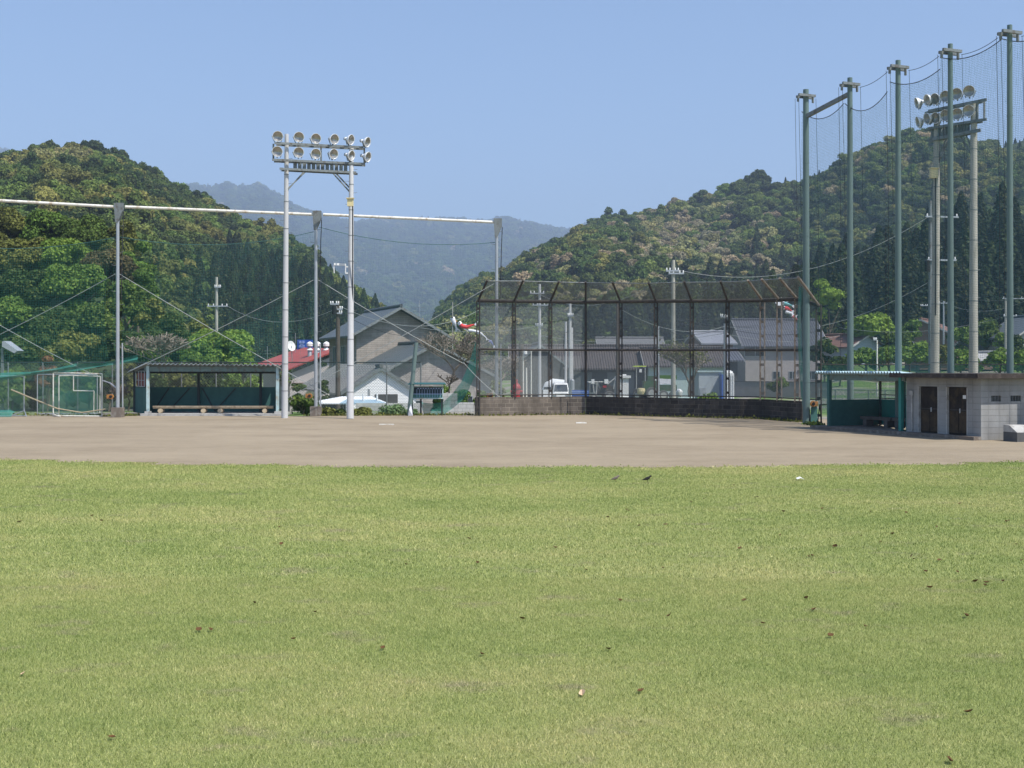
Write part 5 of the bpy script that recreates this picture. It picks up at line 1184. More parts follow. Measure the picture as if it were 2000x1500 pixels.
def text_part(s, pos, size, mat_, parent, name='lettering', yaw=0):
    cu = bpy.data.curves.new(name, 'FONT'); cu.body = s; cu.size = size; cu.align_x = 'CENTER'; cu.align_y = 'CENTER'; cu.extrude = 0.01
    tmp = bpy.data.objects.new('tmp', cu); col.objects.link(tmp); dg = bpy.context.evaluated_depsgraph_get(); dg.update()
    me = bpy.data.meshes.new_from_object(tmp.evaluated_get(dg)); bpy.data.objects.remove(tmp); me.name = name; me.materials.clear(); me.materials.append(mat_)
    o = bpy.data.objects.new(name, me); col.objects.link(o); o.parent = parent; o.location = Vector(pos) - origin(parent); o.rotation_euler = (R(90), 0, yaw); return o
t = thing('roof_sign', 'blue square sign with pale lettering standing behind the red roof', 'sign', P(590, 690, 130)); m = MB(); a, b = P(581, 664.5, 130), P(611, 682.5, 130)
m.box(((a.x + b.x) / 2, 130, (a.z + b.z) / 2 - 0.1), (b.x - a.x, 0.25, a.z - b.z + 0.3)); m.build('board', M['blue'], t)
text_part('\u6d77\u5cb8', P(589.5, 668.7, 129.8), 0.34, M['signtext'], t); text_part('SHOP', P(589.5, 672.6, 129.8), 0.13, M['signtext'], t); text_part('\u5546\u5e97', P(589.5, 676.8, 129.8), 0.34, M['signtext'], t)
m = MB(); m.tube([G(586, 130.3, hz_(590, 130)), P(586, 684, 130.3)], 0.08, 6); m.tube([G(606, 130.3, hz_(590, 130)), P(606, 684, 130.3)], 0.08, 6); m.build('support', M['galvdark'], t)
# low white canopy roof
Yc = 73.0; base = hz_(700, Yc); t = thing('carport', 'low carport with a pale white sheet roof behind the fence beside the floodlight pole', 'carport', G(700, Yc, base))
m = MB(); m.prism([P(598, 789, Yc - 1.5), P(760, 790, Yc - 1.5), P(726, 776, Yc + 2.2), P(668, 776, Yc + 2.2)], (0, 0, 0.06)); m.build('roof', M['whiteroof'], t)
m = MB(); m.prism([P(664, 789.5, Yc - 1.6), P(758, 790.5, Yc - 1.6), P(735, 783, Yc - 0.2), P(675, 783, Yc - 0.2)], (0, 0, 0.075)); m.build('blue_sheet', M['tarp'], t)
for px in (612, 670, 740):
    m = MB(); m.tube([G(px, Yc - 1.2, base), P(px, 787, Yc - 1.2)], 0.05, 6); m.build('post', M['galvdark'], t)
for px in (709.5, 736.5):
    m = MB(); m.tube([P(px, 784, Yc - 0.7), P(px, 769, Yc - 0.7)], 0.055, 8); m.tube([P(px - 2.6, 770, Yc - 0.7), P(px + 2.6, 770, Yc - 0.7)], 0.03, 6); m.build('vent_pipe', M['white'], t)
m = MB(); m.box(G(690, Yc + 1.2, base + 0.5), (5.0, 0.12, 0.9)); m.build('rear_panel', M['darkwall'], t)
m = MB(); m.box(G(760, 67.4, -0.1), (3.6, 0.15, 1.0)); m.box(G(715, 67.6, -0.15), (1.0, 0.15, 0.7)); solo(m, 'low_wall', M['block_pale'], 'low pale block wall behind the weeds left of the scoreboard', 'wall', G(760, 67.4, -0.6))
# barn behind the backstop
Yb = 120.0; base = hz_(1230, Yb)
bt = house('barn', 'long barn with a weathered brown grey corrugated roof behind the backstop', (X(1178, Yb + 4), Yb + 4, base), 8.0, 17.5, Z(716, Yb) - base, Z(678, Yb + 4) - base - 0.1, R(-90), M['darkwall'], M['brownroof'], 0.8,
      wins=[('r', -6.0, 0.1, 2.2, 2.4, M['greywall']), ('r', -2.6, 0.1, 2.4, 2.4, M['greywall']), ('r', 1.4, 0.1, 2.6, 2.4, M['greywall']), ('r', 5.2, 0.1, 2.4, 2.4, M['galvdark'])], cat='barn')
corr_sheet(P(1032, 717.5, Yb - 0.4), P(1268, 717.5, Yb - 0.4), P(1032, 711, Yb + 0.6), P(1268, 711, Yb + 0.6), 54, 0.05, 'eave_sheets', M['brownroof'], bt, 4)
base = hz_(1350, 118); house('shed', 'mint green walled shed with a low brown roof, right of the tractor', (X(1330, 122), 122.0, base), 7.0, 7.2, Z(714, 119) - base, Z(684, 122) - base, R(-90), M['mint'], M['brownroof'], 0.5, cat='shed', wins=[('r', 1.0, 0.2, 1.2, 2.0, M['darkwall'])])
base = hz_(1045, 112); house('shed', 'narrow dark gabled shed with its end toward the backstop, left of the long barn', (X(1048, 115), 115.0, base), 4.4, 5.0, Z(712, 113) - base, Z(676, 113) - base, R(5), M['darkwall'], M['greysheet'], 0.4, cat='shed', fascia='grey')
base = hz_(1225, 150); house('house', 'house with a pale ridged tile roof peeping above the brown barn roof', (X(1229, 152), 152.0, base), 6.0, 7.5, Z(681, 150) - base, Z(664, 152) - base, R(-90), M['greywall'], paint('pale_tile', (0.17, 0.17, 0.17), 0.6, var=0.2), 0.4)
base = hz_(1395, 135); house('house', 'dark house with a pale sheet covered upper roof left of the large grey tiled house', (X(1385, 139), 139.0, base), 8.0, 3.2, Z(672, 136) - base, Z(652, 139) - base, R(-84), M['brownwall'], paint('pale_sheet', (0.26, 0.27, 0.3), 0.5, var=0.1), 0.4, wins=[('r', 0.5, 3.0, 1.4, 0.9)])
base = hz_(1390, 128); house('house', 'low building with a dark tiled roof behind the small budding tree', (X(1386, 129), 129.0, base), 6.0, 4.6, Z(704, 126) - base, Z(687, 129) - base, R(-88), M['darkwall'], M['tile2'], 0.6)
# big house on the right behind the backstop
Yq = 150.0; base = hz_(1500, Yq)
hb = house('house', 'large house with a grey blue tiled roof behind the right end of the backstop', (X(1513, Yq + 3), Yq + 3.2, base), 8.6, 9.6, Z(672, Yq) - base, Z(625, Yq + 3) - base - 0.2, R(-86), paint('pale_stone_wall', (0.36, 0.33, 0.32), 0.85, var=0.1, scale=1.5), M['tile2'], 0.7, over_g=0.6,
      wins=[('r', -3.6, Z(695, 147) - base, 2.6, 1.2), ('r', 3.2, Z(695, 147) - base, 2.2, 1.2), ('r', -1.0, Z(740, 147) - base, 0.8, 0.85), ('r', 1.0, Z(740, 147) - base, 0.8, 0.85), ('r', 3.3, Z(741, 147) - base, 1.6, 0.95)])
m = MB(); a, b = P(1441, 673, 146.6), P(1492, 673, 146.6); m.prism([a + Vector((0, -1.1, 0)), b + Vector((0, -1.1, 0)), b + Vector((0, 1.5, 1.0)), a + Vector((0, 1.5, 1.0))], (0, 0, 0.12)); hb_r = MB(); 
m.build('window_hood', M['tile2'], hb, local=False) if False else None
t = thing('block_wall', 'grey block garden wall in front of the large grey roofed house', 'wall', G(1500, 98, 0)); m = MB(); m.beam(G(1430, 98, 0.6), G(1622, 94, 0.6), 0.15, 1.2); m.build('blocks', paint('garden_wall', (0.25, 0.23, 0.22), 0.9, var=0.12), t)
m = MB(); m.beam(G(1430, 98, 1.22), G(1622, 94, 1.22), 0.22, 0.05); m.build('coping', M['darkwall'], t)
# hillside houses on the right
base = hz_(1658, 150); house('house', 'small hillside house with a blue grey gable and red brown roof between two net poles', (X(1660, 151), 152.0, base - 0.4), 5.0, 6.5, Z(676, 149) - base + 0.4, Z(656, 149) - base + 0.4, R(28), M['bluewall'], M['oldtile'], 0.6, wins=[('f', 0, 1.0, 1.2, 0.9)])
base = hz_(1708, 158); house('house', 'hillside house with a grey roof among bright shrubs, left of the third net pole', (X(1712, 160), 160.0, base), 5.0, 6.0, Z(668, 157) - base, Z(654, 157) - base, R(-70), M['bluewall'], M['tile'], 0.5)
base = hz_(1808, 172); house('house', 'old brown house with a red brown tiled roof high behind the weathered floodlight pole', (X(1812, 173), 173.0, base), 7.5, 8.0, Z(652, 169) - base, Z(626, 169) - base, R(-30), M['brownwall'], M['oldtile'], 0.8)
base = hz_(1835, 140); house('shed', 'low red brown roofed shed below the old brown house', (X(1835, 140), 140.0, base), 4.0, 6.5, Z(703, 138) - base, Z(694, 140) - base, R(-84), M['brownwall'], M['oldtile'], 0.4, cat='shed')
base = hz_(1940, 160); house('house', 'dark timber house with a small white eave, left of the rightmost tall net pole', (X(1944, 162), 162.0, base), 6.0, 6.5, Z(672, 158) - base, Z(650, 160) - base, R(-80), M['darkwall'], M['tile'], 0.6)
base = hz_(1912, 140); house('shed', 'small wooden shed with a pale sloping roof among bushes above the block shed', (X(1916, 140), 140.0, base), 3.2, 3.6, Z(704, 138) - base, Z(692, 138) - base, R(25), M['brownwall'], M['concrete'], 0.5, cat='shed')
base = hz_(2010, 150); house('house', 'grey roofed house cut by the right picture edge, beside the rightmost tall net pole', (X(2012, 152), 152.0, base), 7.5, 7.0, Z(655, 148) - base, Z(618, 148) - base, R(8), paint('pale_grey_wall', (0.3, 0.3, 0.3), 0.8), M['tile'], 0.7)
# eave lamp corner at the far left
t = thing('roof_corner', 'pale grey roof corner of a building at the left picture edge above the fence', 'roof', P(10, 678, 66)); m = MB(); m.prism([P(4, 667, 66), P(8, 666, 66), P(34, 685, 66), P(28, 690, 66), P(4, 677, 66)], (0, 0.9, 0)); m.build('roof_edge', M['galv'], t); m = MB(); m.beam(P(5, 680, 66.3), G(5, 66.3), 0.12, 0.12); m.build('post', M['galvdark'], t)
# storage cabinets behind the wall
t = thing('storage_shed', 'small pale grey prefabricated storage shed behind the backstop wall', 'shed', G(1386, 86, -0.5)); zt = Z(727, 86)
m = MB(); a, b = X(1365, 86), X(1409, 86); m.box(((a + b) / 2, 87.0, (zt - 0.6) / 2), (b - a, 2.0, zt + 0.6)); m.build('cabin', paint('cabin_grey', (0.4, 0.44, 0.46), 0.6, var=0.08), t)
m = MB(); m.box(((a + b) / 2, 87.0, zt + 0.05), (b - a + 0.2, 2.2, 0.1)); m.build('roof', M['mint'], t); m = MB(); m.box((a + 0.28, 85.98, 0.55), (0.42, 0.04, 0.7)); m.build('hatch', M['galv'], t)
t = thing('portable_toilet', 'white and blue portable cabin beside the pale grey storage shed', 'cabin', G(1422, 85, -0.5)); zt = Z(729, 85); a, b, c = X(1410, 85), X(1418, 85), X(1434, 85)
m = MB(); m.box(((b + c) / 2, 85.6, (zt - 0.5) / 2), (c - b, 1.2, zt + 0.5)); m.build('body', M['white'], t)
m = MB()
for k in range(4): m.box((b + 0.07 + k * (c - b) / 4.2, 84.985, (zt - 0.5) / 2), (0.03, 0.03, zt + 0.2))
m.build('ribs', M['galv'], t); m = MB(); m.box(((a + b) / 2, 85.6, (zt - 0.5) / 2 - 0.05), (b - a - 0.006, 1.1, zt + 0.4)); m.build('blue_side', M['bluetruck'], t)
m = MB(); m.lathe([(c - b, 0)] and [((c - b) * 0.58, 0.0), ((c - b) * 0.5, 0.12), (0.1, 0.2)], Matrix.Translation(((b + c) / 2, 85.6, zt)), 12); m.build('roof', M['white'], t)

# white gate pillar
t = thing('gate_pillar', 'white square gate pillar with a wider cap behind the backstop wall', 'pillar', G(1219, 72, -0.4)); a, b = X(1212, 72), X(1228, 72); zt = Z(738, 72)
m = MB(); m.box(((a + b) / 2, 72.3, (zt - 0.5) / 2), (b - a, 0.5, zt + 0.5)); m.build('shaft', M['white'], t); m = MB(); m.box(((a + b) / 2, 72.3, zt + 0.06), (b - a + 0.25, 0.72, 0.14)); m.build('cap', M['white'], t); m = MB(); m.box(((a + b) / 2, 72.3, zt + 0.16), (0.25, 0.2, 0.1)); m.build('finial', M['white'], t)
m = MB(); m.box(G(1205, 72.6, (Z(735, 72) - 0.5) / 2), (0.26, 0.3, Z(735, 72) + 0.5)); m.build('grey_post', M['galv'], t)

# ---------------------------------------------------------------- vehicles and machines
def wheel(parent, c, r_, w_, axis, name='wheel'):
    q = Matrix.Translation(c) @ Vector(axis).to_track_quat('Z', 'Y').to_matrix().to_4x4(); m = MB(); m.lathe([(r_ * 0.62, -w_ / 2), (r_ * 0.95, -w_ / 2), (r_, -w_ * 0.3), (r_, w_ * 0.3), (r_ * 0.95, w_ / 2), (r_ * 0.62, w_ / 2)], q, 20)
    wh = m.build(name, M['tyre'], parent, smooth=True); m = MB(); m.lathe([(r_ * 0.6, -w_ * 0.52), (r_ * 0.55, -w_ * 0.4), (r_ * 0.2, -w_ * 0.35), (r_ * 0.2, -w_ * 0.55), (r_ * 0.2, w_ * 0.55), (r_ * 0.2, w_ * 0.35), (r_ * 0.55, w_ * 0.4), (r_ * 0.6, w_ * 0.52)], q, 16); m.build('rim', M['rim'], wh); return wh
Yv = 98.0; zb = Z(748, Yv) - 1.62; t = thing('white_van', 'white van facing the field behind the backstop wall', 'van', G(1096, Yv, zb)); cx = X(1096, Yv); hw = 0.66
def vsec(y, pts): return [Vector((cx + x, y, zb + z)) for x, z in pts]
sec = lambda w0, w1, z0, z1: [(-w0, z0), (w0, z0), (w0, 0.9 if z1 > 1.0 else z1 * 0.9), (w1, z1 - 0.06), (w1 - 0.12, z1), (-w1 + 0.12, z1), (-w1, z1 - 0.06), (-w0, 0.9 if z1 > 1.0 else z1 * 0.9)]
m = MB(); secs = [(Yv - 0.05, sec(hw - 0.06, hw - 0.1, 0.35, 0.82)), (Yv + 0.05, sec(hw, hw - 0.03, 0.3, 0.9)), (Yv + 0.55, sec(hw, hw - 0.12, 0.28, 1.55)), (Yv + 0.8, sec(hw, hw - 0.1, 0.28, 1.62)), (Yv + 3.2, sec(hw, hw - 0.1, 0.28, 1.62)), (Yv + 3.35, sec(hw, hw - 0.08, 0.3, 1.5))]
n8 = 8; vs = [v for y, p in secs for v in vsec(y, p)]; fs = [(i * n8 + k, i * n8 + (k + 1) % n8, (i + 1) * n8 + (k + 1) % n8, (i + 1) * n8 + k) for i in range(len(secs) - 1) for k in range(n8)] + [tuple(range(n8)), tuple((len(secs) - 1) * n8 + k for k in reversed(range(n8)))]
m.add(vs, fs); m.build('body', M['white'], t)
m = MB(); m.prism([Vector((cx - 0.55, Yv + 0.06, zb + 0.96)), Vector((cx + 0.55, Yv + 0.06, zb + 0.96)), Vector((cx + 0.48, Yv + 0.46, zb + 1.47)), Vector((cx - 0.48, Yv + 0.46, zb + 1.47))], (0, -0.025, 0.012)); m.build('windscreen', M['glass'], t)
for s in (-1, 1):
    m = MB(); m.box((cx + s * (hw + 0.0), Yv + 1.6, zb + 1.2), (0.1, 1.6, 0.4)); m.build('side_window', M['glass'], t)
    m = MB(); m.box((cx + s * 0.5, Yv - 0.05, zb + 0.68), (0.26, 0.08, 0.16)); m.build('headlight', M['galv'], t)
    m = MB(); m.box((cx + s * (hw + 0.12), Yv + 0.35, zb + 1.0), (0.12, 0.08, 0.18)); m.build('mirror', M['black'], t)
    for yy in (0.6, 2.7): wheel(t, (cx + s * (hw - 0.08), Yv + yy, zb + 0.28), 0.28, 0.16, (1, 0, 0))
m = MB(); m.box((cx, Yv - 0.08, zb + 0.42), (1.2, 0.08, 0.2)); m.build('bumper', M['black'], t)
# second vehicle roof behind the van
m = MB(); cx2 = X(1086, 104); z2 = Z(748, 104); m.tube([(cx2 - 0.85, 104, z2 - 0.75), (cx2 - 0.6, 104, z2 - 0.3), (cx2 - 0.2, 104, z2 - 0.1), (cx2 + 0.75, 104, z2 - 0.12)], [0.4, 0.5, 0.5, 0.4], 10); m.box((cx2, 104, z2 - 1.0), (2.2, 1.3, 0.9))
t = thing('parked_car', 'pale car parked behind the white van', 'car', (cx2, 104, z2 - 1.7)); m.build('body', M['whiteroof'], t, smooth=True); m = MB(); m.box((cx2 - 0.75, 103.6, z2 - 0.5), (0.6, 0.3, 0.35)); m.build('window', M['glass'], t)
for s in (-0.7, 0.7): wheel(t, (cx2 + s, 103.4, z2 - 1.4), 0.28, 0.16, (0, 1, 0))
# blue kei truck
Yk = 92.0; zb = Z(747, Yk) - 1.75 ; t = thing('small_truck', 'small blue truck with a dark cab beside the white van', 'truck', G(1140, Yk, zb)); x0, x1 = X(1112, Yk), X(1150, Yk)
m = MB(); m.box(((x0 + x1) / 2, Yk, zb + 0.95), (x1 - x0, 0.05, 0.42)); m.box(((x0 + x1) / 2, Yk + 1.3, zb + 0.95), (x1 - x0, 0.05, 0.42)); m.box(((x0 + x1) / 2, Yk + 0.65, zb + 0.72), (x1 - x0 - 0.01, 1.2, 0.06)); m.box((x0 + 0.03, Yk + 0.65, zb + 0.95), (0.05, 1.24, 0.42)); m.build('cargo_bed', M['bluetruck'], t)
m = MB()
for k in range(3): m.box(((x0 + x1) / 2, Yk - 0.03, zb + 0.82 + k * 0.13), (x1 - x0 - 0.1, 0.02, 0.03))
m.build('bed_ribs', M['signtext'], t)
m = MB(); m.prism([(x1 + 0.02, Yk, zb + 0.45), (x1 + 1.0, Yk, zb + 0.45), (x1 + 0.98, Yk, zb + 1.0), (x1 + 0.72, Yk, zb + 1.72), (x1 + 0.05, Yk, zb + 1.75)], (0, 1.3, 0)); m.build('cab', M['galvdark'], t)
m = MB(); m.prism([(x1 + 0.14, Yk - 0.02, zb + 1.05), (x1 + 0.86, Yk - 0.02, zb + 1.05), (x1 + 0.66, Yk - 0.02, zb + 1.6), (x1 + 0.14, Yk - 0.02, zb + 1.62)], (0, 0.05, 0)); m.build('door_window', M['glass'], t)
m = MB(); m.box((x1 + 0.4, Yk + 0.65, zb + 1.78), (0.85, 1.3, 0.06)); m.build('cab_roof', M['white'], t)
for xx in (x0 + 0.35, x1 + 0.6): wheel(t, (xx, Yk + 0.05, zb + 0.28), 0.28, 0.15, (0, 1, 0)); wheel(t, (xx, Yk + 1.25, zb + 0.28), 0.28, 0.15, (0, 1, 0))
# cultivator with long handles (left machine)
Ym = 84.0; zg = -0.6; t = thing('farm_cultivator', 'dark farm cultivator with lever arms beside the white gate pillar', 'farm machine', G(1180, Ym, zg)); c = lambda px, py, dy=0: P(px, py, Ym + dy)
m = MB(); m.prism([c(1165, 772), c(1200, 770), c(1203, 757), c(1188, 750), c(1170, 757)], (0, 0.9, 0)); m.box(c(1182, 753, 0.4), (0.5, 0.5, 0.4)); m.build('engine_body', M['machinedark'], t)
m = MB()
for a, b, r_ in (((1160, 768), (1158, 746), .05), ((1158, 746), (1176, 746), .045), ((1176, 746), (1190, 745), .04), ((1164, 771), (1166, 747), .06), ((1185, 752), (1202, 738), .05), ((1202, 738), (1198, 760), .04)): m.tube([c(*a), c(*b)], r_, 6)
m.build('lever_arm', M['rim'], t, smooth=True)
m = MB(); m.box(c(1158, 745), (0.2, 0.2, 0.3)); m.box(c(1184, 745), (0.25, 0.2, 0.3)); m.build('white_guard', M['white'], t)
wheel(t, c(1190, 776, -0.2), 0.42, 0.25, (0, 1, 0)); wheel(t, c(1160, 778, -0.1), 0.3, 0.2, (0, 1, 0))
m = MB(); m.box(c(1181, 755, -0.1), (0.25, 0.1, 0.15)); m.build('red_cover', M['redpost'], t)
# tractor with lime canopy
t = thing('tractor', 'green tractor under a lime yellow canopy, right of the white gate pillar', 'tractor', G(1262, Ym, zg)); m = MB()
m.prism([c(1236, 774), c(1262, 774), c(1262, 757), c(1240, 760)], (0, 0.8, 0)); m.build('hood', M['machinedark'], t); m = MB(); m.box(c(1271, 758, 0.5), (1.1, 1.1, 1.0)); m.build('cab_base', M['machine'], t)
m = MB(); m.box(c(1270, 742, 0.5), (0.45, 0.8, 0.55)); m.build('seat', M['machine'], t)
m = MB(); m.prism([c(1238, 716.5), c(1262, 716.5), c(1263, 714.5), c(1240, 714)], (0, 1.2, 0)); m.build('canopy', M['lime'], t)
for px in (1243, 1260):
    for dy in (0.1, 1.1):
        m = MB(); m.tube([c(px, 760, dy), c(px, 716, dy)], 0.03, 6); m.build('canopy_post', M['rim'], t)
m = MB(); m.box(c(1251, 724), (0.16, 0.1, 0.22)); m.build('mirror', M['white'], t); m = MB(); m.lathe([(0.2, 0), (0.28, 0.2), (0.26, 0.4), (0.1, 0.42)], Matrix.Translation(c(1252, 770, -0.3)), 12); m.build('bucket', M['cream'], t)
wheel(t, c(1273, 768, -0.1), 0.42, 0.3, (0, 1, 0)); wheel(t, c(1273, 768, 1.2), 0.42, 0.3, (0, 1, 0)); wheel(t, c(1244, 772, 0.0), 0.28, 0.2, (0, 1, 0)); wheel(t, c(1244, 772, 1.1), 0.28, 0.2, (0, 1, 0))
t = thing('farm_trailer', 'green trailer with a white and red side panel behind the tractor', 'trailer', G(1300, Ym + 2, zg)); c = lambda px, py, dy=0: P(px, py, Ym + 2 + dy)
m = MB(); m.prism([c(1280, 764), c(1322, 764), c(1322, 752), c(1280, 752)], (0, 1.2, 0)); m.build('bed', M['machine'], t); m = MB(); m.box(c(1286, 745, 0), (0.7, 0.06, 0.4)); m.box(c(1302, 745, 0), (0.45, 0.06, 0.35)); m.box(c(1314, 746, 0), (0.4, 0.06, 0.4)); m.build('white_panel', M['cloth'], t)
m = MB(); m.box(c(1301, 737, 0.4), (1.4, 0.8, 0.3)); m.build('green_load', foliage('green_load', (0.12, 0.3, 0.03)), t); wheel(t, c(1296, 772, -0.1), 0.35, 0.22, (0, 1, 0)); wheel(t, c(1316, 772, -0.1), 0.35, 0.22, (0, 1, 0))
m = MB(); m.lathe([(0.16, 0.0), (0.2, 0.1), (0.2, 0.36), (0.1, 0.46), (0.05, 0.5)], Matrix.Translation(P(1326.5, 776, 72)), 12); solo(m, 'plastic_jug', M['white'], 'small white plastic jug standing behind the backstop wall', 'jug', P(1326.5, 776, 72), smooth=True)
m = MB(); q = P(1009, 777, 80); m.lathe([(0.28, -0.4), (0.24, 0.0), (0.22, 0.55), (0.28, 0.6), (0.28, 0.7), (0.2, 0.85), (0.08, 0.95), (0.07, 1.2)], Matrix.Translation(q), 14); t = thing('fire_hydrant', 'red hydrant post behind the left part of the backstop', 'hydrant', q); m.build('post', M['redpost'], t, smooth=True); m = MB(); m.tube([q + Vector((-0.4, 0, 0.4)), q + Vector((0.4, 0, 0.4))], 0.1, 8); m.build('outlet', M['redpost'], t)

# ---------------------------------------------------------------- utility poles
def upole(label, px, top, Y, r_=0.15, arms=(), mat_='polecon', extra=None, base=None, cat='utility pole', bands=False):
    b = G(px, Y, hz_(px, Y) - 0.2 if base is None else base); t = thing('utility_pole', label, cat, b); m = MB(); tp = P(px, top, Y); m.tube([b, b.lerp(tp, 0.5), tp], [r_, r_ * 0.85, r_ * 0.7], 10); m.build('pole', M[mat_], t, smooth=True)
    for (py, x0, x1, dy) in arms:
        a, b2 = P(x0, py, Y - 0.15), P(x1, py + dy, Y - 0.15); m = MB(); m.beam(a, b2, 0.09, 0.09); ar = m.build('crossarm', M['galv'], t)
        for f in (0.05, 0.3, 0.72, 0.95):
            m = MB(); q = a.lerp(b2, f); m.lathe([(0.03, 0.03), (0.055, 0.07), (0.03, 0.1), (0.05, 0.14), (0.02, 0.19)], Matrix.Translation(q), 8); m.build('insulator', M['white'], ar)
    if extra: extra(t, Y)
    return t
def ex_box(px, py, w_, h_, mt):
    def f(t, Y): m = MB(); q = P(px, py, Y - 0.25); m.lathe([(w_ / 2, -h_ / 2), (w_ / 2, h_ / 2), (w_ * 0.3, h_ / 2 + 0.06)], Matrix.Translation(q), 12); m.build('transformer', M[mt], t, smooth=True)
    return f
upole('utility pole with a white crossarm rising above the bright green tree', 423, 541, 95, 0.15, [(561, 419, 431, 0), (598, 405, 445, 0)], 'polecon2')
upole('dark weathered utility pole with clustered insulators left of the right floodlight pole', 660, 588, 76, 0.17, [(594, 645, 662, 0), (604, 652, 669, 0), (612, 650, 668, 0)], 'poledark', ex_box(653, 606, 0.3, 0.5, 'black'))
upole('slim grey utility pole with two thin crossarms behind the left half of the backstop', 1054, 555, 92, 0.14, [(573, 1035, 1063, 0), (596, 1040, 1072, 0), (636, 1046, 1060, 0)])
upole('grey utility pole with a small box, right of the white van', 1113.5, 587, 80, 0.12, [(617, 1109, 1120, 0)], 'polecon', ex_box(1118, 752, 0.28, 0.6, 'galv'))
upole('short grey pole standing just left of the pole with a small box', 1105, 628, 100, 0.12, [], 'polecon')
upole('pair pole of grey steel ending low, just right of the pole with a small box', 1117, 640, 100, 0.13, [], 'polecon')
upole('brown rusty pole directly behind the middle post of the backstop', 1206, 590, 70, 0.11, [], 'poledark')
upole('slim grey pole between the tractor and the tall concrete pole', 1285, 638, 78, 0.12, [], 'galv')
upole('tallest concrete utility pole behind the backstop, rising above its top rail', 1315, 508, 76, 0.16, [(529, 1301, 1326, 0), (534, 1306, 1336, 0)], 'polecon2')
upole('blue grey pole carrying white lamps in front of the dark shaded house wall', 1416, 632, 82, 0.13, [(618, 1407, 1420, 3)], 'galv')
upole('dark thick stump pole beside the narrow dark shed', 1018, 672, 84, 0.25, [], 'poledark')
upole('thin white pole with a small lamp right of the dark stump pole', 1022, 684, 80, 0.06, [], 'whitepipe', ex_box(1026, 688, 0.25, 0.25, 'white'))
upole('thin white pole between the dark shed and the slim utility pole', 1037.5, 686, 80, 0.05, [], 'whitepipe')
upole('white marker pole right of the small lamp pole, half hidden behind the net post', 1028, 718, 84, 0.08, [], 'whitepipe')
upole('utility pole with wide crossarms and a black transformer behind the weathered floodlight pole', 1817, 392, 74, 0.13, [(423, 1808, 1872, 1), (508, 1811, 1868, 0)], 'galvdark', ex_box(1811, 520, 0.35, 0.65, 'black'))
upole('small far utility pole with short crossarms on the hillside near the old brown house', 1843, 588, 150, 0.12, [(592, 1828, 1852, 0), (597, 1798, 1812, 0)], 'galv')
upole('slim white lamp pole in front of the hillside shrubs', 1713, 664, 100, 0.08, [(664, 1706, 1712, 0)], 'whitepipe')
upole('utility pole behind the rightmost tall net pole with a wide white crossarm', 1964, 583, 130, 0.16, [(583, 1958, 2010, 0), (617, 1960, 1986, 0)], 'polecon2')
def antenna(label, px, top, bot, Y, w_=10):
    q = P(px, bot, Y); t = thing('tv_antenna', label, 'antenna', q); m = MB(); m.tube([q, P(px, top, Y)], 0.025, 5); m.build('mast', M['galv'], t)
    m = MB()
    for k, f in enumerate((0.25, 0.4)):
        z = top + (bot - top) * f; m.tube([P(px - w_, z, Y), P(px + w_, z, Y)], 0.012, 4)
        for j in range(-4, 5): m.tube([P(px + j * w_ / 4.2, z, Y - 0.35), P(px + j * w_ / 4.2, z, Y + 0.35)], 0.01, 4)
    m.build('elements', M['galvdark'], t)
antenna('tv antenna above the right roof slope of the large beige house', 819, 587, 640, 104, 11)
antenna('tv antenna on the left of the red roof, beside the floodlight pole', 522, 676, 712, 112, 7); antenna('tv antenna beside the blue sign behind the red roof', 577, 650, 690, 128, 9)
# wires
wires = [('three wires crossing behind the backstop from the concrete pole to the hillside', [((1336, 531, 76), (1811, 423, 74), 1.4), ((1330, 529, 76), (1811, 425, 74), 1.6), ((1336, 534, 76), (1812, 432, 74), 1.9)]),
         ('bundled cables from the box pole to the lamp pole behind the backstop', [((1117, 609, 80), (1206, 640, 72), 1.1), ((1206, 600, 70), (1416, 637, 82), 0.8), ((1206, 602, 70), (1416, 640, 82), 0.9), ((1416, 637, 82), (1812, 552, 74), 1.3), ((1416, 640, 82), (1812, 555, 74), 1.5)]),
         ('high thin wires running along the village behind the backstop', [((940, 606, 95), (1054, 573, 92), 0.3), ((1054, 575, 92), (1315, 530, 76), 1.4), ((1054, 598, 92), (1315, 536, 76), 1.6), ((820, 640, 95), (1054, 636, 92), 0.4), ((1054, 640, 92), (1315, 640, 78), 0.5), ((1054, 655, 92), (1420, 650, 82), 0.6), ((1315, 620, 77), (1420, 618, 82), 0.2)]),
         ('low service wires crossing in front of the grey roofed house', [((1315, 630, 77), (1620, 600, 120), 1.0), ((1416, 652, 82), (1640, 655, 130), 0.6), ((1315, 622, 77), (1520, 628, 120), 0.5)]),
         ('thin wires between the left utility pole and the dark pole', [((430, 545, 95), (660, 560, 90), 1.2), ((445, 598, 95), (655, 604, 76), 1.0), ((440, 600, 95), (655, 612, 76), 1.3), ((668, 600, 76), (935, 606, 95), 1.2), ((668, 612, 76), (880, 640, 95), 1.0)]),
         ('thin wires over the hillside on the right', [((1570, 602, 150), (1843, 590, 150), 1.5), ((1843, 590, 150), (2010, 584, 130), 1.2), ((1820, 560, 74), (2080, 545, 90), 1.2), ((1640, 640, 140), (1964, 618, 130), 1.0)])]
for lab, ws in wires:
    q = P(*ws[0][0]); t = thing('power_line', lab, 'wires', q)
    for k, (a, b, s) in enumerate(ws):
        m = MB(); m.tube(catenary(P(*a), P(*b), s, 16), 0.014, 4); m.build('wire', M['wirelight'] if k % 2 else M['cable'], t)

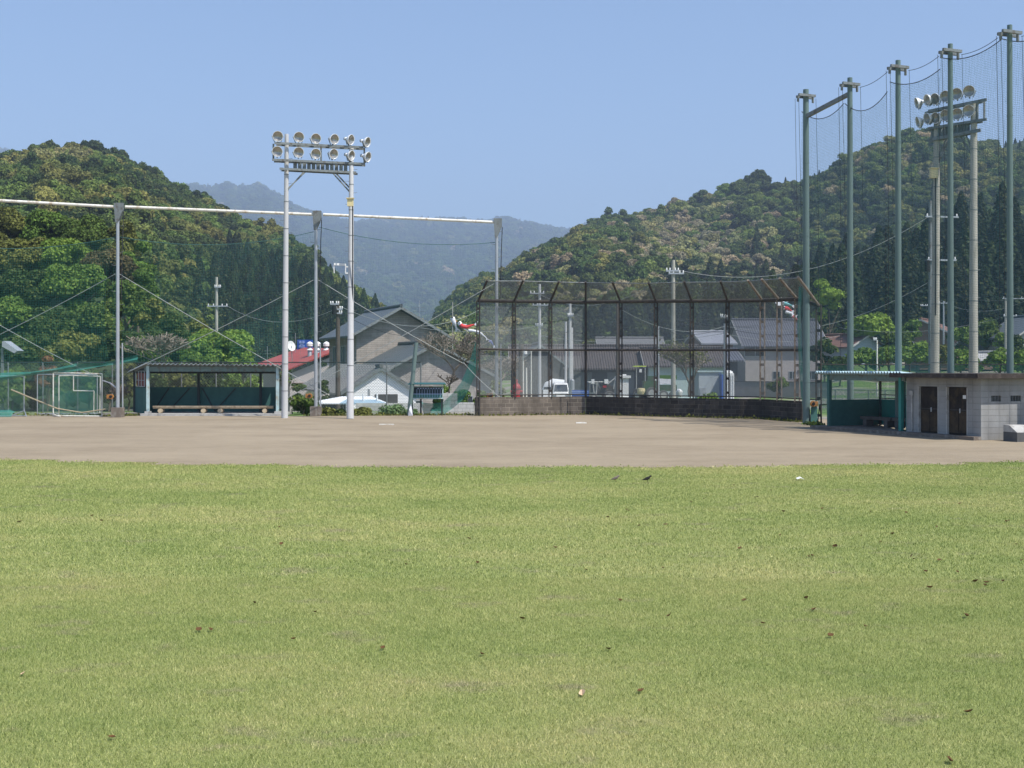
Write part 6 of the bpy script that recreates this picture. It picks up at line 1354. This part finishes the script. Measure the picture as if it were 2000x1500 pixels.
# ---------------------------------------------------------------- carp streamers
def carp(label, pts, rad, body, fin, Y, group, belly='cloth', eye=True):
    p = [P(x, y, Y + dy) for x, y, dy in pts]; n = 14; path = [lerp_pts(p, k / n) for k in range(n + 1)]; prof = [0.85, 1.0, 1.0, 1.0, 0.98, 0.95, 0.9, 0.84, 0.76, 0.66, 0.55, 0.45, 0.38, 0.36, 0.4]
    t = thing('carp_streamer', label, 'carp streamer', path[0], group=group); m = MB(); m.tube(path, [rad * f for f in prof], 10, cap=False); m.build('body', body, t, smooth=True)
    m = MB(); d = (path[-1] - path[-2]).normalized(); u = Vector((-d.z, 0, d.x)); e = path[-1]
    m.prism([e - u * rad * 0.35, e + u * rad * 0.35, e + d * rad * 2 + u * rad * 1.4, e + d * rad * 1.2, e + d * rad * 1.8 - u * rad * 1.2], (0, 0.02, 0)); m.build('tail', M[belly], t)
    m = MB(); m.tube(path[0:3], [rad * 0.9, rad * 1.06, rad * 1.05], 10, cap=False); m.build('head', M[belly], t, smooth=True)
    k = 6; m = MB(); d = (path[k + 1] - path[k]).normalized(); u = Vector((-d.z, 0, d.x)); m.prism([path[k - 2] - u * rad * 0.8, path[k + 1] - u * rad * 0.8, path[k + 1] - u * rad * 1.9 + d * rad], (0, 0.02, 0)); m.prism([path[k - 3] + u * rad * 0.8, path[k] + u * rad * 0.8, path[k] + u * rad * 1.5 + d * rad * .6], (0, 0.02, 0)); m.build('fin', fin, t)
    if eye: m = MB(); q = path[1] + Vector((0, -rad, rad * 0.2)); m.lathe([(rad * 0.35, 0), (rad * 0.35, 0.02)], Matrix.Translation(q) @ Matrix.Rotation(R(90), 4, 'X'), 12); m.build('eye', M['black'], t)
Yf = 100
carp('white carp streamer hanging down beside its pole above the bare tree', [(883, 620, 0), (887, 630, 0), (891, 640, .2)], 0.2, M['cloth'], M['orangecloth'], Yf, 'carp streamers above the bare tree')
carp('red carp streamer blown sideways above the bare tree', [(896, 629, 0), (902, 637, 0), (912, 639, 0), (922, 635, 0), (927, 634, 0)], 0.17, M['red'], M['cloth'], Yf, 'carp streamers above the bare tree')
carp('pale grey carp streamer trailing below the red one toward the backstop', [(915, 645, 0), (926, 646, 0), (938, 650, 0), (948, 658, 0), (950, 661, 0)], 0.1, M['cloth'], M['cloth'], Yf, 'carp streamers above the bare tree', eye=False)
carp('small blue carp streamer at the lower end of the string behind the backstop', [(954, 666, 0), (959, 668, 0), (964, 675, 0)], 0.13, M['bluecloth'], M['cloth'], Yf, 'carp streamers above the bare tree', eye=False)
m = MB(); m.tube([G(884, Yf, -1.5), P(884, 590, Yf)], 0.04, 6); solo(m, 'streamer_pole', M['polecon2'], 'thin tall pole carrying the carp streamers above the bare tree', 'pole', G(884, Yf, -1.5))
carp('teal carp streamer at the top of the right string, behind the backstop corner', [(1528, 592, 0), (1538, 594, 0), (1547, 597, 0)], 0.17, M['tealcloth'], M['cloth'], 110, 'carp streamers behind the backstop corner')
carp('bright red carp streamer in the middle of the right string', [(1530, 601, 0), (1538, 602, 0), (1546, 607, 0)], 0.17, M['red'], M['cloth'], 110, 'carp streamers behind the backstop corner')
carp('pale green carp streamer below the bright red one', [(1534, 609, 0), (1543, 611, 0), (1553, 616, 0)], 0.13, M['cloth'], M['tealcloth'], 110, 'carp streamers behind the backstop corner', eye=False)
carp('faded pink carp streamer lowest on the right string', [(1546, 616, 0), (1551, 620, 0), (1557, 624, 0)], 0.12, M['pinkred'], M['cloth'], 110, 'carp streamers behind the backstop corner', eye=False)
m = MB(); m.sheet([[P(1514, 590, 110), P(1526, 590, 110.1)], [P(1518, 600, 110), P(1526, 601, 110)]]); solo(m, 'long_streamer', M['cloth'], 'pale wind streamer at the head of the right string', 'streamer', P(1514, 590, 110))
m = MB(); m.tube([G(1526, 110.2, 0), P(1526, 580, 110.2)], 0.05, 6); solo(m, 'streamer_pole', M['polecon2'], 'thin pole carrying the carp streamers behind the backstop corner', 'pole', G(1526, 110.2))
# ================================================================== TREES AND BUSHES ONE CAN TELL APART
KIND = {'dark': ((0.046, 0.078, 0.018), 0.8), 'mid': ((0.085, 0.135, 0.025), 0.85), 'green': ((0.11, 0.185, 0.03), 0.85), 'bright': ((0.16, 0.25, 0.038), 0.75), 'olive': ((0.14, 0.152, 0.034), 0.85), 'brown': ((0.11, 0.09, 0.04), 0.7),
        'red': ((0.2, 0.09, 0.05), 0.5), 'weed': ((0.16, 0.25, 0.11), 0.5), 'lime': ((0.2, 0.3, 0.04), 0.6)}
LM = {k: foliage('leaves_' + k, c, a, 0.45) for k, (c, a) in KIND.items()}
def leafy(name, V, f, lv, material, parent, loc=(0, 0, 0)):
    me = np_mesh(name, V, f, 3, material, lv=lv); o = bpy.data.objects.new(name, me); col.objects.link(o); o.parent = parent; o.location = loc; return o
def tree(label, px, top, Y, wpx, kind, seed, group=None, base=None, hfrac=0.75, size=0.24, dens=1.0, name='broadleaf_tree', cat='tree', nl=13, lump=(0.3, 0.48)):
    zb = hz_(px, Y) if base is None else base; b = G(px, Y, zb); H_ = Z(top, Y) - zb; Rx = wpx / 2 / F * Y; Rz = H_ * hfrac / 2
    Rz = min(Rz, Rx * 1.5) if hfrac < 0.9 else Rz
    t = thing(name, label, cat, b, group=group); zc = H_ - Rz * 0.98
    if hfrac >= 1.0: Rz = H_ * 0.56; zc = H_ * 0.43
    per = int(300 * dens * max(0.3, min(1.7, (Rx * 0.4 / size) ** 2 / 18)))
    V, f, lv = crown(seed, Rx, Rz, zc, nl, per, size, lump=lump, core=0.74, sub=1); leafy('crown', V, f, lv, LM[kind], t)
    r = random.Random(seed); m = MB(); tr = max(0.05, Rx * 0.07); m.tube([b, b + Vector((0.1, 0, zc * 0.5)), b + Vector((r.uniform(-.2, .2), 0, max(0.3, zc)))], [tr, tr * 0.8, tr * 0.4], 8)
    for k in range(5):
        a = r.uniform(0, 6.28); q = b + Vector((0, 0, max(0.2, zc * r.uniform(0.35, 0.8)))); m.tube([q, q + Vector((math.cos(a) * Rx * 0.6, math.sin(a) * Rx * 0.6, Rz * 0.5))], [tr * 0.45, tr * 0.15], 5)
    m.build('trunk', M['bark'], t, smooth=True); return t
GW = 'trees of the wooded bank behind the left fence'
bank = [
 (-75, 392, 112, 120, 'dark', 'dark tree on the bank skyline cut by the left picture edge, above the white pipe'), (10, 388, 112, 120, 'olive', 'olive green tree topping the bank at the far left, touching the white pipe'),
 (88, 394, 112, 110, 'green', 'fresh green tree topping the bank between the left edge and first net post'), (165, 400, 112, 110, 'mid', 'mid green tree at the top of the bank left of the first net post'),
 (232, 412, 110, 80, 'olive', 'olive tree at the top of the bank right behind the first net post'), (268, 455, 106, 70, 'green', 'green tree at the upper right corner of the bank past the first net post'),
 (-40, 452, 102, 120, 'brown', 'brownish tree on the upper bank cut by the left picture edge'), (45, 446, 102, 110, 'olive', 'broad olive brown tree on the upper bank near the left edge'), (130, 440, 102, 100, 'bright', 'bright green tree in the middle of the upper bank'),
 (205, 462, 101, 95, 'brown', 'brownish crown on the upper bank just left of the first net post'), (283, 500, 98, 66, 'green', 'rounded green tree on the right shoulder of the bank near the net line'),
 (-30, 520, 95, 110, 'dark', 'dark tree in the middle of the bank at the left edge'), (60, 515, 95, 115, 'dark', 'large dark tree in the middle of the bank above the left stay wire'), (150, 508, 95, 110, 'green', 'broad green tree in the middle of the bank left of the first net post'),
 (245, 535, 93, 95, 'mid', 'mid green tree in the middle of the bank behind the first net post'), (298, 560, 91, 60, 'olive', 'olive tree at the right foot of the upper bank past the first net post'),
 (20, 585, 88, 110, 'green', 'green tree on the lower bank beside the left edge, above the crossing stay wires'), (105, 590, 88, 105, 'dark', 'dark tree on the lower bank under the left stay wire'), (185, 585, 88, 100, 'mid', 'mid green tree on the lower bank left of the first net post'),
 (-60, 600, 84, 110, 'olive', 'olive tree on the lower bank cut by the left edge'),
 (150, 640, 80, 110, 'olive', 'olive tree at the foot of the bank above the square practice frame'), (50, 640, 80, 110, 'dark', 'dark broad tree at the foot of the bank above the low pipe goal'), (245, 625, 80, 95, 'dark', 'dark tree at the foot of the bank behind the lower first net post')]
for i, (px, top, Y, w, k, lab) in enumerate(bank): tree(lab, px, top, Y, w * 1.25, k, 300 + i, GW, size=0.22, hfrac=0.97, nl=20, lump=(0.26, 0.42), dens=1.5)
free = [(330, 585, 82, 120, 'dark', 'dark glossy tree right of the first net post above the left dugout'), (392, 592, 84, 95, 'olive', 'tree with yellowish leaf tips at the upper left of the bright green tree'), (295, 640, 78, 90, 'mid', 'mid green tree behind the left end of the left dugout roof'),
        (425, 602, 77, 150, 'bright', 'large bright green tree above the right half of the left dugout roof'), (380, 650, 73, 95, 'green', 'green tree behind the middle of the left dugout roof'), (472, 655, 73, 72, 'bright', 'small bright tree at the right end of the green trees near the floodlight pole')]
for i, (px, top, Y, w, k, lab) in enumerate(free): tree(lab, px, top, Y, w, k, 340 + i, 'trees behind the left dugout', base=0, hfrac=0.97, size=0.17, nl=20, lump=(0.26, 0.42), dens=1.3)
# shrubs right behind the fence
sh_ = [(-25, 700, 70, 'mid'), (22, 705, 70, 'green'), (62, 690, 60, 'dark'), (92, 688, 46, 'red'), (128, 700, 60, 'mid'), (172, 695, 62, 'green'), (212, 700, 60, 'dark'), (250, 702, 46, 'olive'), (300, 715, 64, 'dark'), (352, 712, 66, 'olive'), (408, 710, 64, 'dark'), (455, 712, 60, 'green'), (492, 716, 46, 'bright')]
names = ['shrub behind the fence at the left picture edge', 'green shrub behind the low pipe goal', 'dark shrub behind the fence left of the reddish shrub', 'reddish brown withered shrub behind the square practice frame', 'green shrub right of the reddish shrub behind the fence', 'green shrub behind the right side of the square practice frame', 'dark shrub behind the fence just left of the first net post', 'olive tall shrub between the first net post and the left dugout', 'dark shrub seen through the left bay of the left dugout', 'olive shrub seen through the left dugout near its middle post', 'dark shrub seen through the left dugout right of its middle post', 'green shrub seen through the right bay of the left dugout', 'bright shrub seen through the right end of the left dugout']
for i, ((px, top, w, k), lab) in enumerate(zip(sh_, names)): tree(lab, px, top, 66.0 + (i % 3) * 0.7, w, k, 360 + i, 'shrubs behind the left fence', base=-0.1, hfrac=1.0, size=0.15, name='shrub', cat='shrub', nl=14, lump=(0.35, 0.55))
low = [(590, 770, 62.3, 62, 'mid', 'dark leafy bush between the left floodlight pole and the middle net post'), (640, 797, 61.5, 40, 'olive', 'low clipped bush left of the right floodlight pole'), (664, 799, 61.3, 26, 'dark', 'small low bush between the net post footing and the right floodlight pole'), (706, 798, 61.2, 48, 'olive', 'low clipped bush right of the right floodlight pole'),
       (765, 793, 62.0, 60, 'weed', 'patch of tall pale weeds left of the leaning pole'), (802, 800, 62.5, 30, 'weed', 'small clump of weeds behind the leaning pole'), (1385, 762, 65.0, 50, 'bright', 'bright leafy plant growing just behind the backstop wall'), (1402, 766, 65.0, 36, 'bright', 'smaller bright plant beside the leafy plant behind the backstop wall'),
       (1520, 727, 92, 46, 'mid', 'round bush in front of the grey garden wall behind the backstop'), (905, 748, 68, 46, 'green', 'green bush behind the hanging net left of the backstop'), (940, 752, 70, 40, 'mid', 'green bush behind the left end of the backstop'), (868, 748, 72, 50, 'green', 'green bush behind the scoreboard'), (851, 728, 74, 22, 'dark', 'small conical shrub standing above the scoreboard roof'),
       (632, 700, 78, 40, 'dark', 'small cloud pruned pine in front of the pink walled building'), (585, 728, 74, 36, 'mid', 'green bush right of the left floodlight pole, before the sheet roof'), (970, 735, 78, 50, 'olive', 'olive bush behind the rightmost net post')]
for i, (px, top, Y, w, k, lab) in enumerate(low): tree(lab, px, top, Y, w, k, 380 + i, None, base=(hz_(px, Y) if Y > 67 else 0) - 0.1, hfrac=1.0, size=0.13 if Y < 80 else 0.2, name='bush', cat='bush', nl=10, lump=(0.35, 0.55))
# right hillside trees
rt = [(1610, 655, 128, 60, 'dark', 'dark tree left of the small blue grey hillside house'), (1640, 690, 120, 50, 'dark', 'dark bush under the small blue grey hillside house'), (1705, 596, 150, 100, 'lime', 'layered lime green maple above the hillside houses between two net poles'), (1735, 630, 150, 80, 'mid', 'mid green tree right below the lime green maple'),
      (1690, 675, 130, 80, 'green', 'green tree left of the slim white lamp pole'), (1735, 672, 128, 80, 'green', 'green tree right of the slim white lamp pole'), (1775, 622, 152, 60, 'green', 'light green tree left of the old brown house'), (1790, 668, 132, 80, 'bright', 'bright green tree below the old brown house'),
      (1620, 514, 190, 70, 'lime', 'yellow green tree before the dark cedars between the first two tall net poles'), (1872, 630, 150, 56, 'green', 'light green tree right of the old brown house'), (1875, 672, 125, 60, 'bright', 'bright bush between the two weathered floodlight poles'), (1925, 612, 155, 80, 'mid', 'broad mid green tree above the dark timber house'),
      (1955, 640, 150, 30, 'bright', 'narrow bright tree beside the rightmost tall net pole'), (1950, 680, 125, 60, 'bright', 'bright bush right below the dark timber house'), (1995, 680, 125, 60, 'bright', 'bright bush cut by the right picture edge'), (1985, 655, 140, 50, 'dark', 'dark tree between the rightmost net pole and the grey roofed house'), (1835, 665, 135, 50, 'olive', 'olive shrub in front of the old brown house'),
      (1900, 690, 118, 40, 'green', 'green bush left of the small wooden shed'), (1560, 700, 150, 40, 'dark', 'dark bush behind the first tall net pole beside the large house'), (1645, 640, 170, 60, 'dark', 'dark tree behind the small blue grey hillside house'),
      (1380, 668, 150, 60, 'olive', 'olive tree behind the tall concrete utility pole'), (1300, 652, 165, 70, 'mid', 'mid green tree above the mint green walled shed'), (1150, 648, 170, 60, 'olive', 'olive tree behind the long barn roof'), (958, 615, 150, 50, 'olive', 'tan flowering tree behind the left end of the backstop')]
for i, (px, top, Y, w, k, lab) in enumerate(rt): tree(lab, px, top, Y, w, k, 420 + i, None, hfrac=0.9, size=0.32 if k != 'lime' else 0.4, nl=14)
# bare trees
def bare(label, px, top, base_py, Y, wpx, seed, levels=6, material='twig', lean=0.0, budk=None, cat='bare tree', spread=1.0):
    b = P(px, base_py, Y); H_ = Z(top, Y) - b.z; Rw = wpx / 2 / F * Y; t = thing('bare_tree', label, cat, b); r = random.Random(seed); m = MB(); tips = []
    def grow(p, d, ln, rad, lv):
        q = p + d * ln; mid_ = p.lerp(q, 0.5) + Vector((r.uniform(-1, 1), r.uniform(-1, 1), r.uniform(-.5, .5))) * ln * 0.08; m.tube([p, mid_, q], [max(0.014, rad), max(0.013, rad * 0.85), max(0.012, rad * 0.7)], 5 if lv < 3 else 3, cap=False)
        if lv >= levels: tips.append(q); return
        for k in range(3 if lv < levels - 1 else 2):
            a = r.uniform(0, 6.28); s = r.uniform(0.4, 1.0) * spread; nd = (d + Vector((math.cos(a), math.sin(a), 0.12)) * s).normalized(); grow(q, nd, ln * r.uniform(0.7, 1.0), rad * 0.6, lv + 1)
    grow(b, Vector((lean, 0, 1)).normalized(), H_ * 0.15, H_ * 0.024, 0)
    xs_ = [v.x - b.x for v in m.v]; zs_ = [v.z - b.z for v in m.v]; sx = Rw / max(1e-3, np.percentile(np.abs(xs_), 98)); sz = H_ / max(zs_)
    f = lambda v: Vector((b.x + (v.x - b.x) * sx, b.y + (v.y - b.y) * sx, b.z + (v.z - b.z) * sz)); m.v = [f(v) for v in m.v]; m.build('branches', M[material], t)
    if budk:
        C = np.array([f(v) - b for v in tips]); rr = np.random.default_rng(seed); C = np.repeat(C, 2, 0) + rr.normal(size=(len(C) * 2, 3)) * 0.12; Q = leaf_quads(rr, C, rr.normal(size=C.shape), 0.13); idx = np.arange(len(C))[:, None] * 4
        leafy('young_leaves', Q, np.concatenate([idx + [0, 1, 2], idx + [0, 2, 3]]), np.repeat(rr.random(len(C)), 4), LM[budk], t)
    return t
bare('wide bare leafless tree between the large house and the backstop', 884, 645, 745, 84, 125, 5, levels=7, lean=0.1)
bare('bare leafless tree behind the left end of the backstop', 978, 690, 760, 86, 90, 8, levels=6)
bare('grey bare shrub above the left dugout roof', 315, 648, 740, 69, 130, 12, levels=6, spread=1.15)
bare('small budding tree with yellowish young leaves behind the right half of the backstop', 1347, 668, 775, 70, 100, 21, levels=6, budk='olive', cat='small tree')
bare('low dark pruned tree right of the scoreboard', 877, 728, 775, 71, 40, 33, levels=4, material='poledark', spread=1.6)
bare('bare shrub behind the left fence between the reddish shrub and the first net post', 232, 745, 812, 62.5, 40, 44, levels=5)
bare('thin sapling beside the left floodlight pole', 556, 712, 812, 63.0, 30, 51, levels=4, budk='green', cat='sapling')
# tufts at the foot of walls
def tufts(label, pts, n, size, kind, seed, name='grass_tufts'):
    rr = np.random.default_rng(seed); C = []
    for _ in range(n):
        t_ = rr.random() * (len(pts) - 1); i = int(t_); p = Vector(pts[i]).lerp(Vector(pts[i + 1]), t_ - i); C.append((p.x + rr.normal() * 0.12, p.y + rr.normal() * 0.12, abs(rr.normal()) * size * 0.6))
    C = np.array(C); nn = rr.normal(size=C.shape); nn[:, 2] *= 0.25; Q = leaf_quads(rr, C, nn, size); idx = np.arange(len(C))[:, None] * 4
    me = np_mesh(name, Q, np.concatenate([idx + [0, 1, 2], idx + [0, 2, 3]]), 3, LM[kind], lv=np.repeat(rr.random(len(C)), 4)); o = bpy.data.objects.new(name, me); col.objects.link(o); o['kind'] = 'stuff'
tufts('', [G(929, 59.7), G(1144, 61.4), G(1350, 58), G(1489, 56), G(1566, 52.9)], 900, 0.09, 'olive', 1)
tufts('', [G(-60, 60.2), G(100, 60.2), G(210, 59.2), G(270, 60)], 500, 0.1, 'olive', 2)
tufts('', [G(600, 59.6), G(700, 60), G(800, 60.3), G(925, 60.5)], 900, 0.09, 'olive', 3)
tufts('', [G(1575, 51), G(1600, 50), G(1600, 47.6)], 400, 0.1, 'mid', 4)

# ragged turf edge against the dirt, and odd weed tufts in the lawn
def edge_tufts():
    rr = np.random.default_rng(9); C = []
    for _ in range(5200):
        x = rr.uniform(-17, 17); y = float(lawn_edge(x)) + 0.3 * math.sin(x * 1.3) * math.sin(x * 0.37 + 1) + 0.15 * math.sin(x * 5.1) + rr.normal() * 0.22; C.append((x, y, abs(rr.normal()) * 0.008 + 0.006))
    C = np.array(C); nn = rr.normal(size=C.shape); nn[:, 2] *= 0.25; Q = leaf_quads(rr, C, nn, 0.032); idx = np.arange(len(C))[:, None] * 4
    me = np_mesh('turf_edge', Q, np.concatenate([idx + [0, 1, 2], idx + [0, 2, 3]]), 3, M['blades'], lv=np.repeat(0.3 + 0.6 * rr.random(len(C)), 4)); o = bpy.data.objects.new('turf_edge', me); col.objects.link(o); o['kind'] = 'stuff'
edge_tufts()
